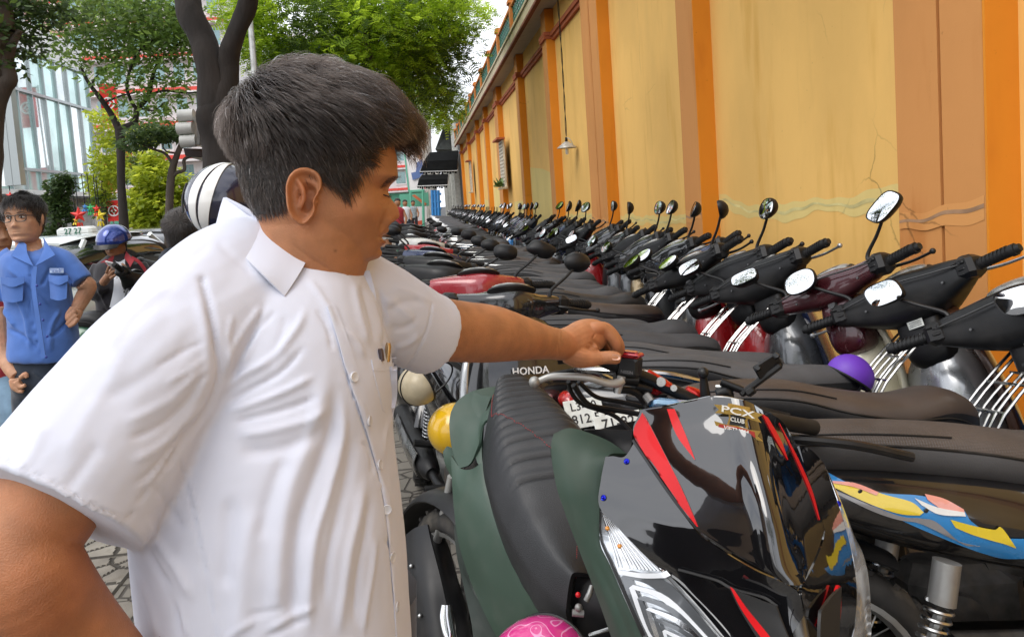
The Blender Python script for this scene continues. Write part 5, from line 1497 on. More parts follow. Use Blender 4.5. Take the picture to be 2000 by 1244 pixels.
for i, (bx, by, az, sp) in enumerate(outer):
    sp['group'] = GR_OUT; sp.setdefault('grab', 2)
    o = make_bike(sp, 2 if i < 6 else 1)
    lean = (4, 3, 7, 6, 8, 6, 7, 8, 6, 7, 7)[i]
    M = Matrix.Rotation(PI/2-R(az), 4, 'Z') @ rot('X', -lean); b = M @ Vector((.30, 0, 1.035))
    place(o, bx-b.x, by-b.y, az, lean); obikes.append(o)
# lettering, bolts and silver edge on the black scooter's front
o1 = obikes[0]
h1 = o1.matrix_world
m_letter = mat('lettering_white', (.75, .75, .74), .35)
Mf = T(.592, 0, .80) @ rot('Z', 90) @ rot('X', 82)
w_ = obj('front_badge_panel', patch([[(.545, -.15, .90), (.565, 0, .905), (.545, .15, .90)], [(.580, -.16, .80), (.600, 0, .80), (.580, .16, .80)], [(.600, -.15, .70), (.618, 0, .70), (.600, .15, .70)]], 4, 5, .008), m_glossblk, o1)
lt_ = obj('lettering', text_geom('HONDA', .034, .0012, True, 1.05), m_letter, w_); lt_.matrix_local = T(.597, -.02, .845) @ rot('Z', 90) @ rot('X', 78)
for y_ in (-.045, .045):
    b_ = obj('bolt', xf(lathe([(.0005, .006), (.004, .006), (.0045, .003), (.009, .003), (.0105, 0), (.0105, -.002), (.0005, -.002)], 16), rot('Y', 80)), m_chrome, w_); b_.location = (.607, y_, .755)
for s in (-1, 1):
    obj('side_trim', tube([(.47, s*.19, .93), (.51, s*.225, .84), (.54, s*.238, .70), (.53, s*.235, .56)], [.004, .014, .016, .006], 10, k=5, flat=.5), PNT['silver'], o1)

# ------------------------------------------------------------------ green and black scooter in front
m_green_m = mat('matt_army_green', (.036, .066, .046), .44, var=.10, vscale=4, rvar=.10, spec=.5, dirt=(.10, .11, .09, .25))
m_greendk = mat('matt_green_lower', (.030, .040, .034), .5, var=.15, vscale=6, rvar=.15, dirt=(.10, .10, .09, .4))
m_pcx = mat('fairing_gloss_black', (.006, .006, .007), .05, coat=1, var=.1, coatr=.02, spec=.5)
m_pcx.node_tree.nodes['Principled BSDF'].inputs['Coat IOR'].default_value = 1.72
_nt = m_pcx.node_tree; _b = _nt.nodes['Principled BSDF']; _n = _nt.nodes.new('ShaderNodeTexNoise'); _n.inputs['Scale'].default_value = 9; _n.inputs['Detail'].default_value = 3
_t = _nt.nodes.new('ShaderNodeTexCoord'); _bp = _nt.nodes.new('ShaderNodeBump'); _bp.inputs['Strength'].default_value = .05; _bp.inputs['Distance'].default_value = .02
_nt.links.new(_t.outputs['Object'], _n.inputs['Vector']); _nt.links.new(_n.outputs['Fac'], _bp.inputs['Height']); _nt.links.new(_bp.outputs['Normal'], _b.inputs['Coat Normal']); _nt.links.new(_bp.outputs['Normal'], _b.inputs['Normal'])
m_redp = mat('fairing_red', (.62, .008, .012), .38, coat=.25, var=.1, spec=.3)
m_redmet = mat('red_anodised', (.60, .02, .012), .25, metal=.6, coat=.6)
m_clear = mat('headlamp_clear', (.62, .65, .68), .16, metal=.6, coat=1, var=.38, vscale=11, bump=.05, bscale=40, stretch=(1, 1, 3.5))
m_chromeclean = mat('lamp_reflector', (.80, .81, .82), .12, metal=1, var=.12, vscale=9, bump=.03, bscale=30)
m_seatblk = mat('scooter_seat_black', (.017, .0175, .019), .36, var=.15, vscale=9, bump=.2, bscale=500, rvar=.14)
m_stitch = mat('red_stitching', (.35, .03, .03), .7)
m_blueb = mat('blue_anodised_bolt', (.03, .04, .55), .2, metal=.9)
m_gold = mat('emblem_gold', (.55, .36, .09), .35, metal=.7)
m_emblk = mat('emblem_black', (.02, .02, .02), .4)
m_emwht = mat('emblem_white', (.75, .73, .66), .4)
hero_root = atd(1330, 1000, 1.6)*np.array([1, 1, 0])
hero = thing('motorbike', 'matt green scooter with glossy black and red front fairing, under the man\'s hand', 'motorbike', tuple(hero_root))
def hp(name, rows, m, ku=6, kv=6, th=.005, par=None, ang=50, bevel=True):
    C_ = [[atd(*p) for p in r_] for r_ in rows]
    g_ = patch(C_, ku, kv, -th)
    return obj(name, (g_[0]-hero_root, g_[1]), m, par or hero, ang=ang)
def hg(name, g_, m, par=None, **k):
    return obj(name, (np.asarray(g_[0])-hero_root, g_[1]), m, par or hero, **k)
_rp = np.array([(780, 1451, 1.305), (850, 1470, 1.265), (925, 1488, 1.212), (1020, 1512, 1.165), (1105, 1538, 1.140), (1150, 1557, 1.132), (1215, 1562, 1.120), (1300, 1566, 1.10)])
def DN(x, y, off=0):
    """smooth depth of the fairing: a ridge with a shallow left and a steep right flank"""
    dx = x-np.interp(y, _rp[:, 0], _rp[:, 1]); d_ = np.interp(y, _rp[:, 0], _rp[:, 2])
    return d_+off+(.00045*-dx+3.4e-7*dx*dx if dx < 0 else .0013*dx+3.2e-6*dx*dx)
def dnrows(rows, off=0): return [[(x, y, DN(x, y, off)) for x, y, _ in r_] for r_ in rows]
# nose panel, with its ridge
nose_rows = [
 [(1253, 803, 1.43), (1301, 796, 1.395), (1350, 786, 1.355), (1400, 777, 1.325), (1451, 784, 1.305), (1485, 803, 1.325), (1520, 822, 1.375), (1546, 860, 1.45)],
 [(1240, 850, 1.405), (1300, 842, 1.37), (1358, 838, 1.325), (1415, 838, 1.285), (1470, 846, 1.265), (1508, 862, 1.30), (1540, 878, 1.36), (1562, 900, 1.43)],
 [(1292, 930, 1.335), (1336, 925, 1.30), (1384, 922, 1.262), (1436, 922, 1.225), (1488, 928, 1.205), (1526, 940, 1.245), (1558, 950, 1.31), (1580, 958, 1.38)],
 [(1340, 1000, 1.275), (1378, 1006, 1.245), (1420, 1012, 1.212), (1466, 1018, 1.18), (1512, 1022, 1.162), (1548, 1024, 1.205), (1578, 1022, 1.27), (1600, 1018, 1.34)],
 [(1366, 1033, 1.25), (1400, 1052, 1.222), (1440, 1073, 1.193), (1482, 1094, 1.163), (1526, 1105, 1.145), (1560, 1090, 1.19), (1585, 1065, 1.26), (1604, 1034, 1.32)],
 [(1372, 1038, 1.245), (1412, 1064, 1.215), (1456, 1090, 1.185), (1505, 1116, 1.158), (1557, 1144, 1.135), (1575, 1112, 1.185), (1592, 1075, 1.25), (1605, 1036, 1.315)]]
nose_rows = dnrows(nose_rows)
nose = hp('front_fairing', nose_rows, m_pcx, 6, 6)
NB = None
from mathutils.bvhtree import BVHTree
def bvh_of(o):
    off = np.array(hero_root); vv = [Vector(np.array(v.co)+off) for v in o.data.vertices]
    return BVHTree.FromPolygons(vv, [tuple(p.vertices) for p in o.data.polygons])
nb = bvh_of(nose)
def on_b(b, px_, py_, fallback=1.3):
    r_ = ray(px_, py_); L_ = np.linalg.norm(r_); h = b.ray_cast(Vector(CAMLOC), Vector(r_/L_))
    if h[0] is None: return atd(px_, py_, fallback), -CF
    n_ = np.array(h[1]); n_ = n_ if n_ @ r_ < 0 else -n_
    return np.array(h[0]), n_
def decal(name, b, poly_rows, m, lift=.0012, par=None, ku=4, kv=10, fb=1.3, th=.001):
    """thin raised strip laid on a panel: rows of pixels"""
    G2 = np.array([cat(np.array(r_, float), kv) for r_ in poly_rows]); G2 = np.array([cat(G2[:, j], ku) for j in range(G2.shape[1])]).transpose(1, 0, 2)
    W = np.zeros(G2.shape[:2]+(3,)); f_ = fb
    for i in range(G2.shape[0]):
        for j in range(G2.shape[1]):
            h, n_ = on_b(b, G2[i, j, 0], G2[i, j, 1], f_); f_ = (h-CAMLOC) @ CF
            W[i, j] = h+n_*lift
    g_ = patch(W, 1, 1, -th)
    nrm_ok = g_
    return obj(name, (g_[0]-hero_root, g_[1]), m, par or hero)
decal('red_flash', nb, [[(1255, 806), (1240, 856), (1300, 948), (1362, 1028)], [(1266, 824), (1262, 866), (1312, 946), (1363, 1028)], [(1258, 808), (1290, 870), (1330, 950), (1364, 1028)]], m_redp, .0022, nose, th=.002)
decal('red_flash', nb, [[(1303, 799), (1322, 850), (1357, 898)], [(1318, 799), (1340, 850), (1358, 898)]], m_redp, .0016, nose)
decal('red_flash', nb, [[(1487, 808), (1510, 852), (1537, 898)], [(1499, 816), (1524, 860), (1538, 898)]], m_redp, .0016, nose)
decal('red_flash', nb, [[(1521, 826), (1550, 890), (1580, 960), (1599, 1015)], [(1540, 862), (1560, 900), (1585, 958), (1600, 1014)]], m_redp, .0016, nose)
# hood either side and lower chin
left_rows = [
 [(1185, 893, 1.42), (1200, 892, 1.425), (1222, 893, 1.43), (1240, 868, 1.42)],
 [(1176, 940, 1.405), (1210, 942, 1.398), (1244, 942, 1.39), (1276, 920, 1.365)],
 [(1174, 990, 1.385), (1225, 1000, 1.36), (1275, 1006, 1.335), (1325, 988, 1.30)],
 [(1215, 1035, 1.34), (1265, 1050, 1.31), (1315, 1058, 1.28), (1366, 1040, 1.26)],
 [(1262, 1082, 1.29), (1310, 1098, 1.265), (1360, 1106, 1.235), (1410, 1072, 1.225)],
 [(1325, 1140, 1.24), (1375, 1156, 1.21), (1425, 1150, 1.185), (1475, 1110, 1.18)],
 [(1390, 1215, 1.19), (1440, 1215, 1.165), (1490, 1190, 1.145), (1556, 1150, 1.142)],
 [(1440, 1290, 1.16), (1480, 1285, 1.14), (1530, 1260, 1.12), (1566, 1200, 1.12)]]
left_rows = dnrows(left_rows, .008)
chin = hp('side_fairing', left_rows, m_pcx, 5, 6)
right_rows = [
 [(1556, 872, 1.47), (1580, 880, 1.49), (1604, 905, 1.52)],
 [(1572, 930, 1.43), (1598, 935, 1.45), (1620, 948, 1.48)],
 [(1600, 1015, 1.35), (1622, 1018, 1.385), (1646, 1030, 1.42)],
 [(1604, 1050, 1.31), (1632, 1072, 1.34), (1662, 1100, 1.38)],
 [(1582, 1108, 1.21), (1625, 1130, 1.27), (1668, 1160, 1.33)],
 [(1560, 1150, 1.142), (1612, 1190, 1.19), (1662, 1230, 1.28)],
 [(1568, 1200, 1.12), (1610, 1250, 1.16), (1650, 1300, 1.24)]]
right_rows = dnrows(right_rows, .010)
hp('side_fairing', right_rows, m_pcx, 5, 6)
# intakes with red lips
hp('air_intake', dnrows([[(1428, 1148, 1.165), (1500, 1176, 1.135), (1518, 1182, 1.130)], [(1448, 1190, 1.150), (1500, 1200, 1.128), (1530, 1215, 1.115)], [(1492, 1262, 1.12), (1530, 1262, 1.105), (1550, 1262, 1.10)]], -.020), m_emblk, 5, 5)
hp('intake_lip', dnrows([[(1426, 1146, 1.160), (1446, 1186, 1.147), (1470, 1222, 1.133), (1500, 1262, 1.117)], [(1434, 1152, 1.157), (1458, 1188, 1.141), (1488, 1224, 1.125), (1518, 1262, 1.11)]], -.027), m_redp, 3, 6)
hp('air_intake', dnrows([[(1598, 1192, 1.14), (1618, 1165, 1.17), (1638, 1145, 1.20)], [(1596, 1225, 1.125), (1616, 1205, 1.15), (1636, 1190, 1.185)], [(1596, 1270, 1.11), (1614, 1270, 1.13), (1632, 1270, 1.16)]], -.020), m_emblk, 5, 5)
hp('intake_lip', dnrows([[(1638, 1142, 1.19), (1626, 1180, 1.165), (1612, 1222, 1.145), (1604, 1270, 1.125)], [(1643, 1146, 1.19), (1643, 1185, 1.175), (1640, 1225, 1.16), (1636, 1270, 1.14)]], -.027), m_redp, 3, 6)
def seam(pts, r_=.0028, lift=.004):
    hg('panel_gap', tube([atd(x, y, DN(x, y)-lift+.003) for x, y, d_ in pts], r_, 6, k=5), m_emblk)
seam([(1366, 1033, 1.25), (1412, 1064, 1.215), (1456, 1090, 1.185), (1505, 1116, 1.158), (1557, 1144, 1.135)], .0032); seam([(1557, 1144, 1.135), (1575, 1112, 1.185), (1592, 1075, 1.25), (1605, 1036, 1.315)], .003)
seam([(1238, 860, 1.405), (1294, 942, 1.33), (1345, 1010, 1.27), (1385, 1052, 1.235)], .0045, .001)
seam([(1325, 1112, 1.27), (1362, 1122, 1.235), (1402, 1134, 1.20), (1432, 1150, 1.17), (1490, 1166, 1.14), (1518, 1184, 1.13)], .0025, .006)
# headlamps
hlm = hp('headlamp', [[(1174, 996, 1.385), (1180, 998, 1.383), (1190, 1004, 1.38)], [(1173, 1030, 1.382), (1196, 1034, 1.370), (1226, 1040, 1.352)], [(1176, 1065, 1.372), (1212, 1072, 1.350), (1262, 1080, 1.318)], [(1196, 1105, 1.35), (1245, 1116, 1.315), (1302, 1118, 1.272)], [(1222, 1165, 1.32), (1290, 1180, 1.27), (1358, 1176, 1.228)], [(1262, 1250, 1.28), (1340, 1262, 1.22), (1430, 1262, 1.17)]], m_clear, 6, 7)
hb_ = bvh_of(hlm)
m_drl = mat('lamp_white_strip', (.86, .88, .90), .2, coat=1); m_lampdk = mat('lamp_dark_recess', (.16, .17, .18), .15, metal=.5, coat=1)
for k in range(13):      # fine ribs of the upper lens
    t = k/12; decal('lens_rib', hb_, [[(1177+t*16, 1006+t*6), (1190+t*50, 1050+t*14), (1206+t*88, 1108+t*8)], [(1178.6+t*16, 1006+t*6), (1192+t*50, 1049+t*14), (1209+t*88, 1107+t*8)]], m_drl if k % 2 else m_chromeclean, .002, hlm, 1, 5)
for k, (m_, w, lf) in enumerate(((m_lampdk, 26, .002), (m_drl, 12, .004), (m_lampdk, 10, .005), (m_chromeclean, 9, .006), (m_lampdk, 8, .007), (m_drl, 7, .008))):
    ax, ay = 1214+k*17, 1126+k*21
    decal('lamp_strip', hb_, [[(ax, ay), (ax+22, ay+60), (ax+52-k*3, 1262)], [(ax+w*.8, ay), (ax+22+w, ay+56), (ax+52-k*3+w*1.2, 1262)]], m_, lf, hlm, 1, 5)
    decal('lamp_strip', hb_, [[(ax, ay), (ax+70-k*4, ay+26), (ax+170-k*22, 1262-k*1)], [(ax+w*.7, ay-w*.5), (ax+70-k*4+w, ay+24-w*.4), (ax+176-k*22+w, 1256)]], m_, lf+.0004, hlm, 1, 5)
decal('lamp_bezel', hb_, [[(1173, 998), (1172, 1050), (1198, 1112), (1262, 1256)], [(1176, 1000), (1176, 1050), (1203, 1110), (1270, 1256)]], m_emblk, .003, hlm, 1, 8)
decal('lamp_bezel', hb_, [[(1186, 1002), (1228, 1040), (1300, 1112), (1430, 1256)], [(1182, 1004), (1223, 1043), (1294, 1116), (1422, 1256)]], m_emblk, .003, hlm, 1, 8)
decal('lamp_ribs', hb_, [[(1208, 1112), (1255, 1118), (1300, 1118)], [(1212, 1121), (1258, 1128), (1308, 1127)]], m_drl, .004, hlm)
m_led = mat('amber_bulb', (.85, .33, .04), .2, coat=1)
for (x, y) in ((1187, 1031), (1211, 1066)):
    h, n_ = on_b(hb_, x, y); hg('indicator_bulb', ell(h+n_*.001, (.0050, .0050, .0040), 12, 8), m_led, hlm)
hp('headlamp', [[(1606, 910, 1.52), (1616, 930, 1.52), (1622, 948, 1.53)], [(1636, 990, 1.46), (1650, 1010, 1.47), (1656, 1030, 1.49)], [(1655, 1060, 1.42), (1668, 1075, 1.43), (1682, 1086, 1.45)], [(1664, 1110, 1.385), (1680, 1130, 1.40), (1693, 1146, 1.42)], [(1666, 1200, 1.31), (1682, 1215, 1.33), (1696, 1235, 1.36)], [(1655, 1280, 1.25), (1675, 1285, 1.27), (1690, 1290, 1.30)]], m_clear, 5, 5)
# green leg shield with dark inner panel
hp('leg_shield', [[(1081, 848, 1.47), (1112, 838, 1.475), (1150, 848, 1.47), (1190, 866, 1.46), (1222, 890, 1.44)],
                  [(1078, 875, 1.46), (1105, 880, 1.45), (1136, 888, 1.44), (1160, 893, 1.43), (1186, 895, 1.425)],
                  [(1090, 945, 1.445), (1112, 945, 1.425), (1134, 944, 1.415), (1154, 942, 1.41), (1174, 940, 1.41)],
                  [(1112, 1010, 1.43), (1128, 1008, 1.41), (1144, 1004, 1.402), (1158, 1000, 1.398), (1172, 996, 1.395)],
                  [(1134, 1068, 1.415), (1146, 1066, 1.40), (1156, 1064, 1.39), (1165, 1062, 1.385), (1173, 1060, 1.385)],
                  [(1172, 1165, 1.385), (1184, 1155, 1.365), (1194, 1145, 1.36), (1200, 1134, 1.355), (1205, 1122, 1.355)],
                  [(1206, 1262, 1.35), (1222, 1252, 1.33), (1238, 1250, 1.315), (1252, 1250, 1.30), (1266, 1252, 1.29)]], m_green_m, 5, 6, .006)
hp('shield_edge', [[(1077, 876, 1.463), (1089, 946, 1.448), (1111, 1010, 1.433), (1133, 1068, 1.418), (1171, 1165, 1.388), (1205, 1262, 1.353)], [(1079, 876, 1.50), (1092, 946, 1.49), (1114, 1010, 1.475), (1136, 1068, 1.46), (1175, 1165, 1.43), (1209, 1262, 1.40)]], m_greendk, 3, 6, .003)
hp('inner_panel', [[(1142, 838, 1.50), (1180, 838, 1.48), (1236, 840, 1.46)], [(1150, 856, 1.50), (1190, 862, 1.475), (1235, 866, 1.455)], [(1190, 880, 1.48), (1210, 884, 1.46), (1228, 888, 1.445)]], m_matblk, 4, 5, .004)
# leg-shield rear volume so it is not a bare shell
hp('rear_cover', [[(1120, 850, 1.56), (1300, 815, 1.56), (1500, 850, 1.56), (1590, 900, 1.58)], [(1140, 980, 1.54), (1300, 960, 1.52), (1500, 960, 1.52), (1625, 1000, 1.54)], [(1180, 1150, 1.50), (1300, 1130, 1.46), (1500, 1130, 1.46), (1660, 1140, 1.50)], [(1220, 1290, 1.44), (1320, 1290, 1.40), (1500, 1290, 1.38), (1680, 1290, 1.46)]], m_matblk, 4, 5, .01)
# blue bolts
for (x, y, b) in ((1224, 901, chin), (1179, 972, chin), (1579, 920, nose), (1637, 983, nose)):
    h, n_ = on_b(bvh_of(b), x, y, 1.41 if x < 1300 else 1.44)
    q = Vector(n_).to_track_quat('Z', 'Y').to_matrix().to_4x4()
    bo = obj('bolt', lathe([(.0005, .0035), (.0022, .003), (.0028, .0012), (.0042, .0016), (.0056, .0004), (.0058, -.001), (.0005, -.001)], 16), m_blueb, hero); bo.matrix_local = Matrix.Translation(h-hero_root+n_*.0015) @ q
# emblem on the nose
eh, en = on_b(nb, 1443, 820)
ex = (atd(1480, 838, 1.3)-atd(1400, 806, 1.3)); Me_ = frame(eh+en*.003-hero_root, ex-en*(ex @ en), CU)
em = obj('emblem', prism([(-.016, .020), (.016, .020), (.017, .012), (.013, .0), (.016, -.012), (0, -.026), (-.016, -.012), (-.013, 0), (-.017, .012)], -.0015, .0012, 'xy'), m_gold, hero, smooth=False); em.matrix_local = Me_ @ Matrix.Scale(1.22, 4)
def emp(name, g_, m): return obj(name, g_, m, em, smooth=False)
emp('emblem_field', prism([(-.0125, .017), (.0125, .017), (.0135, .011), (.010, .0), (.012, -.010), (0, -.019), (-.012, -.010), (-.010, 0), (-.0135, .011)], .0012, .0022, 'xy'), m_emblk)
emp('ribbon', prism([(-.036, .015), (-.028, .009), (-.034, .003), (-.018, .005), (0, .0065), (.018, .005), (.034, .003), (.028, .009), (.036, .015), (.018, .0165), (0, .018), (-.018, .0165)], .0022, .0038, 'xy'), m_gold)
emp('ribbon', prism([(-.038, -.022), (-.030, -.017), (-.034, -.009), (-.016, -.0105), (0, -.0085), (.016, -.0105), (.034, -.009), (.030, -.017), (.038, -.022), (.016, -.0215), (0, -.0195), (-.016, -.0215)], .0022, .0038, 'xy'), m_gold)
emp('ribbon_band', prism([(-.028, -.019), (-.026, -.0115), (0, -.0100), (.026, -.0115), (.028, -.019), (0, -.0178)], .0038, .0044, 'xy'), mat('emblem_red', (.35, .03, .02), .5))
for s_, y_, sz_, m_ in (('PCX', .0115, .0135, m_emwht), ('CLUB', -.0010, .0085, m_emwht), ('VIETNAM', -.0150, .0088, m_emwht)):
    g_ = text_geom(s_, sz_, .0004, True, 1.0)
    v_ = g_[0]; v_[:, 0] *= (1.9 if s_ == 'PCX' else 1.0)
    tt = emp('lettering', (v_+np.array([0, y_, .0048 if s_ != 'CLUB' else .0028]), g_[1]), m_)
# seat: domed, ribbed across the rear
seat_px = [  # left edge, right edge with depths (rear to front)
 ((958, 786, 2.06), (1045, 776, 2.12)), ((945, 812, 2.0), (1088, 800, 2.06)), ((940, 850, 1.94), (1120, 826, 1.99)), ((943, 895, 1.87), (1150, 860, 1.91)), ((958, 950, 1.80), (1165, 920, 1.83)),
 ((985, 1010, 1.73), (1172, 985, 1.76)), ((1020, 1070, 1.66), (1180, 1050, 1.70)), ((1058, 1120, 1.60), (1185, 1110, 1.64)), ((1102, 1152, 1.55), (1190, 1165, 1.60))]
A_s = cat(np.array([list(a)+list(b) for a, b in seat_px], float), 14)
NR = len(A_s); NW = 33; G = np.zeros((NR, NW, 3))
for i, r_0 in enumerate(A_s):
    L0 = atd(*r_0[:3]); R0 = atd(*r_0[3:])
    t_i = i/(NR-1)
    for j in range(NW):
        w = j/(NW-1)
        p = L0*(1-w)+R0*w
        p = p+np.array([0, 0, 1])*(.045+.03*(1-t_i))*(1-(2*w-1)**4)*(1 if w > .5 else (1-(2*w-1)**2)**.0)
        # side falls away steeply at the edge
        edge = max(0, 1-w/.20)
        p = p-np.array([0, 0, 1])*.050*edge**1.5
        # stitched ribs over the rear two thirds
        if t_i < .60 and .12 < w < .95:
            ph = (t_i*25) % 1.0
            rib = -.0065*math.exp(-((ph-.5)/.11)**2)+.0008*math.sin(ph*2*PI)
            k = min(1, (w-.12)/.06)*min(1, (.95-w)/.06)
            p = p+np.array([0, 0, 1])*rib*k
        if w < .35 and t_i > .45: p = p+np.array([0, 0, 1])*.0018*math.sin(t_i*70+w*12)*math.exp(-((t_i-.72)/.12)**2)*(1-w/.35)
        G[i, j] = p
down = np.array([0, 0, -.07])
ext = np.concatenate([(G[:, :1]+down+CR*.012), G], 1)
g_ = patch(ext, 1, 1, .012)
hseat = hg('seat', g_, m_seatblk, ang=65)
def seat_line(w0, t0, t1, n=60, lift=.0012, wf=None):
    out = []
    for k in range(n):
        t_i = t0+(t1-t0)*k/(n-1); w = w0 if wf is None else wf(k/(n-1))
        i = t_i*(NR-1); i0 = int(min(i, NR-2)); j = w*(NW-1); j0 = int(min(j, NW-2))
        a = G[i0, j0]*(1-(i-i0))*(1-(j-j0))+G[i0+1, j0]*(i-i0)*(1-(j-j0))+G[i0, j0+1]*(1-(i-i0))*(j-j0)+G[i0+1, j0+1]*(i-i0)*(j-j0)
        out.append(a+np.array([0, 0, lift]))
    return out
def dashes(pts, m, r=.0009, par=None, name='stitching'):
    gs = [tube([pts[i], pts[i+1]], r, 5) for i in range(0, len(pts)-1, 2)]
    return tag(hg(name, merge(*gs), m, par), kind='stuff')
dashes(seat_line(.13, .06, .60, 120, wf=lambda q: .12+.0*q if q < .3 else .12+(q-.3)*1.0), m_stitch, par=hseat)
dashes([np.array(atd(1127-i*.05, 1066+i*1.9, 1.60)) for i in range(48)], m_stitch, par=hseat)
# tail cowl and side bodywork
hp('tail_cowl', [[(882, 806, 2.10), (895, 785, 2.12), (925, 766, 2.14), (978, 757, 2.17), (1030, 766, 2.19), (1075, 785, 2.16)],
                 [(879, 835, 2.07), (900, 812, 2.08), (930, 790, 2.10), (978, 778, 2.13), (1040, 786, 2.15), (1100, 812, 2.10)],
                 [(886, 878, 2.04), (910, 850, 2.03), (932, 820, 2.05), (965, 795, 2.09), (1060, 800, 2.10), (1125, 832, 2.05)],
                 [(900, 915, 2.00), (922, 905, 1.98), (938, 870, 1.98), (958, 820, 2.02), (1065, 815, 2.05), (1140, 842, 2.0)]], m_green_m, 5, 6, .006)
hp('grab_handle', [[(926, 768, 2.135), (940, 775, 2.12), (960, 778, 2.11)], [(922, 800, 2.09), (935, 806, 2.07), (948, 812, 2.06)], [(926, 850, 2.03), (936, 858, 2.01), (944, 862, 2.0)], [(934, 905, 1.97), (940, 912, 1.96), (944, 918, 1.955)]], m_green_m, 5, 4, .008)
sidep = hp('side_body', [[(884, 890, 2.03), (900, 915, 2.0), (922, 918, 1.965), (942, 905, 1.93), (950, 890, 1.95)],
                 [(888, 960, 1.99), (905, 965, 1.945), (925, 965, 1.905), (948, 962, 1.88), (962, 950, 1.89)],
                 [(898, 1050, 1.94), (922, 1050, 1.885), (950, 1048, 1.84), (980, 1040, 1.80), (1005, 1035, 1.79)],
                 [(922, 1130, 1.90), (952, 1130, 1.83), (985, 1125, 1.78), (1022, 1115, 1.73), (1050, 1105, 1.71)],
                 [(955, 1205, 1.85), (990, 1205, 1.78), (1025, 1195, 1.72), (1062, 1175, 1.66), (1092, 1150, 1.64)],
                 [(985, 1262, 1.82), (1022, 1262, 1.75), (1058, 1250, 1.69), (1092, 1225, 1.63), (1118, 1185, 1.60)]], m_green_m, 6, 6, .006)
hp('lower_side_panel', [[(886, 925, 2.05), (892, 950, 2.03), (896, 985, 2.0)], [(893, 1060, 2.0), (905, 1090, 1.965), (920, 1130, 1.915)], [(906, 1130, 1.97), (926, 1150, 1.93), (952, 1190, 1.875)], [(925, 1220, 1.92), (950, 1240, 1.88), (985, 1265, 1.83)], [(930, 1290, 1.90), (955, 1295, 1.87), (990, 1300, 1.82)]], m_greendk, 5, 5, .006)
hp('rear_wing', [[(866, 882, 2.10), (876, 872, 2.10), (888, 878, 2.07)], [(872, 905, 2.09), (882, 900, 2.07), (896, 905, 2.04)], [(884, 930, 2.07), (890, 930, 2.05), (898, 930, 2.03)]], m_green_m, 4, 4, .005)
# floor and inner parts, hook, latch
hg('floor_board', box(*(atd(1200, 1330, 1.62)), .34, .42, .06, .02), m_matblk)
hp('seat_front_panel', [[(1126, 1060, 1.64), (1150, 1070, 1.64), (1180, 1080, 1.62)], [(1124, 1158, 1.60), (1155, 1165, 1.58), (1190, 1170, 1.56)], [(1112, 1240, 1.60), (1160, 1250, 1.57), (1215, 1260, 1.54)]], m_matblk, 4, 4, .01)
hk = [atd(1206, 1192, 1.50), atd(1204, 1210, 1.49), atd(1196, 1224, 1.485), atd(1175, 1232, 1.48), atd(1150, 1240, 1.48)]
hg('bag_hook', tube(hk, .0038, 8, k=4), m_chrome)
hg('latch', merge(tube([atd(1145, 1172, 1.49), atd(1152, 1158, 1.49), atd(1156, 1144, 1.50)], [.006, .006, .005], 10), ell(atd(1130, 1186, 1.48), (.008, .008, .008), 10, 8), tube([atd(1118, 1196, 1.49), atd(1140, 1198, 1.49)], .007, 10)), m_steel)
hg('latch_button', ell(atd(1129, 1161, 1.48), (.0055, .0055, .0055), 10, 8), m_redp)
# muffler, rear wheel, shock
mg = [dtube([(838, 1045, 2.22, .045), (838, 1080, 2.18, .062), (848, 1140, 2.10, .068), (868, 1210, 2.02, .066), (890, 1280, 1.95, .055)], 20, 4)]
hg('muffler', merge(*mg), m_matblk)
hp('muffler_guard', [[(797, 1045, 2.16), (815, 1032, 2.13), (838, 1025, 2.11)], [(795, 1085, 2.12), (818, 1078, 2.075), (845, 1060, 2.07)], [(802, 1150, 2.05), (830, 1145, 2.0), (862, 1130, 2.0)], [(818, 1235, 1.98), (845, 1225, 1.94), (878, 1210, 1.95)], [(828, 1290, 1.95), (855, 1285, 1.90), (890, 1270, 1.91)]], m_matblk, 5, 5, .008)
hg('muffler_tip', dtube([(872, 1180, 1.96, .014, .8), (872, 1205, 1.95, .020, .8), (878, 1240, 1.93, .020, .8), (884, 1262, 1.92, .014, .8)], 18, 4), m_chromeclean)
for (x, y) in ((803, 1105), (820, 1202)):
    hg('guard_bolt', ell(atd(x, y, 2.055 if y < 1150 else 1.965), (.006, .006, .006), 10, 8), m_chrome)
hg('rear_shock', dtube([(882, 930, 2.10, .012), (868, 1000, 2.13, .013), (852, 1062, 2.16, .013)], 12, 3), m_alu)
rwc = atd(905, 1180, 2.12); rwc[2] = WR
Mrw = Matrix.Translation(Vector(rwc-hero_root)) @ Matrix.Rotation(PI/2-R(152), 4, 'Z')
w_ = put('rear_wheel', gm('wheel|s', g_cast, m_steel), hero, Mrw); put('tyre', gm('tyre', g_tyre, m_rub), w_); put('rim', gm('rim', g_rim, m_alu), w_)
put('rear_mudguard', gm('rear_mudguard', lambda: g_arc(WR+.055, .065, 165, 60, RWX, WR), m_matblk), hero, Mrw @ T(-RWX, 0, -WR))
fwc = atd(1545, 1320, 1.30); fwc[2] = WR
Mfw = Matrix.Translation(Vector(fwc-hero_root)) @ Matrix.Rotation(PI/2-R(150), 4, 'Z')
w_ = put('front_wheel', gm('wheel|s', g_cast, m_steel), hero, Mfw); put('tyre', gm('tyre', g_tyre, m_rub), w_); put('rim', gm('rim', g_rim, m_alu), w_)
hg('front_fork', merge(*[tube([atd(1440, 900, 1.52)+CR*s, fwc+CR*s*1.1], [.02, .018], 10) for s in (-.06, .06)]), m_steel)
hg('engine_block', merge(box(*(atd(1010, 1330, 1.95)), .30, .36, .20, .05), box(*(atd(950, 1330, 2.1)), .16, .3, .14, .03)), m_engine)
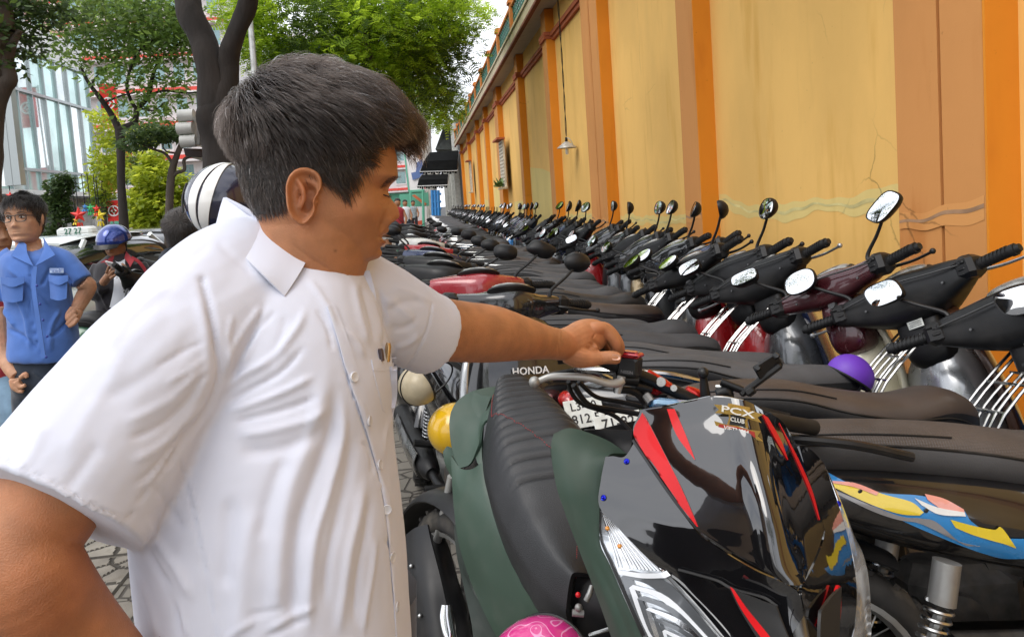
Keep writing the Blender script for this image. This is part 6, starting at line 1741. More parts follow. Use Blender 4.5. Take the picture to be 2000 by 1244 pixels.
hg('under_body', merge(ell(atd(1030, 1100, 1.98), (.13, .20, .10), 18, 10), ell(atd(985, 900, 2.12), (.09, .16, .06), 18, 10)), m_matblk)
# handlebar: bar, grip, reservoir, lever, clamps, cables
hg('handlebar', dtube([(1092, 694, 1.455, .0115), (1150, 690, 1.45, .0115), (1215, 720, 1.46, .0115), (1262, 738, 1.475, .0125), (1320, 765, 1.49, .0125), (1400, 800, 1.50, .0125), (1470, 815, 1.54, .0115), (1560, 830, 1.60, .0115)], 12, 5), m_matblk)
hg('grip', dtube([(1088, 695, 1.457, .017), (1150, 690, 1.452, .017), (1205, 712, 1.458, .017)], 14, 4), m_grip)
hg('grip', dtube([(1500, 820, 1.56, .017), (1590, 835, 1.62, .017)], 14, 3), m_grip)
lev = hg('brake_lever', dtube([(1216, 742, 1.40, .0085, .7), (1206, 748, 1.395, .0085, .7), (1185, 748, 1.39, .0075, .7), (1150, 738, 1.385, .0070, .7), (1110, 735, 1.385, .0068, .7), (1075, 736, 1.385, .0062, .7), (1052, 744, 1.387, .0060, .8)], 12, 5), m_alu)
hg('lever_ball', ell(atd(1044, 746, 1.387), (.0108, .0108, .0108), 18, 12), m_alu, lev)
hg('lever_pivot', dtube([(1214, 735, 1.405, .008), (1206, 768, 1.405, .006)], 8, 2), m_alu, lev)
rc = atd(1231, 712, 1.44)
xdir = atd(1250, 715, 1.43)-atd(1212, 710, 1.45); Mr = frame(rc-hero_root, xdir, CU)
ro = obj('brake_reservoir', box(0, -.003, 0, .040, .038, .034, .004), m_matblk, hero, ang=25); ro.matrix_local = Mr
cap_ = obj('reservoir_cap', merge(box(0, .0195, 0, .043, .009, .037, .003), box(0, .0245, 0, .030, .004, .024, .002)), mat('cap_red', (.42, .012, .02), .25, coat=.8), ro, ang=25)
for s in (-1, 1): obj('cap_screw', mv(xf(lathe([(.0005, .001), (.003, .001), (.003, -.001)], 10), rot('X', -90)), s*.0155, .0265, 0), m_chrome, ro)
lt2 = obj('lettering', text_geom('NISSIN', .0085, .0002), mat('faint_grey_print', (.14, .14, .14), .6), ro); lt2.matrix_local = T(0, -.012, .0173) @ rot('Z', 180)
hg('master_cylinder', merge(dtube([(1200, 738, 1.455, .013), (1245, 742, 1.46, .013)], 10, 3), dtube([(1238, 752, 1.47, .010), (1270, 760, 1.48, .010)], 10, 2)), m_matblk)
red = hg('bar_clamp', merge(dtube([(1262, 728, 1.49, .010), (1278, 742, 1.485, .014), (1296, 752, 1.485, .013), (1318, 764, 1.49, .010)], 10, 3), dtube([(1258, 752, 1.50, .008), (1282, 765, 1.50, .008), (1300, 752, 1.49, .008)], 8, 3), dtube([(1340, 760, 1.50, .008), (1358, 770, 1.50, .013), (1372, 780, 1.50, .010)], 10, 3)), m_redmet)
for (x, y, r_s) in ((1291, 746, .010), (1316, 758, .007), (1264, 738, .006)):
    c_ = atd(x, y, 1.468); q = Vector(CAMLOC-c_).to_track_quat('Z', 'Y').to_matrix().to_4x4()
    b_ = obj('clamp_bolt', lathe([(.0005, .002), (r_s*.9, .002), (r_s, 0), (r_s, -.004), (.0005, -.004)], 18), m_alu, red); b_.matrix_local = Matrix.Translation(c_-hero_root) @ q
cables = [[(1120, 752, 1.44), (1150, 790, 1.47), (1200, 800, 1.50), (1260, 812, 1.50), (1290, 830, 1.47)], [(1130, 745, 1.44), (1165, 775, 1.47), (1215, 785, 1.49), (1262, 798, 1.49), (1275, 820, 1.46)], [(1200, 760, 1.46), (1240, 765, 1.47), (1262, 790, 1.48), (1272, 812, 1.45)], [(1110, 745, 1.47), (1118, 770, 1.49), (1140, 790, 1.5), (1200, 812, 1.52), (1240, 850, 1.5)], [(1250, 752, 1.48), (1268, 775, 1.47), (1288, 800, 1.44), (1300, 815, 1.42)]]
for i, c_ in enumerate(cables): hg('cable', dtube([(*p, (.0055, .0045, .0075, .0045, .0065)[i]) for p in c_], 8, 6), m_grip)
hg('cable_joint', merge(dtube([(1262, 772, 1.467, .009), (1272, 786, 1.455, .009)], 8, 2)), m_steel)
hg('dashboard', merge(xf(box(0, 0, 0, .10, .05, .02, .006), Matrix(frame(atd(1322, 795, 1.45), CR*1.0-CU*.1, CU*.5-CF)))), mat('dash_blue', (.02, .16, .42), .1, coat=1, col2=(.30, .50, .70), vscale=14))
hg('visor_rim', dtube([(1250, 803, 1.44, .004), (1300, 795, 1.40, .004), (1350, 785, 1.36, .004), (1400, 776, 1.33, .004), (1452, 784, 1.31, .004)], 8, 5), m_pcx)
# phone holder on its ball mount
ph = hg('phone_mount', merge(ell(atd(1373, 728, 1.47), (.0115, .0115, .0115), 16, 12), dtube([(1374, 735, 1.475, .007), (1376, 760, 1.48, .0095), (1380, 785, 1.485, .011)], 12, 3), dtube([(1400, 770, 1.49, .010), (1420, 765, 1.49, .012), (1426, 790, 1.49, .008)], 10, 3), dtube([(1408, 745, 1.49, .0075), (1450, 762, 1.48, .008)], 10, 2)), m_matblk)
Mp = frame(atd(1486, 742, 1.47)-hero_root, atd(1520, 700, 1.46)-atd(1440, 760, 1.48), -CF+CU*.6)
po = obj('holder_arm', merge(box(0, 0, 0, .10, .018, .012, .003), box(-.03, .0, .006, .02, .03, .014, .003)), m_matblk, hero, ang=25); po.matrix_local = Mp
Mp2 = frame(atd(1500, 715, 1.46)-hero_root, atd(1516, 705, 1.46)-atd(1470, 735, 1.46), CU*.8-CF*.2)
po = obj('holder_plate', merge(box(0, .0, 0, .055, .034, .006, .002), box(.022, .014, .006, .012, .006, .018, .002), box(-.022, .014, .006, .012, .006, .018, .002)), m_matblk, hero, ang=25); po.matrix_local = Mp2
hg('lever_stub', dtube([(1398, 756, 1.50, .006), (1430, 757, 1.49, .007), (1444, 764, 1.485, .004)], 10, 3), m_chrome)

# helmets
def helmet(name, label, c, r_, m_shell, M=None, group=None, rim=m_black, band_=None):
    t = thing(name, label, 'helmet', tuple(c), group)
    if M is not None: t.matrix_world = Matrix.Translation(Vector(c)) @ M
    prof = [(r_*math.sin(a), r_*1.02*math.cos(a)) for a in np.linspace(.01, R(98), 22)]
    g0 = lathe(prof+[(prof[-1][0]-.012, prof[-1][1]), (r_*.86, 0), (r_*.6, r_*.62), (.01, r_*.85)], 32); v = g0[0]; v[:, 0] *= 1.12
    obj('shell', (v, g0[1]), m_shell, t)
    a = np.linspace(0, 2*PI, 49); z = r_*1.02*math.cos(R(98))
    obj('rim', tube(np.column_stack([r_*1.12*.995*np.cos(a), r_*.995*np.sin(a), np.full(49, z)]), .0045, 8, cap=False), rim, t)
    obj('strap', tube([(0, r_*.9, z), (.02, r_*.6, z-.10), (.03, 0, z-.14), (.02, -r_*.6, z-.10), (0, -r_*.9, z)], .004, 6, k=5), rim, t)
    if band_: 
        a2 = np.linspace(R(-98), R(98), 40); obj('band', tube(np.column_stack([0*a2, r_*1.006*np.sin(a2), r_*1.026*np.cos(a2)]), .0035, 8), band_, t)
    return t
m_pink = mat('helmet_pink', (.72, .05, .28), .2, coat=1, var=.12, vscale=30)
# swirls of a floral print
_nt = m_pink.node_tree; _b = _nt.nodes['Principled BSDF']; _w = _nt.nodes.new('ShaderNodeTexVoronoi'); _w.feature = 'SMOOTH_F1'; _w.inputs['Scale'].default_value = 22
_t = _nt.nodes.new('ShaderNodeTexCoord'); _mt = _nt.nodes.new('ShaderNodeMath'); _mt.operation = 'SINE'; _ml = _nt.nodes.new('ShaderNodeMath'); _ml.operation = 'MULTIPLY'; _ml.inputs[1].default_value = 34
_cr = _nt.nodes.new('ShaderNodeValToRGB'); _cr.color_ramp.elements[0].position = .86; _cr.color_ramp.elements[0].color = (.66, .035, .24, 1); _cr.color_ramp.elements[1].position = .97; _cr.color_ramp.elements[1].color = (.85, .32, .55, 1)
_nt.links.new(_t.outputs['Object'], _w.inputs['Vector']); _nt.links.new(_w.outputs['Distance'], _ml.inputs[0]); _nt.links.new(_ml.outputs[0], _mt.inputs[0]); _nt.links.new(_mt.outputs[0], _cr.inputs['Fac']); _nt.links.new(_cr.outputs['Color'], _b.inputs['Base Color'])
helmet('helmet', 'bright pink half helmet with swirl print hanging under the green scooter', atd(1052, 1338, 1.50), .118, m_pink, rot('Z', 20) @ rot('Y', -62) @ rot('X', 28))
helmet('helmet', 'plain purple half helmet hung in front of a seat by the wall', atd(1660, 735, 2.42), .070, mat('helmet_purple', (.13, .035, .42), .5, var=.06), rot('Z', 10) @ rot('Y', 35) @ rot('X', 5))
helmet('helmet', 'yellow half helmet with small black handwriting hanging beside the black scooter', atd(888, 838, 2.95), .105, mat('helmet_yellow', (.72, .42, .01), .25, coat=.8, var=.05), rot('X', 75) @ rot('Y', -65))
helmet('helmet', 'beige half helmet with a dark band and worn emblem, hanging by the red fender', atd(818, 752, 2.95), .080, mat('helmet_beige', (.50, .42, .28), .4, coat=.3, var=.12, vscale=18, dirt=(.2, .16, .1, .4)), rot('Z', -60) @ rot('X', 110), band_=m_black)

# nearest wall-row bike: graphics on its blue side panel, label stickers
def wbvh(o):
    M = o.matrix_world; return BVHTree.FromPolygons([M @ v.co for v in o.data.vertices], [tuple(p.vertices) for p in o.data.polygons])
bpy.context.view_layer.update()
tb = [c for c in bike0.children if c.name.startswith('tail_body')][0]
tbb = wbvh(tb); Mi = np.array(tb.matrix_world.inverted())
def bdecal(name, rows, m, lift=.0015, ku=4, kv=10, th=.0008, b=None, par=None, inv=None, fb=1.75):
    b = b or tbb; par = par or tb; inv = Mi if inv is None else inv
    G2 = np.array([cat(np.array(r_, float), kv) for r_ in rows]); G2 = np.array([cat(G2[:, j], ku) for j in range(G2.shape[1])]).transpose(1, 0, 2)
    W = np.zeros(G2.shape[:2]+(3,)); f_ = fb; miss = 0
    for i in range(G2.shape[0]):
        for j in range(G2.shape[1]):
            r_ = ray(G2[i, j, 0], G2[i, j, 1]); L_ = np.linalg.norm(r_); h = b.ray_cast(Vector(CAMLOC), Vector(r_/L_))
            if h[0] is None: miss += 1; W[i, j] = CAMLOC+r_*f_; continue
            p = np.array(h[0]); f_ = (p-CAMLOC) @ CF; W[i, j] = p-r_/L_*lift*2
    g_ = patch(W, 1, 1, -th); v = g_[0] @ inv[:3, :3].T + inv[:3, 3]
    if miss > G2.shape[0]*G2.shape[1]*.5: print('decal misses', name, miss)
    return obj(name, (v, g_[1]), m, par)
mb_ = paint('skyblue', (.02, .22, .55)); my_ = paint('yellow', (.72, .55, .03)); mpk = paint('pink', (.72, .30, .24)); mw_ = paint('decal_white', (.70, .70, .68)); mg_ = paint('decal_grey', (.24, .24, .25))
# torn graphics on the side of the nearest wall-row bike
bdecal('side_graphic', [[(1612, 920), (1660, 944), (1720, 962), (1800, 968), (1872, 988), (1900, 1020), (1950, 1048), (2010, 1052)], [(1620, 944), (1700, 985), (1770, 1020), (1830, 1046), (1880, 1066), (1920, 1080), (1960, 1090), (2010, 1090)]], mb_, .002)
bdecal('side_graphic', [[(1624, 941), (1680, 950), (1730, 966), (1780, 980), (1804, 1000)], [(1626, 950), (1672, 972), (1720, 992), (1762, 1004), (1796, 1006)]], my_, .003)
bdecal('side_graphic', [[(1626, 939), (1670, 943), (1716, 961)], [(1626, 943), (1668, 951), (1712, 967)]], mpk, .004)
bdecal('side_graphic', [[(1806, 964), (1845, 974), (1882, 994)], [(1812, 976), (1850, 1000), (1884, 1002)]], mpk, .003)
bdecal('side_graphic', [[(1626, 955), (1700, 986), (1760, 1008), (1800, 1012), (1830, 1020), (1880, 1062), (1914, 1066)], [(1626, 960), (1700, 996), (1752, 1014), (1790, 1020), (1820, 1032), (1870, 1056), (1912, 1067)]], mg_, .003)
bdecal('side_graphic', [[(1786, 972), (1830, 990), (1884, 1000)], [(1800, 986), (1834, 1004), (1886, 1008)]], mw_, .0035)
bdecal('side_graphic', [[(1856, 1014), (1900, 1026), (1942, 1034), (1956, 1030), (1984, 1068)], [(1866, 1030), (1900, 1044), (1940, 1056), (1962, 1062), (1984, 1070)]], my_, .003)
for k, (ox, oy) in enumerate(((1678, 958), (1806, 995), (1660, 942))):
    h = tbb.ray_cast(Vector(CAMLOC), Vector(ray(ox, oy)).normalized())
    if h[0] is not None: bo = obj('tear', ell((0, 0, 0), (.006, .002, .005), 8, 6), m_emblk, tb); bo.matrix_local = tb.matrix_world.inverted() @ Matrix.Translation(h[0]-Vector(CF)*.006)
# sky-blue rim and clear dial on the second bike, label stickers on the steering necks
b0 = inner_bikes[0][0]; b1 = inner_bikes[1][0]
for bk, (x, y, dd), t1, t2, sc_ in ((b0, (1212, 842, 1.86), '71-82', '596.4', .66), (b1, (1142, 806, 2.0), 'L3-60', '812.5', .56)):
    pb = plate_parts(bk, t1, t2, Matrix()); pb.matrix_local = bk.matrix_world.inverted() @ frame(atd(x, y, dd), CR+CU*.12+CF*.2, CU*.85+CR*.30-CF*-.5) @ Matrix.Scale(sc_, 4)
for bk in (b0, bike0):
    bc_ = [c for c in bk.children if c.name.startswith('handlebar_cover')][0]
    obj('blue_rim', tube([(.30, .23, 1.065), (.36, .15, 1.10), (.40, .07, 1.118), (.41, 0, 1.122), (.40, -.07, 1.118), (.36, -.15, 1.10), (.30, -.23, 1.065)], .006, 8, k=5, flat=.6), PNT['blue'], bc_)
m_stk = mat('sticker_white', (.58, .60, .56), .5, var=.2, vscale=60)
for bk in (b0, b1):
    bc_ = [c for c in bk.children if c.name.startswith('handlebar_cover')][0]
    st_ = obj('label_sticker', box(0, 0, 0, .052, .026, .001), m_stk, bc_, smooth=False); st_.matrix_local = T(.272, -.01, .925) @ rot('Z', -90) @ rot('X', 90)
    for k in range(3):
        q = obj('print_line', box(0, .006-.006*k, .0008, .040, .0016, .0004), m_ink, st_, smooth=False)
ln_ = [c for c in b1.children if c.name.startswith('inner_cover')][0]
q = obj('lettering', text_geom('HONDA', .04, .001), m_letter, ln_); q.matrix_local = T(.278, -.03, .62) @ rot('Z', -90) @ rot('X', 90)
# ================================================================== BACKGROUND
def leafmat(name, col, col2, trans=.45):
    if name in MATS: return MATS[name]
    m = bpy.data.materials.new(name); m.use_nodes = True; nt = m.node_tree; N = nt.nodes; L = nt.links
    out = N['Material Output']; b = N['Principled BSDF']; b.inputs['Roughness'].default_value = .45; b.inputs['Specular IOR Level'].default_value = .35
    g_ = N.new('ShaderNodeNewGeometry'); cr_ = N.new('ShaderNodeValToRGB')
    cr_.color_ramp.elements[0].color = (*col, 1); cr_.color_ramp.elements[1].color = (*col2, 1)
    L.new(g_.outputs['Random Per Island'], cr_.inputs['Fac']); L.new(cr_.outputs['Color'], b.inputs['Base Color'])
    t = N.new('ShaderNodeBsdfTranslucent'); hs = N.new('ShaderNodeHueSaturation'); hs.inputs['Value'].default_value = 1.9; hs.inputs['Hue'].default_value = .475
    L.new(cr_.outputs['Color'], hs.inputs['Color']); L.new(hs.outputs['Color'], t.inputs['Color'])
    ms = N.new('ShaderNodeMixShader'); ms.inputs[0].default_value = trans
    L.new(b.outputs[0], ms.inputs[1]); L.new(t.outputs[0], ms.inputs[2]); L.new(ms.outputs[0], out.inputs['Surface'])
    MATS[name] = m; return m
def leaves(blobs, n, size, seed, flat=.5, spray=0, aspect=.42, hollow=.35):
    """leaf blades through ellipsoid clumps (centre xyz, radii); each leaf a bent two-face blade"""
    rs_ = np.random.RandomState(seed)
    vol = np.array([b[3]*b[4]*b[5] for b in blobs])**.75; vol = vol/vol.sum()
    P = []
    for b, k in zip(blobs, rs_.multinomial(n, vol)):
        d = rs_.normal(size=(k, 3)); d /= np.linalg.norm(d, axis=1)[:, None]
        r_ = hollow+(1-hollow)*rs_.rand(k)**.5
        P.append(np.array(b[:3])+d*r_[:, None]*np.array(b[3:6]))
    P = np.concatenate(P)
    keep = nz3(P, 2.2/size*.09, seed, 2) > -.45
    P = P[keep]; n = len(P)
    a = rs_.uniform(0, 2*PI, n); e = rs_.normal(0, .45, n)-.15
    d = np.column_stack([np.cos(a)*np.cos(e), np.sin(a)*np.cos(e), np.sin(e)])
    up = rs_.normal(0, flat, (n, 3))+np.array([0, 0, 1]); s = np.cross(d, up); s /= np.linalg.norm(s, axis=1)[:, None]; u = np.cross(s, d)
    sz = size*(.6+.8*rs_.rand(n))[:, None]
    if spray:
        # feathery compound leaf: a midrib with paired leaflets
        V_, F_ = [], []; m_ = spray
        base = []
        for k in range(m_):
            t = (k+.5)/m_
            for sg in (-1, 1):
                c = P+d*sz*t*2.2-np.array([0, 0, 1])*sz*.5*t*t; w = sz*(.62*(1-.5*t))
                q0 = c; q1 = c+s*sg*w+d*w*.35; q2 = c+s*sg*w*.9+d*w*.35+d*sz*.26; q3 = c+d*sz*.22
                base.append(np.stack([q0, q1, q2, q3], 1))
        A_ = np.concatenate(base, 0); v = A_.reshape(-1, 3); f = np.arange(len(v)).reshape(-1, 4)
        return v, f
    w = sz*aspect
    q0 = P; q1 = P+d*sz*.5+s*w*.5-u*sz*.06; q2 = P+d*sz-u*sz*.12; q3 = P+d*sz*.5-s*w*.5-u*sz*.06
    v = np.stack([q0, q1, q2, q3], 1).reshape(-1, 3); f = np.arange(len(v)).reshape(-1, 4)
    return v, f
def fast_mesh(name, v, f, m):
    me = bpy.data.meshes.new(name); n = len(f)
    me.vertices.add(len(v)); me.vertices.foreach_set('co', np.ascontiguousarray(v, np.float32).ravel())
    me.loops.add(n*4); me.loops.foreach_set('vertex_index', np.ascontiguousarray(f, np.int32).ravel())
    me.polygons.add(n); me.polygons.foreach_set('loop_start', np.arange(n, dtype=np.int32)*4)
    try: me.polygons.foreach_set('loop_total', np.full(n, 4, np.int32))
    except Exception: pass
    me.update(calc_edges=True); me.validate(); me.materials.append(m); return me
def bark(name, c): return mat(name, c, .9, var=.35, vscale=7, bump=.9, bscale=26, stretch=(1, 1, .28))
m_bark = bark('bark_dark', (.024, .018, .015)); m_bark2 = bark('bark_grey_brown', (.075, .058, .046)); m_bark3 = bark('bark_pale', (.50, .47, .42))
def limb(pts, rk=10, k=5, wob=.0, seed=1):
    """pts (px,py,depth,radius)"""
    A = np.array(pts, float); W = np.array([atd(*a[:3]) for a in A]); Q = cat(np.column_stack([W, A[:, 3]]), k)
    g_ = tube(Q[:, :3], Q[:, 3], rk)
    v = g_[0]; 
    if wob: v = v+nz3(v, 9, seed, 3)[:, None]*wob*np.array([1, 1, .2])
    return v, g_[1]
def tree(label, base, limbs, crowns, m_b, group=None, seed=1, wob=0.0, name='tree'):
    """crowns: list of (blobs in pixels (px,py,depth,rx_px,ry_px,rz m), n, size, material, kw)"""
    t = thing(name, label, 'tree', tuple(base), group); b = np.array(base)
    g_ = merge(*[limb(l, 12 if len(l) else 8, 5, wob, seed+i) for i, l in enumerate(limbs)])
    obj('trunk', (g_[0]-b, g_[1]), m_b, t)
    for j, (bl, n, size, m_, kw) in enumerate(crowns):
        bb = []
        for (x, y, d, rx, ry, rz) in bl:
            c = atd(x, y, d); bb.append((*c, rx*d/CAM_F, rz, ry*d/CAM_F))
        v, f = leaves(bb, n, size, seed*7+j, **kw)
        tag(link('crown', fast_mesh('crown', v-b, f, m_), t), kind='stuff')
    return t
L_dark = leafmat('leaf_dark', (.022, .050, .012), (.060, .105, .028), .35)
L_mid = leafmat('leaf_mid', (.045, .085, .018), (.10, .17, .035), .40)
L_mid2 = leafmat('leaf_mid_dark', (.06, .125, .022), (.16, .26, .06), .55)
L_fresh = leafmat('leaf_fresh', (.12, .22, .012), (.27, .42, .035), .6)
L_lime = leafmat('leaf_lime', (.17, .24, .015), (.36, .44, .05), .55)
G0 = np.array([1, 1, 0])
# great forked trunk just behind the man
tree('large dark tree with a forked trunk rising right behind the man\'s head', atd(455, 900, 6.0)*G0,
     [[(455, 960, 6.0, .26), (450, 700, 6.0, .22), (447, 480, 6.0, .19), (437, 330, 6.0, .165), (428, 240, 6.0, .150), (428, 205, 6.0, .12), (428, 185, 6.0, .03)],
      [(430, 290, 6.0, .12), (424, 225, 6.0, .135), (408, 130, 6.0, .118), (392, 70, 6.05, .105), (368, 10, 6.1, .10), (345, -60, 6.2, .10), (320, -200, 6.3, .09), (300, -420, 6.5, .07)],
      [(434, 290, 6.0, .12), (432, 225, 6.0, .13), (441, 140, 6.0, .095), (458, 80, 5.95, .085), (482, 10, 5.9, .082), (500, -60, 5.8, .08), (560, -260, 5.4, .07), (640, -500, 5.0, .05)]],
     [([(300, -260, 6.5, 320, 120, 1.6), (640, -330, 6.0, 340, 130, 1.8), (1000, -520, 5.5, 420, 130, 1.6), (1300, -700, 4.5, 420, 130, 1.2), (900, -800, 3.6, 700, 160, 1.2), (200, -620, 5, 500, 150, 1.6)], 9000, .10, L_mid, {})], m_bark, seed=3, wob=.03)
# feathery canopy leaning over the wall
bl = [(600, 40, 13, 150, 70, 1.6), (720, 70, 13, 150, 80, 1.8), (820, 60, 14, 120, 80, 1.8), (560, 110, 12.5, 90, 60, 1.2), (660, 140, 13, 150, 60, 1.5), (800, 150, 14, 110, 70, 1.6), (880, 110, 15, 70, 60, 1.3), (860, 200, 16, 60, 50, 1.3), (905, 40, 15, 70, 50, 1.4), (500, 60, 12, 60, 80, 1.2), (470, 10, 12, 60, 60, 1.2), (760, -20, 13, 200, 60, 1.8), (600, -40, 13, 160, 60, 1.8), (848, 232, 17, 36, 26, 1.0), (745, 200, 14, 60, 40, 1.0)]
tree('broad feathery bright green tree hanging over the cornice end of the yellow wall', atd(838, 470, 30)*G0,
     [[(690, 620, 13, .2), (690, 400, 13, .17), (700, 240, 13, .15), (720, 120, 13, .11), (700, 40, 13, .07)], [(705, 200, 13, .10), (790, 130, 14, .06), (880, 80, 15, .03)], [(700, 160, 13, .08), (640, 110, 13, .05), (580, 90, 13, .03)]],
     [(bl, 15000, .085, L_fresh, dict(spray=5, flat=.35, hollow=.25)), (bl[:8], 5500, .085, L_mid, dict(spray=5, flat=.35, hollow=0))], m_bark2, seed=5)
tree('pale barked tree trunk standing beyond the end of the yellow wall', atd(838, 455, 52)*G0,
     [[(846, 462, 52, 0.39), (842, 380, 52, 0.36), (834, 300, 52, 0.34), (832, 215, 52, 0.29), (826, 150, 52, 0.23)], [(842, 400, 52, 0.18), (856, 330, 52, 0.17), (866, 270, 52, 0.13)]], [([(850, 190, 52, 45, 30, 1.5), (800, 200, 52, 30, 30, 1.5)], 700, .22, L_mid, {})], m_bark3, seed=6)
# tree on the pavement behind the viewer: its leaves show in the mirrors
tb_ = thing('tree', 'street tree standing behind the viewer, seen only as leaves in the mirrors', 'tree', (-3.6, -5.5, 0), 'street trees along the kerb')
obj('trunk', tube([(0, 0, 0), (.1, 0, 2), (0, .1, 4), (.3, .3, 6)], [.2, .16, .13, .06], 12, k=4), m_bark2, tb_)
tag(link('crown', fast_mesh('crown', *leaves([(0, 0, 5, 2.6, 2.4, 1.7), (2.5, .5, 4.6, 1.6, 2, 1.2), (-1, 1.5, 4.2, 1.8, 1.6, 1.2), (1.5, -2, 4, 2, 2, 1.4)], 7000, .16, 77), L_mid), tb_), kind='stuff')
# street trees on the left
tree('slender street tree with spreading crooked limbs above the helmeted man', atd(240, 560, 12.5)*G0,
     [[(240, 600, 12.5, .0782), (240, 480, 12.5, .0680), (242, 440, 12.5, .0782), (237, 360, 12.5, .0646), (236, 290, 12.5, .0680), (234, 255, 12.5, .0816)],
      [(234, 256, 12.5, .0680), (218, 225, 12.5, .0490), (198, 195, 12.4, .0422), (180, 172, 12.3, .0326), (166, 150, 12.2, .0258), (158, 130, 12.2, .0190)], [(180, 174, 12.3, .0204), (182, 158, 12.2, .0136), (196, 142, 12.2, .0095)],
      [(234, 254, 12.5, .0680), (262, 240, 12.5, .0530), (268, 215, 12.5, .0442), (290, 188, 12.6, .0374), (298, 150, 12.6, .0306), (310, 122, 12.7, .0238), (335, 100, 12.7, .0190), (352, 82, 12.7, .0122)],
      [(268, 216, 12.5, .0340), (255, 195, 12.4, .0272), (248, 165, 12.3, .0238), (262, 115, 12.2, .0190), (280, 92, 12.2, .0150), (300, 78, 12.2, .0109)],
      [(292, 186, 12.6, .0238), (320, 178, 12.6, .0190), (360, 182, 12.7, .0163), (395, 180, 12.8, .0109)], [(206, 200, 12.4, .0190), (235, 188, 12.3, .0150), (262, 182, 12.3, .0109)], [(272, 212, 12.5, .0204), (300, 216, 12.4, .0136), (322, 200, 12.4, .0095)], [(300, 150, 12.6, .0163), (318, 156, 12.6, .0109), (340, 140, 12.6, .0082)], [(310, 120, 12.6, .0136), (285, 95, 12.5, .0095)]],
     [([(240, 60, 12.5, 120, 55, 1.3), (320, 90, 12.5, 80, 60, 1.1), (150, 60, 12.2, 90, 60, 1.2), (210, 130, 12.2, 60, 45, 1.0), (340, 160, 12.6, 60, 50, 1.0), (300, 215, 12.6, 70, 40, .9), (260, 20, 12.5, 130, 40, 1.2), (110, 100, 11.8, 60, 35, .9), (190, 20, 12, 100, 40, 1.2), (350, 30, 12.6, 60, 60, 1), (330, 250, 12.6, 60, 22, .8), (240, 150, 12.2, 70, 50, .8), (200, 90, 12.2, 90, 50, .8)], 7000, .115, L_mid2, dict(hollow=.0)), ([(240, 40, 12.5, 150, 60, 1.3), (330, 60, 12.5, 70, 60, 1.1)], 3000, .105, L_mid, {})], m_bark, 'street trees along the kerb', seed=8)
tree('leaning street tree with a bent side limb between the helmeted man and the striped helmet', atd(330, 560, 10.5)*G0,
     [[(328, 600, 10.5, .0646), (329, 500, 10.5, .0598), (331, 400, 10.5, .0544), (335, 340, 10.5, .0530), (345, 305, 10.5, .0408), (356, 278, 10.5, .0340), (362, 262, 10.5, .0136)], [(333, 350, 10.5, .0306), (345, 338, 10.5, .0272), (360, 332, 10.5, .0238), (360, 312, 10.5, .0238), (378, 304, 10.5, .0190)], [(336, 318, 10.5, .0238), (322, 300, 10.5, .0204), (300, 292, 10.4, .0163), (272, 280, 10.3, .0122), (250, 272, 10.2, .0082)], [(345, 300, 10.5, .0136), (325, 296, 10.5, .0122), (318, 282, 10.5, .0095), (334, 268, 10.5, .0068)]],
     [([(300, 262, 10.4, 50, 18, .5), (262, 280, 10.3, 30, 14, .4), (340, 262, 10.5, 40, 14, .4)], 1500, .09, L_dark, {})], m_bark2, 'street trees along the kerb', seed=9)
tree('small sunlit lime green tree in front of the far white building', atd(318, 500, 17)*G0,
     [[(318, 520, 17, .05), (318, 430, 17, .045), (312, 380, 17, .03)]],
     [([(305, 345, 17, 48, 32, .7), (290, 395, 17, 42, 34, .7), (330, 400, 17, 40, 34, .7), (310, 430, 17, 50, 26, .6), (350, 365, 17, 28, 30, .5), (270, 430, 17, 22, 20, .4), (300, 312, 17, 22, 20, .4)], 5200, .16, L_lime, dict(aspect=.5))], m_bark2, seed=10)
tree('yellow green tree at the corner of the glass building', atd(200, 520, 22)*G0,
     [[(205, 520, 22, .08), (203, 400, 22, .07), (200, 320, 22, .05)]],
     [([(200, 250, 22, 36, 40, .9), (205, 300, 22, 34, 34, .9), (198, 360, 22, 26, 40, .8), (250, 295, 24, 30, 24, .9), (285, 265, 24, 30, 20, .9), (225, 330, 22, 26, 30, .8)], 6000, .15, L_lime, {}), ([(262, 330, 25, 40, 30, 1), (200, 400, 22, 24, 26, .8)], 1800, .15, L_mid, {})], m_bark2, seed=11)
tree('dark crooked tree at the left edge whose twigs hang before the glass building', atd(-6, 900, 4.6)*G0,
     [[(2, 1000, 4.6, .16), (4, 850, 4.6, .15), (-6, 700, 4.6, .13), (-40, 400, 4.6, .12), (-30, 280, 4.6, .10), (-4, 180, 4.6, .07), (14, 155, 4.6, .045), (9, 120, 4.6, .04), (22, 90, 4.6, .026), (40, 60, 4.6, .016)], [(-2, 60, 4.6, .09), (-6, 0, 4.6, .085), (-10, -60, 4.6, .08)], [(-30, 280, 4.6, .10), (-25, 170, 4.6, .095), (-4, 60, 4.6, .088)], [(10, 120, 4.6, .03), (2, 95, 4.6, .03), (-10, 80, 4.6, .03)]],
     [([(10, 60, 4.6, 34, 60, .3), (50, 80, 4.8, 40, 40, .3), (22, 135, 4.6, 20, 26, .2), (8, 180, 4.6, 16, 18, .2), (90, 20, 4.8, 60, 40, .3), (30, 10, 4.7, 40, 30, .3)], 1500, .052, L_dark, dict(hollow=0)), ([(160, 20, 5.2, 90, 30, .5), (60, -60, 5, 200, 60, .8), (-200, -100, 4, 260, 140, 1)], 1600, .06, L_mid, {})], m_bark2, 'street trees along the kerb', seed=12, wob=.015)
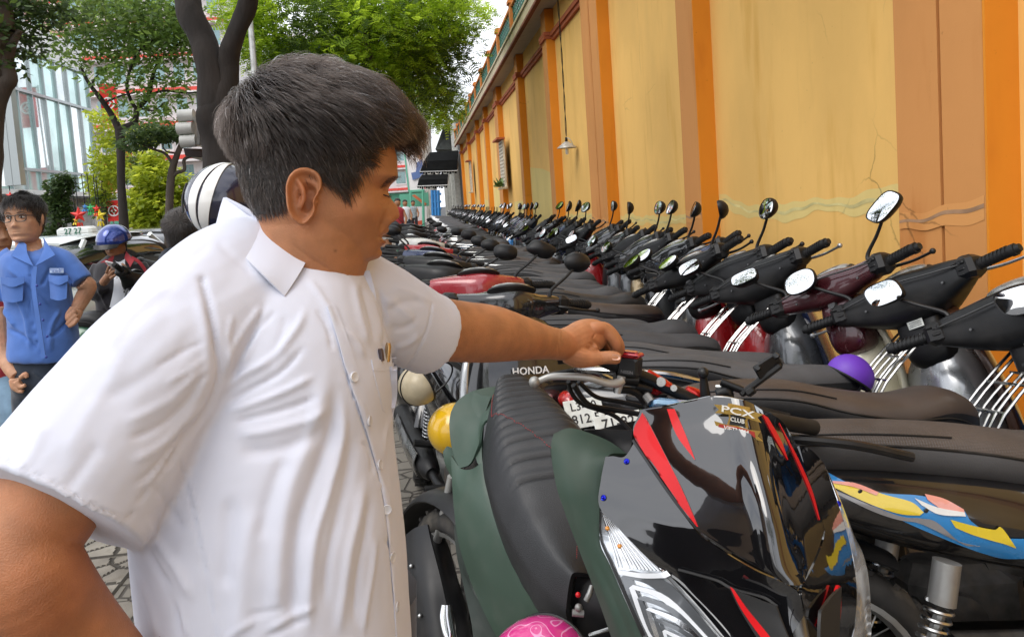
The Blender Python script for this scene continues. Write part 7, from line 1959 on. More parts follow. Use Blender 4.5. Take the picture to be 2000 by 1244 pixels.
tree('dark leafy shrub climbing up before the glass building\'s ground floor', atd(118, 520, 14)*G0,
     [[(118, 520, 14, .05), (116, 430, 14, .04), (120, 370, 14, .03)]], [([(118, 365, 14, 26, 22, .4), (108, 392, 14, 24, 20, .4), (122, 415, 14, 22, 24, .4), (108, 448, 14, 18, 18, .3), (126, 352, 14, 14, 16, .3)], 2600, .105, L_dark, dict(hollow=0))], m_bark2, seed=13, name='shrub')

# ---- glass building across the road
m_frame_l = mat('mullion_aluminium', (.42, .46, .46), .35, metal=.6)
m_glass = mat('curtain_glass', (.46, .68, .64), .08, metal=.45, coat=1, var=.35, vscale=.55, bump=.05, bscale=1.4)
m_glass2 = mat('curtain_glass_pale', (.70, .80, .78), .05, metal=.6, coat=1, var=.3, vscale=.7, bump=.06, bscale=1.6)
GX = -13.8
gb = thing('glass_building', 'glass curtain wall building at the left across the road', 'building', (GX, 12, 0))
cA = atx(2, 300, GX); ya = atx(-90, 300, GX)[1]; yb = atx(183, 300, GX)[1]
z_lines = [atx(100, 377, GX)[2], atx(100, 336, GX)[2], atx(100, 195, GX)[2], atx(100, 120, GX)[2]]
ncol = 10
def gobj(name, g_, m, par=None, **k): return obj(name, (np.asarray(g_[0])-np.array([GX, 12, 0]), g_[1]), m, par or gb, **k)
cw = (yb-ya)/ncol
rz = random.Random(4)
for r_i in range(3):
    for c in range(ncol):
        z0, z1 = z_lines[r_i], z_lines[r_i+1]; y0 = ya+c*cw
        g_ = box(0, 0, 0, .03, cw-.07, z1-z0-.08)
        M = T(GX, y0+cw/2, (z0+z1)/2) @ rot('Z', rz.uniform(-.8, .8)) @ rot('Y', rz.uniform(-.8, .8))
        gobj('glass_pane', xf(g_, M), m_glass2 if (r_i+c) % 3 == 0 else m_glass, smooth=False)
for c in range(ncol+1): gobj('mullion', box(GX+.05, ya+c*cw, (z_lines[0]+z_lines[3])/2, .10, .06, z_lines[3]-z_lines[0]), m_frame_l, smooth=False)
for z in z_lines: gobj('transom', box(GX+.06, (ya+yb)/2, z, .12, yb-ya, .10), m_frame_l, smooth=False)
m_white_p = mat('painted_white', (.72, .72, .70), .6, var=.1, vscale=2)
m_int = mat('shopfront_dark', (.03, .03, .032), .35, var=.4, vscale=1.5)
gobj('side_wall', box(GX-4, yb+.1, z_lines[3]/2+.3, 8, .2, z_lines[3]), m_white_p, smooth=False)
gobj('upper_wall', box(GX-.3, (ya+yb)/2, z_lines[3]+.6, .5, yb-ya, 1.1), m_white_p, smooth=False)
gobj('canopy_slab', box(GX+.5, (ya+yb)/2, z_lines[0]-.12, 1.3, yb-ya+.3, .16), m_white_p, smooth=False)
gobj('shopfront', box(GX-1.0, (ya+yb)/2, (z_lines[0])/2-.1, .1, yb-ya, z_lines[0]), m_int, smooth=False)
for pxc in (8, 60, 127, 174):
    yy = atx(pxc, 430, GX+.2)[1]
    gobj('column', box(GX+.2, yy, (z_lines[0]-.2)/2, .32, .32, z_lines[0]-.2, .02), mat('column_grey', (.45, .45, .44), .6, var=.15), smooth=False)
gobj('fascia_panel', box(GX+.1, (ya+yb)/2, z_lines[0]-.38, .1, yb-ya, .35), mat('fascia_stone', (.40, .38, .35), .7, var=.2, vscale=3), smooth=False)
# nearer glass wing at the far left
nw = thing('glass_wing', 'pale projecting glass wing at the far left edge with tall mullions', 'building', (-9.7, 9, 0))
for i, (x0, x1) in enumerate(((-60, -22), (-20, 12), (14, 27))):
    a0 = aty(x0, 300, 9.6); a1 = aty(x1, 300, 9.6); zb = aty(10, 364, 9.6)[2]; zt = aty(10, 172, 9.6)[2]
    obj('glass_pane', mv(box((a0[0]+a1[0])/2, 0, (zb+zt)/2, a1[0]-a0[0], .05, zt-zb), 9.7, .6, 0), m_glass2, nw, smooth=False)
    obj('mullion', mv(box(a1[0]+.04, -.03, (zb+zt)/2, .09, .12, zt-zb), 9.7, .6, 0), m_frame_l, nw, smooth=False)
for z in (aty(10, 364, 9.6)[2], aty(10, 310, 9.6)[2], aty(10, 172, 9.6)[2]):
    obj('transom', mv(box(-9.75, -.03, z, 1.4, .10, .08), 9.7, .6, 0), m_frame_l, nw, smooth=False)
obj('base', mv(box(-9.8, .3, 1.0, 1.2, .5, 2.0), 9.7, .6, 0), m_int, nw, smooth=False)

# ---- far buildings: storeys, window openings, red string lines
m_fw = mat('far_render_white', (.78, .74, .72), .8, var=.06, vscale=.4); m_fp = mat('far_render_pink', (.70, .48, .40), .8, var=.1, vscale=.4); m_fr = mat('far_red_trim', (.62, .06, .04), .6)
m_fg = mat('far_window', (.22, .34, .34), .12, metal=.5, coat=1); m_fgr = mat('far_green_panel', (.12, .42, .28), .6)
def facade(label, D, x0, x1, ytop, ncols, nrows, m_, band_=True, zbot=0.0, seed=1, wf=.55):
    a0 = aty(x0, 400, D); a1 = aty(x1, 400, D); zt = aty((x0+x1)/2, ytop, D)[2]
    w = a1[0]-a0[0]; t = thing('building', label, 'building', ((a0[0]+a1[0])/2, D, 0), 'buildings across the far junction')
    r2 = random.Random(seed)
    obj('wall', box(0, 3, zt/2, w, 6, zt), m_, t, smooth=False)
    cwid = w/ncols; rh = (zt-3.2)/nrows
    wm = mesh_of('window', merge(box(0, 0, 0, cwid*wf+.16, .10, rh*.55+.16)), m_fw, False); gm_ = mesh_of('pane', merge(box(-cwid*wf*.25, 0, 0, cwid*wf*.46, .06, rh*.5), box(cwid*wf*.25, 0, 0, cwid*wf*.46, .06, rh*.5)), m_fg, False)
    for r_i in range(nrows):
        for c in range(ncols):
            o = link('window', wm, t); o.location = (-w/2+cwid*(c+.5), -.03, 3.2+rh*(r_i+.5)); p = link('pane', gm_, o); p.location = (0, -.05, 0)
        if band_: obj('string_line', box(0, -.08, 3.2+rh*r_i, w, .16, .22), m_fr, t, smooth=False)
        obj('balcony_slab', box(0, -.35, 3.2+rh*r_i-.25, w*.98, .7, .12), m_fw, t, smooth=False)
    obj('shopfront', box(0, -.05, 1.5, w*.94, .1, 2.6), m_fgr if seed % 2 else m_int, t, smooth=False)
    return t
facade('white building with red string lines behind the street trees', 44, 165, 470, -160, 8, 8, m_fw, seed=1)
facade('pale pink building block left of the white one with red lines', 52, 60, 200, -60, 4, 7, m_fp, seed=2)
facade('white building behind the man\'s face at the end of the street', 75, 560, 838, 60, 8, 7, m_fw, seed=3)
facade('tall pale tower rising behind the street trees at the left', 110, 120, 330, -520, 8, 16, m_fw, False, seed=5)
# red banners with a white ring emblem
m_ban = mat('banner_red', (.66, .02, .015), .7, var=.08)
def ring_emblem(r_, par, M):
    o = obj('emblem_ring', merge(lathe([(r_*.80, -.01), (r_, -.01), (r_, .01), (r_*.80, .01), (r_*.80, -.01)], 32), box(0, r_*.55, 0, r_*.14, r_*.5, .018), box(0, -r_*.55, 0, r_*.14, r_*.5, .018),
                                  loft([np.array([[x*s, y*s, z] for x, y in ((r_*.52, 0), (0, r_*.52), (-r_*.52, 0), (0, -r_*.52))]) for s, z in ((1, -.01), (1, .01), (.55, .01), (.55, -.01))], False)), mat('banner_white', (.82, .82, .80), .7), par, smooth=False)
    o.matrix_local = M; return o
for (cx, y0, y1, w, D, lab, em_) in ((213, 165, 240, 30, 30, 'upper red vertical banner with a white ring emblem behind the tree fork', 1), (214, 320, 372, 26, 30, 'middle red vertical banner glimpsed between the leaves', 0), (224, 392, 432, 27, 22, 'lowest red banner with a white ring and diamond emblem', 1), (250, 285, 330, 16, 34, 'narrow red banner behind the slender tree trunk', 0)):
    a = atd(cx, (y0+y1)/2, D); hh = (y1-y0)*D/CAM_F/2; ww = w*D/CAM_F/2
    t = thing('banner', lab, 'banner', tuple(a), 'red banners hung along the street')
    obj('cloth', patch([[(-ww, 0, hh), (0, -.04, hh), (ww, 0, hh)], [(-ww, .03, 0), (0, -.03, 0), (ww, .03, 0)], [(-ww, 0, -hh), (0, -.05, -hh), (ww, 0, -hh)]], 4, 4, -.01), m_ban, t)
    obj('rod', tube([(-ww*1.15, 0, hh), (ww*1.15, 0, hh)], .025, 6), m_steel, t)
    obj('pole', tube([(-ww*1.1, .1, hh+.1), (-ww*1.1, .1, -a[2])], .03, 6), m_steel, t)
    if em_: ring_emblem(ww*.78, t, T(0, -.07, 0 if hh > .6 else .0) @ rot('X', 90))
# star lanterns
def star(c, r_, m_, lab):
    t = thing('star_lantern', lab, 'lantern', tuple(c), 'paper star lanterns hung before the shopfront')
    p = [(0, -.35*r_, 0)]; pts = []
    for i in range(10):
        a = PI/2+i*PI/5; q = r_ if i % 2 == 0 else r_*.42; pts.append((q*math.cos(a), 0, q*math.sin(a)))
    v = np.array([(0, -.32*r_, 0), (0, .32*r_, 0)]+pts); f = []
    for i in range(10): f += [(0, 2+i, 2+(i+1) % 10), (1, 2+(i+1) % 10, 2+i)]
    obj('paper_star', (v, f), m_, t, smooth=False); obj('string', tube([(0, 0, r_), (0, 0, r_+.5)], .008, 4), m_black, t)
    tag(obj('tassel', merge(*[tube([(.03*math.cos(k), .03*math.sin(k), -r_*.9), (.05*math.cos(k), .05*math.sin(k), -r_*1.6)], .012, 4) for k in range(6)]), m_, t), kind='stuff')
sm_ = dict(red=mat('lantern_red', (.72, .03, .02), .5), green=mat('lantern_green', (.04, .42, .12), .5), yellow=mat('lantern_yellow', (.80, .62, .03), .5), blue=mat('lantern_blue', (.05, .25, .6), .5))
for (x, y, r_, c) in ((154, 420, 17, 'red'), (177, 406, 9, 'green'), (195, 421, 13, 'yellow'), (189, 408, 9, 'red'), (20, 382, 9, 'red'), (166, 404, 6, 'blue'), (148, 430, 6, 'yellow')):
    D = 12.6; star(atd(x, y, D), r_*D/CAM_F, sm_[c], '%s paper star lantern %s' % (c, {154: 'biggest of those at the shopfront', 177: 'small, beside the big red one', 195: 'hanging rightmost at the column', 189: 'small, behind the yellow one', 20: 'alone above the young man in blue', 166: 'tiny, at the top of the string', 148: 'tiny, beneath the big red one'}[x]))
# channel-letter sign on a black canopy, seen edge on
sg = thing('shop_sign', 'grey built up letter sign standing on a black canopy beside the forked tree', 'sign', tuple(atd(395, 290, 8.2)))
sb = np.array(sg.location); m_sg = mat('sign_return_grey', (.48, .48, .46), .55, var=.12, vscale=6); m_sg2 = mat('sign_return_dark', (.20, .20, .20), .6, var=.2)
gs = []
def sgo(name, g_, m, **k): return obj(name, (np.asarray(g_[0])-sb, g_[1]), m, sg, **k)
lp_ = [(354, 212, 8.0), (352, 234, 8.0), (356, 262, 8.0)]
def slab(x0, y0, x1, y1, d0, d1, mm, name='letter_return'):
    q = [atd(x0, y0, d0), atd(x1, y0+(x1-x0)*.36, d1), atd(x1, y1+(x1-x0)*.10, d1), atd(x0, y1, d0)]
    off = CF*.10
    v = np.array(q+[p+off for p in q]); return sgo(name, (v, [(0, 1, 2, 3), (7, 6, 5, 4), (0, 4, 5, 1), (1, 5, 6, 2), (2, 6, 7, 3), (3, 7, 4, 0)]), mm, smooth=False)
for (x, y, rx, ry) in ((364, 226, 13, 12), (362, 251, 14, 12), (368, 276, 11, 12)):
    c = atd(x, y, 8.0); g_ = xf(lathe([(.005, -.16), (1, -.16), (1, .16), (.005, .16)], 20), Matrix.Translation(Vector(c)) @ rot('Y', 90) @ rot('X', 0) @ Matrix.Diagonal((ry*8/CAM_F, rx*8/CAM_F, .5, 1)))
    sgo('letter', g_, m_sg, ang=30)
slab(376, 216, 420, 284, 8.0, 8.7, m_sg)
for i, (x0, x1) in enumerate(((384, 390), (396, 402), (408, 414))): slab(x0, 226+i*6, x1, 282, 7.96, 7.98, m_sg2)
cv_ = np.array([atd(358, 290, 7.8), atd(440, 292, 8.3), atd(440, 306, 8.3), atd(362, 305, 7.8)]); cv2 = cv_+CF*1.2
sgo('canopy', (np.concatenate([cv_, cv2]), [(0, 1, 2, 3), (7, 6, 5, 4), (0, 4, 5, 1), (1, 5, 6, 2), (2, 6, 7, 3), (3, 7, 4, 0)]), mat('canopy_black', (.018, .018, .03), .5), smooth=False)
cu_ = np.array([atd(372, 307, 7.9), atd(440, 309, 8.3), atd(440, 328, 8.6)]); sgo('canopy_underside', (np.concatenate([cu_, cu_+CF*.9]), [(0, 1, 2), (5, 4, 3), (0, 3, 4, 1), (1, 4, 5, 2), (2, 5, 3, 0)]), m_sg, smooth=False)
sgo('post', tube([atd(430, 310, 8.6), atd(430, 310, 8.6)*G0], .06, 10), m_steel)
# lamp post
lpst = thing('street_lamp', 'thin grey street lamp pole rising behind the man\'s hair', 'street lamp', tuple(atd(505, 480, 11)*G0)); b_ = np.array(lpst.location)
obj('pole', (lambda g_: (g_[0]-b_, g_[1]))(limb([(512, 560, 11, .07), (500, 200, 11, .05), (488, 30, 11, .042), (484, -60, 11, .04), (500, -160, 11, .035)])), m_alu, lpst)
obj('lamp_head', (lambda g_: (g_[0]-b_, g_[1]))(ell(atd(515, -175, 11), (.3, .14, .07))), m_alu, lpst)
# ---- end of the wall: tiled grey building, black awnings
m_tile = mat('grey_wall_tile', (.30, .30, .27), .55, var=.14, vscale=1.2); m_aw = mat('awning_black', (.005, .0055, .0055), .9, spec=.1, var=.3, vscale=4, bump=.3, bscale=14)
eb = thing('tiled_building', 'grey stone tiled building just beyond the end of the yellow wall', 'building', (2.2, 45, 0)); eo = np.array([2.2, 45, 0])
xw = 2.2
obj('wall', (np.array(box(4.25, 55, 3.2, 4.0, 26, 6.4)[0])-eo, box(4.25, 55, 3.2, 4.0, 26, 6.4)[1]), mat('tile_bed_dark', (.12, .12, .11), .9), eb, smooth=False)
tm_ = mesh_of('tile', box(0, 0, 0, .05, 1.56, .86, .02), m_tile, False)
for i in range(15):
    for k in range(6):
        o = link('tile', tm_, eb); o.location = np.array([2.225+.0, 42.9+i*1.6+(k % 2)*.8, .5+k*.9])-eo
for i in range(5): obj('pier', (np.array(box(2.1, 42.3+i*4.8, 3.0, .34, .5, 6.0, .03)[0])-eo, box(2.1, 42.3+i*4.8, 3.0, .34, .5, 6.0, .03)[1]), mat('pier_stone', (.42, .42, .38), .7, var=.15), eb, smooth=False)
for n_, pts in enumerate(([(834, 292), (893, 288), (893, 334), (820, 336)], [(818, 337), (872, 335), (874, 362), (815, 364)])):
    D = (40.3, 39.0)[n_]
    a = [atd(x, y, D) for x, y in pts]
    t = thing('awning', ('upper black fabric awning at the far end of the yellow wall', 'lower black fabric awning with frayed edge at the far end of the wall')[n_], 'awning', tuple((a[0]+a[2])/2), 'black awnings'); c = np.array(t.location)
    back_ = [p+CF*1.4 for p in a]; mid = [a[0]+CF*.9+CU*.35*0, a[1]+CF*.9]
    v = np.array([a[0]+CF*1.2, a[1]+CF*1.2, (a[1]+a[2])/2+CF*.25, (a[0]+a[3])/2+CF*.25, a[2], a[3]])-c
    v = np.concatenate([v, v+CF*.06]); f = [(0, 3, 2, 1), (3, 5, 4, 2), (6, 7, 8, 9), (9, 8, 10, 11), (0, 1, 7, 6), (4, 5, 11, 10), (0, 6, 9, 3), (3, 9, 11, 5), (1, 2, 8, 7), (2, 4, 10, 8)]
    obj('fabric', (v, f), m_aw, t, smooth=False)
    L_ = a[3]; Rr = a[2]; dr = []
    for i in range(14):
        p = L_+(Rr-L_)*i/14; q = L_+(Rr-L_)*(i+.86)/14; dz = -CU*(.10+.10*((i*7) % 3)/3); dr.append((np.array([p, q, q+dz, p+dz])-c, [(0, 1, 2, 3)]))
    tag(obj('valance', merge(*dr), m_aw, t, smooth=False), kind='stuff')
    obj('frame', merge(tube([a[3]-c, a[2]-c], .03, 6), tube([a[3]-c, a[0]+CF*1.2-c], .03, 6), tube([a[2]-c, a[1]+CF*1.2-c], .03, 6)), m_steel, t)
rf = thing('roof', 'dark sloping tin roof above the black awnings', 'roof', tuple(atd(872, 270, 44)))
c = np.array(rf.location); a = [atd(850, 292, 42), atd(872, 232, 44), atd(896, 240, 46), atd(896, 292, 44)]; v = np.array(a+[p+CF*3 for p in a])-c
obj('sheet', (v, [(0, 1, 2, 3), (7, 6, 5, 4), (0, 4, 5, 1), (1, 5, 6, 2), (2, 6, 7, 3), (3, 7, 4, 0)]), mat('roof_dark', (.05, .055, .05), .7, var=.4, vscale=2), rf, smooth=False)
# billboard and street clutter in the gap
bb = thing('billboard', 'white billboard with a painted seated figure in blue, left of the black awnings', 'billboard', tuple(atd(810, 330, 48))); c = np.array(bb.location); D = 48
def quad(pts, D_, th, c_): a_ = [atd(x, y, D_)-c_ for x, y in pts]; v_ = np.array(a_+[p+CF*th for p in a_]); n = len(pts); return v_, [tuple(range(n)), tuple(range(2*n-1, n-1, -1))]+[(i, n+i, n+(i+1) % n, (i+1) % n) for i in range(n)]
obj('board', quad([(790, 286), (826, 283), (828, 370), (800, 372)], D, .2, c), m_fw, bb, smooth=False)
obj('board_frame', merge(quad([(787, 283), (826, 280), (826, 283), (790, 286)], D-.05, .3, c), quad([(797, 372), (828, 370), (829, 374), (799, 376)], D-.05, .3, c), quad([(787, 284), (790, 285), (800, 374), (797, 374)], D-.05, .3, c)), m_fgr, bb, smooth=False)
obj('printed_hair', quad([(812, 290), (822, 287), (824, 305), (818, 302), (814, 306)], D-.1, .02, c), mat('print_dark', (.10, .05, .05), .6), bb, smooth=False)
obj('printed_suit', quad([(814, 318), (824, 312), (826, 340), (818, 348), (806, 352), (803, 338), (812, 336)], D-.1, .02, c), mat('print_blue', (.10, .16, .35), .6), bb, smooth=False)
obj('printed_face', quad([(816, 302), (823, 300), (823, 311), (817, 312)], D-.12, .02, c), mat('print_skin', (.6, .35, .25), .6), bb, smooth=False)
obj('posts', merge(tube([atd(802, 375, D)-c, atd(806, 470, D)-c], .1, 6), tube([atd(826, 372, D)-c, atd(828, 470, D)-c], .1, 6)), m_fgr, bb)
m_bl = mat('scaffold_blue', (.03, .22, .55), .5)
sc = thing('blue_frame', 'blue steel frame and panels beyond the parked motorbikes at the street end', 'frame', tuple(atd(851, 420, 43))); c = np.array(sc.location)
gg = []
for x in (844, 850, 856): gg.append(tube([atd(x, 372, 43)-c, atd(x+3, 460, 43)-c], .10, 6))
for y in (380, 395, 408, 424): gg.append(tube([atd(842, y, 43)-c, atd(862, y-1, 43)-c], .08, 6))
obj('tubes', merge(*gg), m_bl, sc); obj('panel', quad([(848, 412), (861, 410), (862, 462), (849, 462)], 43.4, .1, c), mat('panel_sky', (.30, .55, .75), .5), sc, smooth=False)
hd_ = thing('hoarding', 'long white printed hoarding with red and blue figures closing the street end', 'hoarding', tuple(atd(810, 430, 56))); c = np.array(hd_.location)
obj('panel', quad([(700, 398), (846, 392), (846, 468), (700, 476)], 56, .2, c), m_fw, hd_, smooth=False)
obj('printed_patch', quad([(800, 434), (828, 430), (832, 448), (826, 462), (802, 460)], 55.8, .05, c), mat('print_red', (.62, .10, .05), .6), hd_, smooth=False)
obj('printed_patch', quad([(822, 440), (836, 436), (838, 462), (824, 464)], 55.7, .05, c), mat('print_navy', (.10, .14, .25), .6), hd_, smooth=False)
obj('printed_ring', mv(xf(torus(.42, .05, 24, 6), Matrix.Rotation(0, 4, 'Z')), *(atd(794, 424, 55.6)-c)), m_emblk, hd_)
gp = thing('green_shed', 'green and orange market shed below the billboard', 'shed', tuple(atd(800, 392, 50))); c = np.array(gp.location)
obj('panel', quad([(780, 380), (836, 376), (838, 402), (782, 406)], 50.5, .2, c), m_fgr, gp, smooth=False)
obj('arm', quad([(804, 382), (810, 380), (833, 398), (830, 402)], 50, .2, c), mat('crane_orange', (.62, .16, .06), .5), gp, smooth=False)
# blue and purple street hoarding on the left
hl_ = thing('street_hoarding', 'low blue hoarding with a purple panel behind the slender trees', 'hoarding', tuple(atd(310, 478, 26))); c = np.array(hl_.location)
obj('panel', quad([(262, 464), (372, 458), (372, 488), (262, 492)], 26, .1, c), m_bl, hl_, smooth=False); obj('panel', quad([(280, 476), (304, 474), (304, 484), (280, 486)], 25.8, .1, c), mat('panel_purple', (.16, .08, .38), .5), hl_, smooth=False)
obj('panel', quad([(262, 440), (400, 434), (400, 460), (262, 466)], 27, .1, c), m_fgr, hl_, smooth=False)

# ---- vehicles on the road
def car(label, base, az, m_b, sc_=1.0, sign=None, cat_='taxi', name='taxi'):
    t = thing(name, label, cat_, tuple(base)); t.rotation_euler = (0, 0, PI/2-R(az)); t.scale = (sc_,)*3
    rows = [(-2.2, .55, .70, .25), (-2.15, .60, .80, .32), (-1.6, .62, .86, .36), (-.6, .60, .88, .36), (.6, .60, .88, .36), (1.5, .57, .86, .33), (2.05, .52, .78, .27), (2.2, .50, .60, .20)]
    obj('body', sloft(rows, 24, 3.2, 4), m_b, t)
    obj('cabin', sloft([(-1.9, .98, .55, .05), (-1.6, 1.12, .66, .20), (-.9, 1.18, .72, .30), (.2, 1.18, .72, .30), (.9, 1.05, .70, .18), (1.3, .92, .62, .04)], 24, 3.0, 4), mat('car_glass', (.015, .02, .022), .05, coat=1), t)
    obj('roof', sloft([(-1.35, 1.40, .40, .03), (-1.0, 1.465, .58, .035), (.1, 1.47, .58, .035), (.45, 1.41, .40, .03)], 20, 2.6, 4), m_b, t)
    for s in (-1, 1):
        obj('pillar', merge(tube([(-1.75, s*.66, .95), (-1.15, s*.56, 1.42)], .035, 6), tube([(-.35, s*.735, .95), (-.35, s*.60, 1.44)], .035, 6), tube([(1.15, s*.66, .92), (.40, s*.55, 1.43)], .035, 6)), m_b, t)
        for x in (-1.35, 1.35):
            w = obj('wheel', xf(lathe_y([(.001, -.1), (.20, -.1), (.31, -.09), (.32, 0), (.31, .09), (.20, .1), (.001, .1)], 24), T(x, s*.80, .32)), m_rub, t); obj('rim', xf(lathe_y([(.001, -.11), (.17, -.11), (.19, -.10), (.19, .10), (.17, .11), (.001, .11)], 16), T(x, s*.80, .32)), m_alu, w)
        obj('tail_light', ell((-2.12, s*.62, .78), (.08, .12, .10)), mat('tail_light_lit', (.7, .04, .02), .3, emis=(1, .12, .05, .8)), t)
        obj('headlight', ell((2.0, s*.60, .62), (.14, .14, .08)), m_lens, t)
        obj('side_mirror', ell((.85, s*.95, 1.02), (.07, .10, .07)), m_b, t)
    if sign:
        rs_ = obj('roof_sign', box(-.35, 0, 1.54, .18, .46, .11, .03), mat('sign_white', (.75, .76, .72), .4), t); q = obj('lettering', text_geom(sign, .10, .002), mat('sign_green', (.02, .14, .08), .4), rs_); q.matrix_local = T(-.445, 0, 1.54) @ rot('Z', -90) @ rot('X', 90)
        q.scale = (1, 1, 1)
    return t
m_cw = mat('car_white', (.62, .66, .64), .2, coat=1); m_cg = mat('car_green', (.02, .20, .12), .2, coat=1)
p = atd(188, 560, 9.2)*G0
car('white and green taxi with a numbered roof sign behind the man in blue', p+np.array([-.3, .8, -.145]), 8, m_cw, 1, '27 27')
car('dark car with lit tail lamps beyond the helmeted man', atd(345, 560, 15)*G0+np.array([0, 0, -.145]), 4, mat('car_dark', (.04, .045, .05), .2, coat=1), 1, None, 'car', 'parked_car')
car('pale car far along the road at the left of the striped helmet', atd(262, 520, 23)*G0+np.array([0, 0, -.145]), 0, mat('car_silver', (.5, .5, .5), .2, coat=1), 1, None, 'car', 'parked_car')
for (x, y, D, az, sp) in ((345, 640, 6.6, 190, dict(label='motorbike standing behind the helmeted man on the pavement', mirrors=0, kind='s', body='black', shield='navy', mshape=2)), (175, 760, 5.2, 110, dict(label='dark motorbike half hidden between the young man in blue and the phone user', mirrors=0, kind='s', body='green', shield='black', seat=1, seatm=2))):
    o = make_bike(sp, 2); q = atd(x, y, D); place(o, q[0], q[1], az, 8)
# ================================================================== BACKGROUND PEOPLE
HFRONT = [(-.118, .030), (-.112, .066), (-.100, .077), (-.088, .074), (-.075, .082), (-.060, .083), (-.040, .086), (-.015, .084), (.005, .080), (.025, .087), (.055, .088), (.085, .078), (.108, .052), (.122, .008)]
HBACK = [(-.118, .02), (-.110, .035), (-.09, .045), (-.06, .062), (-.02, .082), (.03, .095), (.07, .090), (.10, .062), (.122, .006)]
HWID = [(-.118, .022), (-.110, .040), (-.09, .056), (-.06, .066), (-.02, .073), (.03, .077), (.07, .074), (.10, .050), (.122, .005)]
HB = [(-.034, .012, 0, 9, .016), (-.040, .007, 0, 16, .005), (-.015, .014, 0, 6, .009), (.002, .014, 0, 6, .004), (.004, .010, 27, 11, -.008), (.004, .010, -27, 11, -.008), (.004, .006, 27, 8, .004), (.004, .006, -27, 8, .004), (.022, .006, 24, 14, .003), (.022, .006, -24, 14, .003), (-.020, .016, 46, 14, .005), (-.020, .016, -46, 14, .005), (-.062, .005, 0, 17, .0035), (-.073, .006, 0, 15, .0035), (-.0675, .0025, 0, 20, -.004), (-.10, .010, 0, 14, .004)]
def w2(c, M, v): return np.asarray(v) @ np.array(M).T + np.array(c)
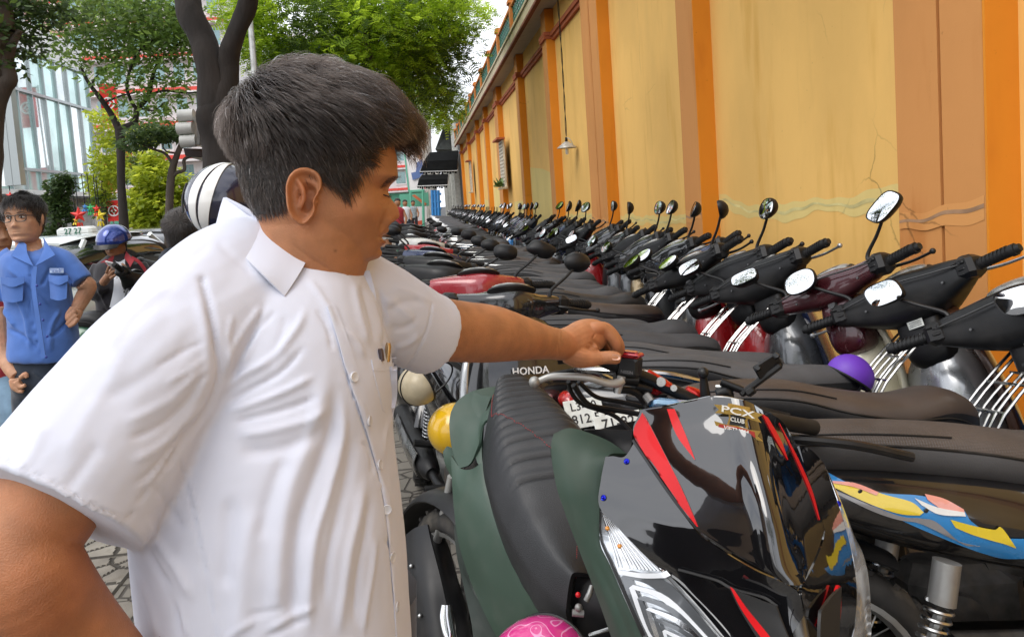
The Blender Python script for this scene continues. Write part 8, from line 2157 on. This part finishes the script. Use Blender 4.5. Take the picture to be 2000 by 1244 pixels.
def person(label, head_c, yaw, pitch, parts, cloths, skin, hairm=m_hairb, name='person', helmet_=None, glasses=False, hair_len=.05, group=None, seed=1, hair=True, hs=1.0, voxel=.0045):
    """parts/cloths as (px,py,depth,radius[,flat]) chains. yaw 0 looks at the camera"""
    base = np.array(head_c)*G0; t = thing(name, label, 'person', tuple(base), group)
    f_ = -CF*math.cos(R(yaw))+CR*math.sin(R(yaw)); f_ = np.array([f_[0], f_[1], 0]); f_ /= np.linalg.norm(f_); up = np.array([0, 0, 1.0])
    f_ = f_*math.cos(R(pitch))-up*math.sin(R(pitch)); l_ = np.cross(up, f_); l_ /= np.linalg.norm(l_); u_ = np.cross(f_, l_)
    M = np.column_stack([f_, l_, u_])*hs
    hg_ = headgeom(HFRONT, HBACK, HWID, HB, 96)
    ears = [xf(ell((0, 0, 0), (.016, .008, .030), 12, 10), T(-.005, s*.078, -.005) @ rot('Z', s*22)) for s in (-1, 1)]
    geos = [(w2(head_c, M, g_[0]), g_[1]) for g_ in [hg_]+ears]
    v, f = remesh(geos+[dtube(p, 14, 5) for p in parts], voxel*.75, 2, .5)
    o = obj('body', (v-base, f), skin, t, ang=180)
    a = o.data.color_attributes.new('tint', 'FLOAT_COLOR', 'POINT'); c = np.ones((len(v), 4)); H_ = (v-np.array(head_c)) @ np.linalg.inv(M.T)
    fr = (H_[:, 0] > .04)
    w = np.exp(-((H_[:, 2]+.0675)/.008)**2-(H_[:, 1]/.024)**2)*fr; c[:, 1] *= 1-.42*w; c[:, 2] *= 1-.35*w; c[:, 0] *= 1-.15*w
    a.data.foreach_set('color', c.astype(np.float32).ravel())
    def lp(g_): return (w2(head_c, M, g_[0])-base, g_[1])
    for s in (-1, 1):
        obj('eye', lp(ell((.0755, s*.030, .004), (.010, .0135, .0052), 16, 10)), m_eyew, t)
        obj('iris', lp(ell((.0825, s*.030, .0035), (.0045, .0052, .0050), 12, 8)), m_eyeb, t)
        obj('eyelid', lp(tube([(.074, s*.046, .006), (.082, s*.038, .0105), (.085, s*.030, .0115), (.083, s*.021, .009), (.079, s*.015, .004)], [.001, .0018, .002, .0018, .001], 6, k=4)), m_brow, t)
        obj('eyebrow', lp(tube([(.070, s*.050, .022), (.083, s*.036, .027), (.088, s*.024, .0265), (.089, s*.014, .023)], [.001, .0028, .0034, .002], 6, k=4, flat=.6)), m_brow, t)
    if glasses:
        gl = []
        for s in (-1, 1):
            q = [(.100-.03*abs(yy)*0-.012*(abs(yy-.0)/.055), s*yy, zz) for yy, zz in ((.010, .012), (.030, .016), (.052, .014), (.054, -.006), (.044, -.017), (.018, -.017), (.010, -.008), (.010, .012))]
            gl.append(tube(q, .0022, 6, k=3)); gl.append(tube([(.090, s*.054, .010), (.04, s*.074, .010), (-.005, s*.081, .008)], .0022, 6, k=2))
        gl.append(tube([(.100, -.010, .008), (.104, 0, .010), (.100, .010, .008)], .0022, 6, k=3))
        obj('glasses', lp(merge(*gl)), m_emblk, t)
    if hair:
        vv = hg_[0]; nn_ = vnormals(*hg_)
        ph = np.degrees(np.arctan2(np.abs(vv[:, 1]), vv[:, 0])); hl_z = np.interp(ph, [0, 25, 50, 62, 75, 95, 105, 130, 180], [.070, .066, .050, .005, -.02, .015, -.03, -.06, -.072])
        ok = vv[:, 2] > hl_z; capf = [q for q in hg_[1] if all(ok[i] for i in q)]
        obj('hair_undercoat', lp((vv+nn_*.006, capf)), m_scalp, t)
        rs_ = np.random.RandomState(seed); idx = np.where(ok)[0]; N_ = 6500; pk_ = rs_.choice(idx, N_); S1 = vv[pk_]+rs_.normal(0, .0015, (N_, 3)); n1 = nn_[pk_]
        tw = np.clip((S1[:, 2]-.03)/.06, 0, 1)[:, None]
        fd_ = tw*np.array([.8, .35, -.1])+(1-tw)*np.array([.1, 0, -1])+.3*rs_.normal(size=S1.shape)*.5+.25*nz3(S1, 90, seed, 2)[:, None]*np.cross(n1, [0, 0, 1.0]); fd_ -= n1*(fd_*n1).sum(1)[:, None]; fd_ /= np.linalg.norm(fd_, axis=1)[:, None]+1e-9
        ln_ = hair_len*(.4+.6*tw[:, 0])*(.8+.4*rs_.rand(N_)); Rw_ = w2(head_c, M, S1)-base; nw_ = n1 @ M.T; fw_ = fd_ @ M.T
        hair_obj('hair', Rw_, lambda s: Rw_+nw_*(ln_*.26*(s*1.8-s*s))[:, None]+fw_*(ln_*s)[:, None]-up*(ln_*.12*s*s)[:, None], None, hairm, t, 5, .0008)
    if helmet_:
        mh, Mh = helmet_
        prof = [(.118*math.sin(a_), .120*math.cos(a_)) for a_ in np.linspace(.01, R(92), 18)]; g0 = lathe(prof+[(.108, -.004)], 36); v0 = g0[0]; v0[:, 0] = v0[:, 0]*1.16; v0[:, 2] += .022
        hm_ = thing('helmet', Mh, 'helmet', tuple(np.array(head_c)))
        obj('shell', (w2((0, 0, 0), M, v0), g0[1]), mh, hm_)
        vis = patch([[(.125, -.095, .03), (.150, -.05, .04), (.156, 0, .042), (.150, .05, .04), (.125, .095, .03)], [(.150, -.085, .012), (.185, -.045, .016), (.192, 0, .017), (.185, .045, .016), (.150, .085, .012)]], 3, 4, .004)
        obj('peak', (w2((0, 0, 0), M, vis[0]), vis[1]), m_matblk, hm_)
        a2 = np.linspace(0, 2*PI, 40); obj('rim', (lambda g_: (w2((0, 0, 0), M, g_[0]), g_[1]))(tube(np.column_stack([.118*1.16*np.cos(a2), .118*np.sin(a2), np.full(40, .018)]), .005, 6, cap=False)), m_black, hm_)
        obj('chin_strap', (lambda g_: (w2((0, 0, 0), M, g_[0]), g_[1]))(merge(tube([(.02, .092, .01), (.03, .082, -.06), (.04, .03, -.118), (.04, -.03, -.118), (.03, -.082, -.06), (.02, -.092, .01)], .005, 6, k=5))), m_black, hm_)
    for (nm, chains, m_, vox, fl) in cloths:
        gs = [dtube(c_, 22, 5) if c_[0] != 'ring' else ringstack(c_[1], 32, 2.3) for c_ in chains]
        cv_, cf_ = remesh(gs, vox, 6, .5)
        if fl: cv_, cf_ = folds(cv_, cf_, fl, 1.9, .8)
        cv_ = cv_+vnormals(cv_, cf_)*(nz3(cv_, 40, seed+3, 3)*.0026)[:, None]
        obj(nm, (cv_-base, cf_), m_, t, ang=180)
    return t, base, lp, M
# ---- young man in the blue shirt
m_blue = cloth('blue_work_shirt', (.075, .165, .46), .85, .08); m_jean = cloth('dark_jeans', (.022, .03, .045), .85, .2); m_ljean = cloth('light_jeans', (.16, .25, .34), .85, .3)
d = 3.35
bh = atd(49, 428, d)
def B(x, y, r_, dd=0, fl=1.0): return (x, y, d+dd, r_, fl)
pb_, bb_, lpb, MB_ = person('young man with glasses in a blue work shirt, one hand on his hip', bh, 4, -4,
  [[B(55, 470, .052, .03), B(58, 492, .052, .02), B(64, 515, .055, -.035)],
   [B(-2, 600, .045, -.02), B(6, 680, .040, -.03), B(20, 715, .034, -.06), B(34, 735, .029, -.08)], [B(34, 738, .034, -.09, .6), B(38, 752, .034, -.09, .5), B(44, 755, .020, -.09)],
   [B(32, 745, .012, -.11), B(40, 755, .010, -.11), B(50, 752, .009, -.11)], [B(28, 748, .012, -.10), B(34, 762, .010, -.10), B(46, 764, .0085, -.1)], [B(40, 738, .011, -.11), B(50, 730, .010, -.11), B(53, 738, .008, -.11)],
   [B(160, 550, .038, .0), B(172, 560, .036, .02), B(160, 585, .033, .02), B(150, 605, .027, .0)], [B(150, 604, .030, -.02, .6), B(142, 618, .032, -.04, .5), B(138, 628, .022, -.04)],
   [B(148, 606, .011, -.05), B(136, 618, .010, -.06), B(130, 624, .0085, -.06)], [B(150, 614, .011, -.05), B(138, 626, .010, -.06), B(130, 634, .008, -.06)], [B(152, 622, .011, -.05), B(144, 632, .010, -.06), B(134, 638, .008, -.06)]],
  [('shirt', [('ring', [(704, 24, 150, d, .115), (690, 22, 150, d, .12), (660, 24, 148, d, .115), (620, 22, 142, d, .11), (570, 14, 132, d, .115), (530, 8, 130, d, .115), (504, 10, 120, d, .10), (492, 26, 102, d+.02, .085), (486, 44, 84, d+.03, .055)]),
     [B(30, 502, .055, .02), B(8, 518, .050, 0), B(0, 550, .049, 0), B(-3, 588, .050, 0)], [B(90, 500, .055, .02), B(120, 508, .050, 0), B(143, 528, .049, 0), B(160, 550, .050, 0)]], m_blue, .0075,
     [([(10, 520), (60, 560), (100, 600)], 4, .006), ([(60, 520), (58, 600), (78, 690)], 1.2, -.004, 'e'), ([(120, 530), (140, 560), (145, 600)], 4, -.008), ([(20, 560), (50, 620), (60, 690)], 5, .006), ([(120, 600), (100, 640), (100, 690)], 5, .007), ([(140, 620), (110, 650), (90, 660)], 4, -.007), ([(100, 520), (80, 560)], 3, -.005), ([(10, 640), (50, 660), (80, 690)], 4, -.006), ([(5, 600), (30, 640)], 4, .006)]),
   ('trousers', [('ring', [(770, 30, 140, d+.02, .09), (740, 30, 150, d+.02, .12), (700, 30, 148, d+.02, .12), (660, 34, 146, d+.02, .11)]), [B(65, 760, .085, .03), B(60, 850, .07, .05), B(52, 990, .055, .1), B(48, 1070, .05, .1)], [B(118, 760, .085, .05), B(110, 850, .07, .06), B(100, 990, .055, .1), B(95, 1070, .05, .1)]], m_jean, .010, [([(60, 720), (90, 740), (130, 735)], 4, .006)])],
  m_skin2, glasses=True, seed=21, hair_len=.045, hs=.93)
# collar, placket, buttons, pockets, name badge of the blue shirt
def bsheet(name, rows, m, th=.003, ku=3, kv=3):
    g_ = patch([[atd(*p) for p in r_] for r_ in rows], ku, kv, th); return obj(name, (g_[0]-bb_, g_[1]), m, pb_)
d1 = d-.125
bsheet('collar', [[(40, 470, d-.03), (34, 480, d-.07), (22, 500, d-.10)], [(52, 478, d-.06), (54, 495, d-.10), (66, 520, d-.125)]], m_blue); bsheet('collar', [[(84, 464, d-.02), (92, 476, d-.07), (108, 498, d-.10)], [(88, 482, d-.06), (80, 500, d-.10), (68, 520, d-.125)]], m_blue)
bsheet('placket', [[(66, 520, d-.135), (62, 560, d-.14), (70, 620, d-.14), (82, 700, d-.13)], [(74, 520, d-.135), (71, 560, d-.142), (79, 620, d-.142), (90, 698, d-.13)]], m_blue)
for (x, y) in ((72, 558), (78, 594), (84, 625), (92, 657), (90, 697)): obj('button', ell(atd(x, y, d-.146)-bb_, (.006, .004, .006), 8, 6), mat('button_dark_blue', (.02, .04, .25), .3), pb_)
for (x0, x1, y0) in ((2, 46, 545), (96, 132, 541)):
    bsheet('pocket', [[(x0, y0, d-.115), ((x0+x1)/2, y0+2, d-.138), (x1, y0, d-.135)], [(x0+2, y0+42, d-.115), ((x0+x1)/2, y0+46, d-.138), (x1-2, y0+42, d-.135)]], m_blue); bsheet('pocket_flap', [[(x0-1, y0-4, d-.122), ((x0+x1)/2, y0-2, d-.145), (x1+1, y0-4, d-.142)], [(x0-1, y0+8, d-.122), ((x0+x1)/2, y0+16, d-.148), (x1+1, y0+8, d-.142)]], m_blue)
bg_ = bsheet('name_badge', [[(97, 524, d-.14), (110, 524, d-.14), (124, 524, d-.135)], [(97, 533, d-.14), (110, 533, d-.14), (124, 533, d-.135)]], mat('badge_pale', (.45, .58, .78), .6), .002)
for k, y_ in enumerate((526.5, 530.5)):
    q = obj('lettering', text_geom(('PHUOC MAN', '08.347.01')[k], .011, .0003), mat('badge_ink', (.06, .10, .35), .6), bg_); c_ = atd(110.5, y_, d-.146); q.matrix_local = frame(c_-bb_, CR, CU)
# ---- man with blue helmet and phone
d2 = 5.6; ph_ = atd(224, 474, d2)
def C2(x, y, r_, dd=0, fl=1.0): return (x, y, d2+dd, r_, fl)
m_jk = cloth('black_red_jacket', (.022, .020, .024), .7, .2); m_jr = cloth('jacket_red', (.30, .025, .035), .7, .15); m_tee = cloth('white_tee', (.62, .64, .68), .8)
m_hb = mat('helmet_metallic_blue', (.02, .05, .28), .15, metal=.4, coat=1)
pp, bp, lpp, MP_ = person('man in a blue helmet and black and red jacket looking down at his phone', ph_, 2, 18,
  [[C2(228, 500, .05, .03), C2(230, 530, .055, .03)], [C2(202, 552, .03, -.20), C2(212, 540, .030, -.26), C2(222, 530, .028, -.28, .6)], [C2(258, 545, .03, -.2), C2(248, 535, .030, -.26), C2(238, 526, .028, -.28, .6)],
   [C2(214, 538, .011, -.31), C2(222, 530, .0095, -.33), C2(230, 528, .008, -.33)], [C2(216, 544, .011, -.31), C2(226, 537, .0095, -.33), C2(234, 535, .008, -.33)], [C2(246, 536, .011, -.31), C2(238, 528, .0095, -.33), C2(232, 522, .008, -.33)], [C2(248, 542, .011, -.31), C2(240, 536, .0095, -.33), C2(234, 530, .008, -.33)], [C2(208, 534, .010, -.31), C2(212, 522, .009, -.33), C2(216, 516, .008, -.33)], [C2(250, 530, .010, -.31), C2(244, 520, .009, -.33), C2(238, 515, .008, -.33)]],
  [('jacket', [('ring', [(700, 200, 262, d2, .12), (640, 196, 272, d2, .13), (590, 192, 278, d2, .14), (550, 186, 282, d2, .14), (520, 190, 276, d2, .12), (505, 205, 260, d2+.02, .09), (496, 214, 250, d2+.03, .06)]), [C2(198, 520, .065, 0), C2(186, 545, .062, -.02), C2(186, 575, .055, -.08), C2(200, 558, .045, -.17)], [C2(270, 520, .065, 0), C2(285, 545, .062, -.02), C2(284, 575, .055, -.08), C2(262, 552, .045, -.17)]], m_jk, .010, [([(190, 560), (210, 600)], 3, .008), ([(280, 560), (260, 600)], 3, .008), ([(200, 600), (230, 640)], 4, -.008)]),
   ('trousers', [[C2(212, 690, .09, 0), C2(210, 780, .08, -.2), C2(208, 850, .06, 0)], [C2(250, 690, .09, 0), C2(252, 780, .08, -.2), C2(250, 850, .06, 0)]], m_jean, .014, [])], m_skin3, seed=22, helmet_=(m_hb, 'glossy metallic blue half helmet with a short dark peak on the phone user'), hair=False)
def psheet(name, rows, m, th=.003): 
    g_ = patch([[atd(*p) for p in r_] for r_ in rows], 4, 4, th); return obj(name, (g_[0]-bp, g_[1]), m, pp)
psheet('tee', [[(221, 508, d2-.08), (232, 512, d2-.10), (244, 506, d2-.08)], [(222, 560, d2-.165), (234, 562, d2-.175), (246, 560, d2-.165)], [(214, 600, d2-.165), (234, 606, d2-.175), (254, 600, d2-.165)]], m_tee)
psheet('jacket_collar', [[(222, 498, d2-.04), (212, 506, d2-.08), (206, 514, d2-.10)], [(224, 510, d2-.08), (220, 516, d2-.11), (214, 524, d2-.14)]], m_jr); psheet('jacket_collar', [[(246, 490, d2-.02), (254, 500, d2-.07), (262, 508, d2-.10)], [(243, 504, d2-.08), (250, 514, d2-.11), (254, 522, d2-.14)]], m_jr)
psheet('shoulder_stripe', [[(208, 506, d2-.085), (194, 516, d2-.075), (184, 536, d2-.07), (180, 560, d2-.085)], [(210, 510, d2-.095), (198, 521, d2-.09), (189, 538, d2-.085), (185, 560, d2-.095)]], m_jr); psheet('shoulder_stripe', [[(258, 500, d2-.085), (272, 508, d2-.08), (284, 522, d2-.075), (288, 532, d2-.075)], [(256, 506, d2-.095), (269, 514, d2-.09), (280, 528, d2-.085), (284, 538, d2-.085)]], m_jr)
phn = thing('smartphone', 'white smartphone held in both hands by the helmeted man', 'phone', tuple(atd(222, 521, d2-.335))); q = obj('case', box(0, 0, 0, .075, .145, .009, .003), mat('phone_white', (.72, .72, .72), .25, coat=.6), phn); q.matrix_local = frame((0, 0, 0), CR-CU*.25, CU*.5-CF*.9)
# ---- person behind the man's nape: striped helmet, dark hood, checked sleeve and bag strap
d3 = 2.6; sh_ = atd(428, 402, d3)
m_hn = mat('helmet_navy_black', (.012, .012, .035), .12, coat=1, rvar=.1); m_hw = mat('helmet_stripe_white', (.78, .78, .76), .2, coat=1)
def D3(x, y, r_, dd=0, fl=1.0): return (x, y, d3+dd, r_, fl)
m_chk = cloth('checked_shirt', (.30, .36, .38), .85); 
_nt = m_chk.node_tree; _b = _nt.nodes['Principled BSDF']; _t = _nt.nodes.new('ShaderNodeTexCoord'); _ck = _nt.nodes.new('ShaderNodeTexChecker'); _ck.inputs['Scale'].default_value = 90; _ck.inputs['Color1'].default_value = (.42, .50, .52, 1); _ck.inputs['Color2'].default_value = (.14, .17, .20, 1); _nt.links.new(_t.outputs['Object'], _ck.inputs['Vector']); _nt.links.new(_ck.outputs['Color'], _b.inputs['Base Color'])
ps, bs_, lps, MS_ = person('rider in checked shirt with a dark backpack strap, standing behind the man\'s shoulder', sh_, 165, 0, [[D3(430, 470, .055), D3(430, 520, .06)], [D3(320, 620, .04), D3(330, 700, .035), D3(345, 760, .03)]],
   [('shirt', [('ring', [(760, 340, 520, d3, .12), (640, 335, 525, d3, .13), (560, 330, 530, d3, .13), (520, 345, 515, d3, .11), (496, 380, 480, d3, .08), (480, 400, 460, d3, .06)]), [D3(360, 520, .065), D3(330, 550, .06), D3(318, 600, .055), D3(318, 640, .05)]], m_chk, .009, [([(340, 540), (380, 560), (420, 560)], 5, .006)]), ('trousers', [[D3(390, 740, .10), D3(390, 1000, .07), D3(385, 1240, .06)], [D3(470, 740, .10), D3(470, 1000, .07), D3(465, 1240, .06)]], m_jean, .014, [])], m_skin3, seed=24, hair=True)
g_ = thing('backpack', 'dark backpack whose strap crosses the checked shirt', 'backpack', tuple(atd(420, 600, d3-.14))); c = np.array(g_.location)
obj('pack', xf(sloft([(-.15, 0, .05, .10), (-.12, 0, .10, .18), (.10, 0, .10, .18), (.14, 0, .05, .10)], 20, 3, 4), Matrix.Rotation(0, 4, 'Z')), m_jean, g_)
obj('strap', (lambda q: (q[0]-c, q[1]))(dtube([(372, 510, d3-.10, .022, .3), (334, 496, d3-.07, .022, .3), (322, 512, d3-.13, .022, .3), (318, 545, d3-.13, .022, .3), (330, 600, d3-.1, .02, .3)], 12, 5)), m_jean, g_)
hm2 = thing('helmet', 'black and navy helmet with two broad white stripes behind the man\'s nape', 'helmet', tuple(atd(437, 393, d3-.02))); r_h = .128
prof = [(math.sin(a_), math.cos(a_)) for a_ in np.linspace(.01, R(112), 26)]
Mh_ = Matrix.Rotation(R(-14), 4, Vector(-CF)).to_3x3() @ Matrix(((CR[0], CF[0], CU[0]), (CR[1], CF[1], CU[1]), (CR[2], CF[2], CU[2])))
def sph(a0, a1, off, k=1.0):
    """band of the shell between two 'longitudes' as seen from the viewer"""
    rows = []
    for la in np.linspace(-62, 92, 26):
        row = []
        for lo in np.linspace(a0, a1, 8): 
            x = math.sin(R(lo))*math.cos(R(la)); y = -math.cos(R(lo))*math.cos(R(la)); z = math.sin(R(la)); row.append([x*(r_h+off), y*(r_h+off), z*(r_h*1.02+off)])
        rows.append(row)
    G = np.array(rows) @ np.array(Mh_).T; return patch(G, 1, 1, .003)
g0 = ell((0, 0, 0), (r_h, r_h, r_h*1.02), 40, 26); obj('shell', (g0[0] @ np.array(Mh_).T, g0[1]), m_hn, hm2)
obj('stripe', sph(-34, -18, .0015), m_hw, hm2); obj('stripe', sph(-13, 5, .0015), m_hw, hm2)
obj('rim', (lambda q: (q[0] @ np.array(Mh_).T, q[1]))(tube([(-.098, -.07, -.07), (-.12, -.05, -.02), (-.125, -.035, .03)], .004, 6, k=4)), m_black, hm2)
d6 = 3.25
person('person with black hair in dark clothes, half hidden low beside the striped helmet', atd(366, 462, d6), 170, 0, [[(364, 490, d6, .05), (362, 520, d6, .055)], [(318, 600, d6, .035), (322, 660, d6, .03), (330, 700, d6, .026)], [(408, 600, d6, .035), (406, 660, d6, .03), (398, 700, d6, .026)]],
   [('shirt', [('ring', [(700, 322, 404, d6, .11), (640, 322, 404, d6, .11), (560, 318, 410, d6, .11), (530, 324, 402, d6, .10), (508, 342, 384, d6, .07)]), [(336, 534, d6, .05), (320, 570, d6, .048), (317, 610, d6, .045)], [(390, 534, d6, .05), (406, 570, d6, .048), (409, 610, d6, .045)]], m_jk, .011, []), ('trousers', [[(344, 700, d6, .085), (344, 840, d6, .065), (344, 990, d6, .055)], [(384, 700, d6, .085), (384, 840, d6, .065), (384, 990, d6, .055)]], m_jean, .014, [])], m_skin3, seed=41)
# ---- others
d4 = 3.7
person('black haired person cut off at the left edge behind the young man in blue', atd(-12, 452, d4), 60, 0, [[(-8, 500, d4, .055), (-8, 540, d4, .06)]], [('shirt', [('ring', [(760, -70, 40, d4, .10), (640, -75, 48, d4, .11), (540, -80, 44, d4, .11), (500, -60, 30, d4, .08)])], m_jr, .010, []), ('trousers', [[(10, 740, d4, .09), (38, 860, d4-.1, .065), (42, 1000, d4, .05)], [(-40, 740, d4, .09), (-40, 860, d4, .07), (-40, 1000, d4, .06)]], m_ljean, .012, [])], m_skin3, seed=30)
d5 = 7.5
person('person in dark clothes and white tee stooping beyond the man\'s chin', atd(752, 440, d5), 150, 10, [[(755, 468, d5, .05), (755, 490, d5, .06)], [(775, 500, d5-.05, .04), (778, 530, d5-.1, .035), (768, 545, d5-.1, .03)]], [('jacket', [('ring', [(600, 722, 782, d5, .12), (540, 718, 786, d5, .14), (500, 724, 780, d5, .12), (482, 738, 768, d5, .08)]), [(778, 498, d5, .055), (784, 520, d5, .05)]], m_jk, .012, []), ('trousers', [[(738, 600, d5, .10), (738, 720, d5, .07), (738, 780, d5, .06)], [(766, 600, d5, .10), (768, 720, d5, .07), (768, 780, d5, .06)]], m_jean, .014, [])], m_skin3, seed=31)
def tiny(label, x, y, D, m_t, m_l, sd):
    px_ = D/CAM_F; b = atd(x, y, D)*G0; t = thing('person', label, 'person', tuple(b), 'people far down the street')
    obj('body', merge(ell((0, 0, 1.56), (.10, .10, .13), 12, 8), tube([(-.16, 0, 1.30), (-.24, -.05, 1.05), (-.2, -.12, .85)], [.05, .045, .035], 8), tube([(.16, 0, 1.30), (.24, -.05, 1.05), (.2, -.12, .85)], [.05, .045, .035], 8), tube([(0, 0, 1.2), (0, 0, 1.5)], .06, 8)), m_skin3, t)
    obj('shirt', sloft_z([(.82, .16, .11), (1.1, .17, .12), (1.32, .20, .11), (1.42, .10, .07)]), m_t, t); obj('trousers', merge(tube([(-.09, 0, .88), (-.10, .02, .45), (-.11, .1, .02)], [.10, .08, .06], 10), tube([(.09, 0, .88), (.10, -.05, .45), (.11, -.1, .02)], [.10, .08, .06], 10)), m_l, t)
    obj('hair', ell((0, .02, 1.62), (.105, .105, .10), 12, 8), m_brow, t)
def sloft_z(rows):
    A = cat(np.array(rows, float), 4); a = np.arange(16)*2*PI/16
    return loft([np.column_stack([w*np.cos(a), dd*np.sin(a), np.full(16, z)]) for z, w, dd in A])
tiny('person in red walking far beyond the parked row', 783, 480, 24, m_jr, m_jean, 1); tiny('person in white beside the red dressed walker far down the street', 797, 474, 31, m_tee, m_jean, 2); tiny('person in pale blue at the street end near the hoarding', 812, 468, 38, m_chk, m_jk, 3)
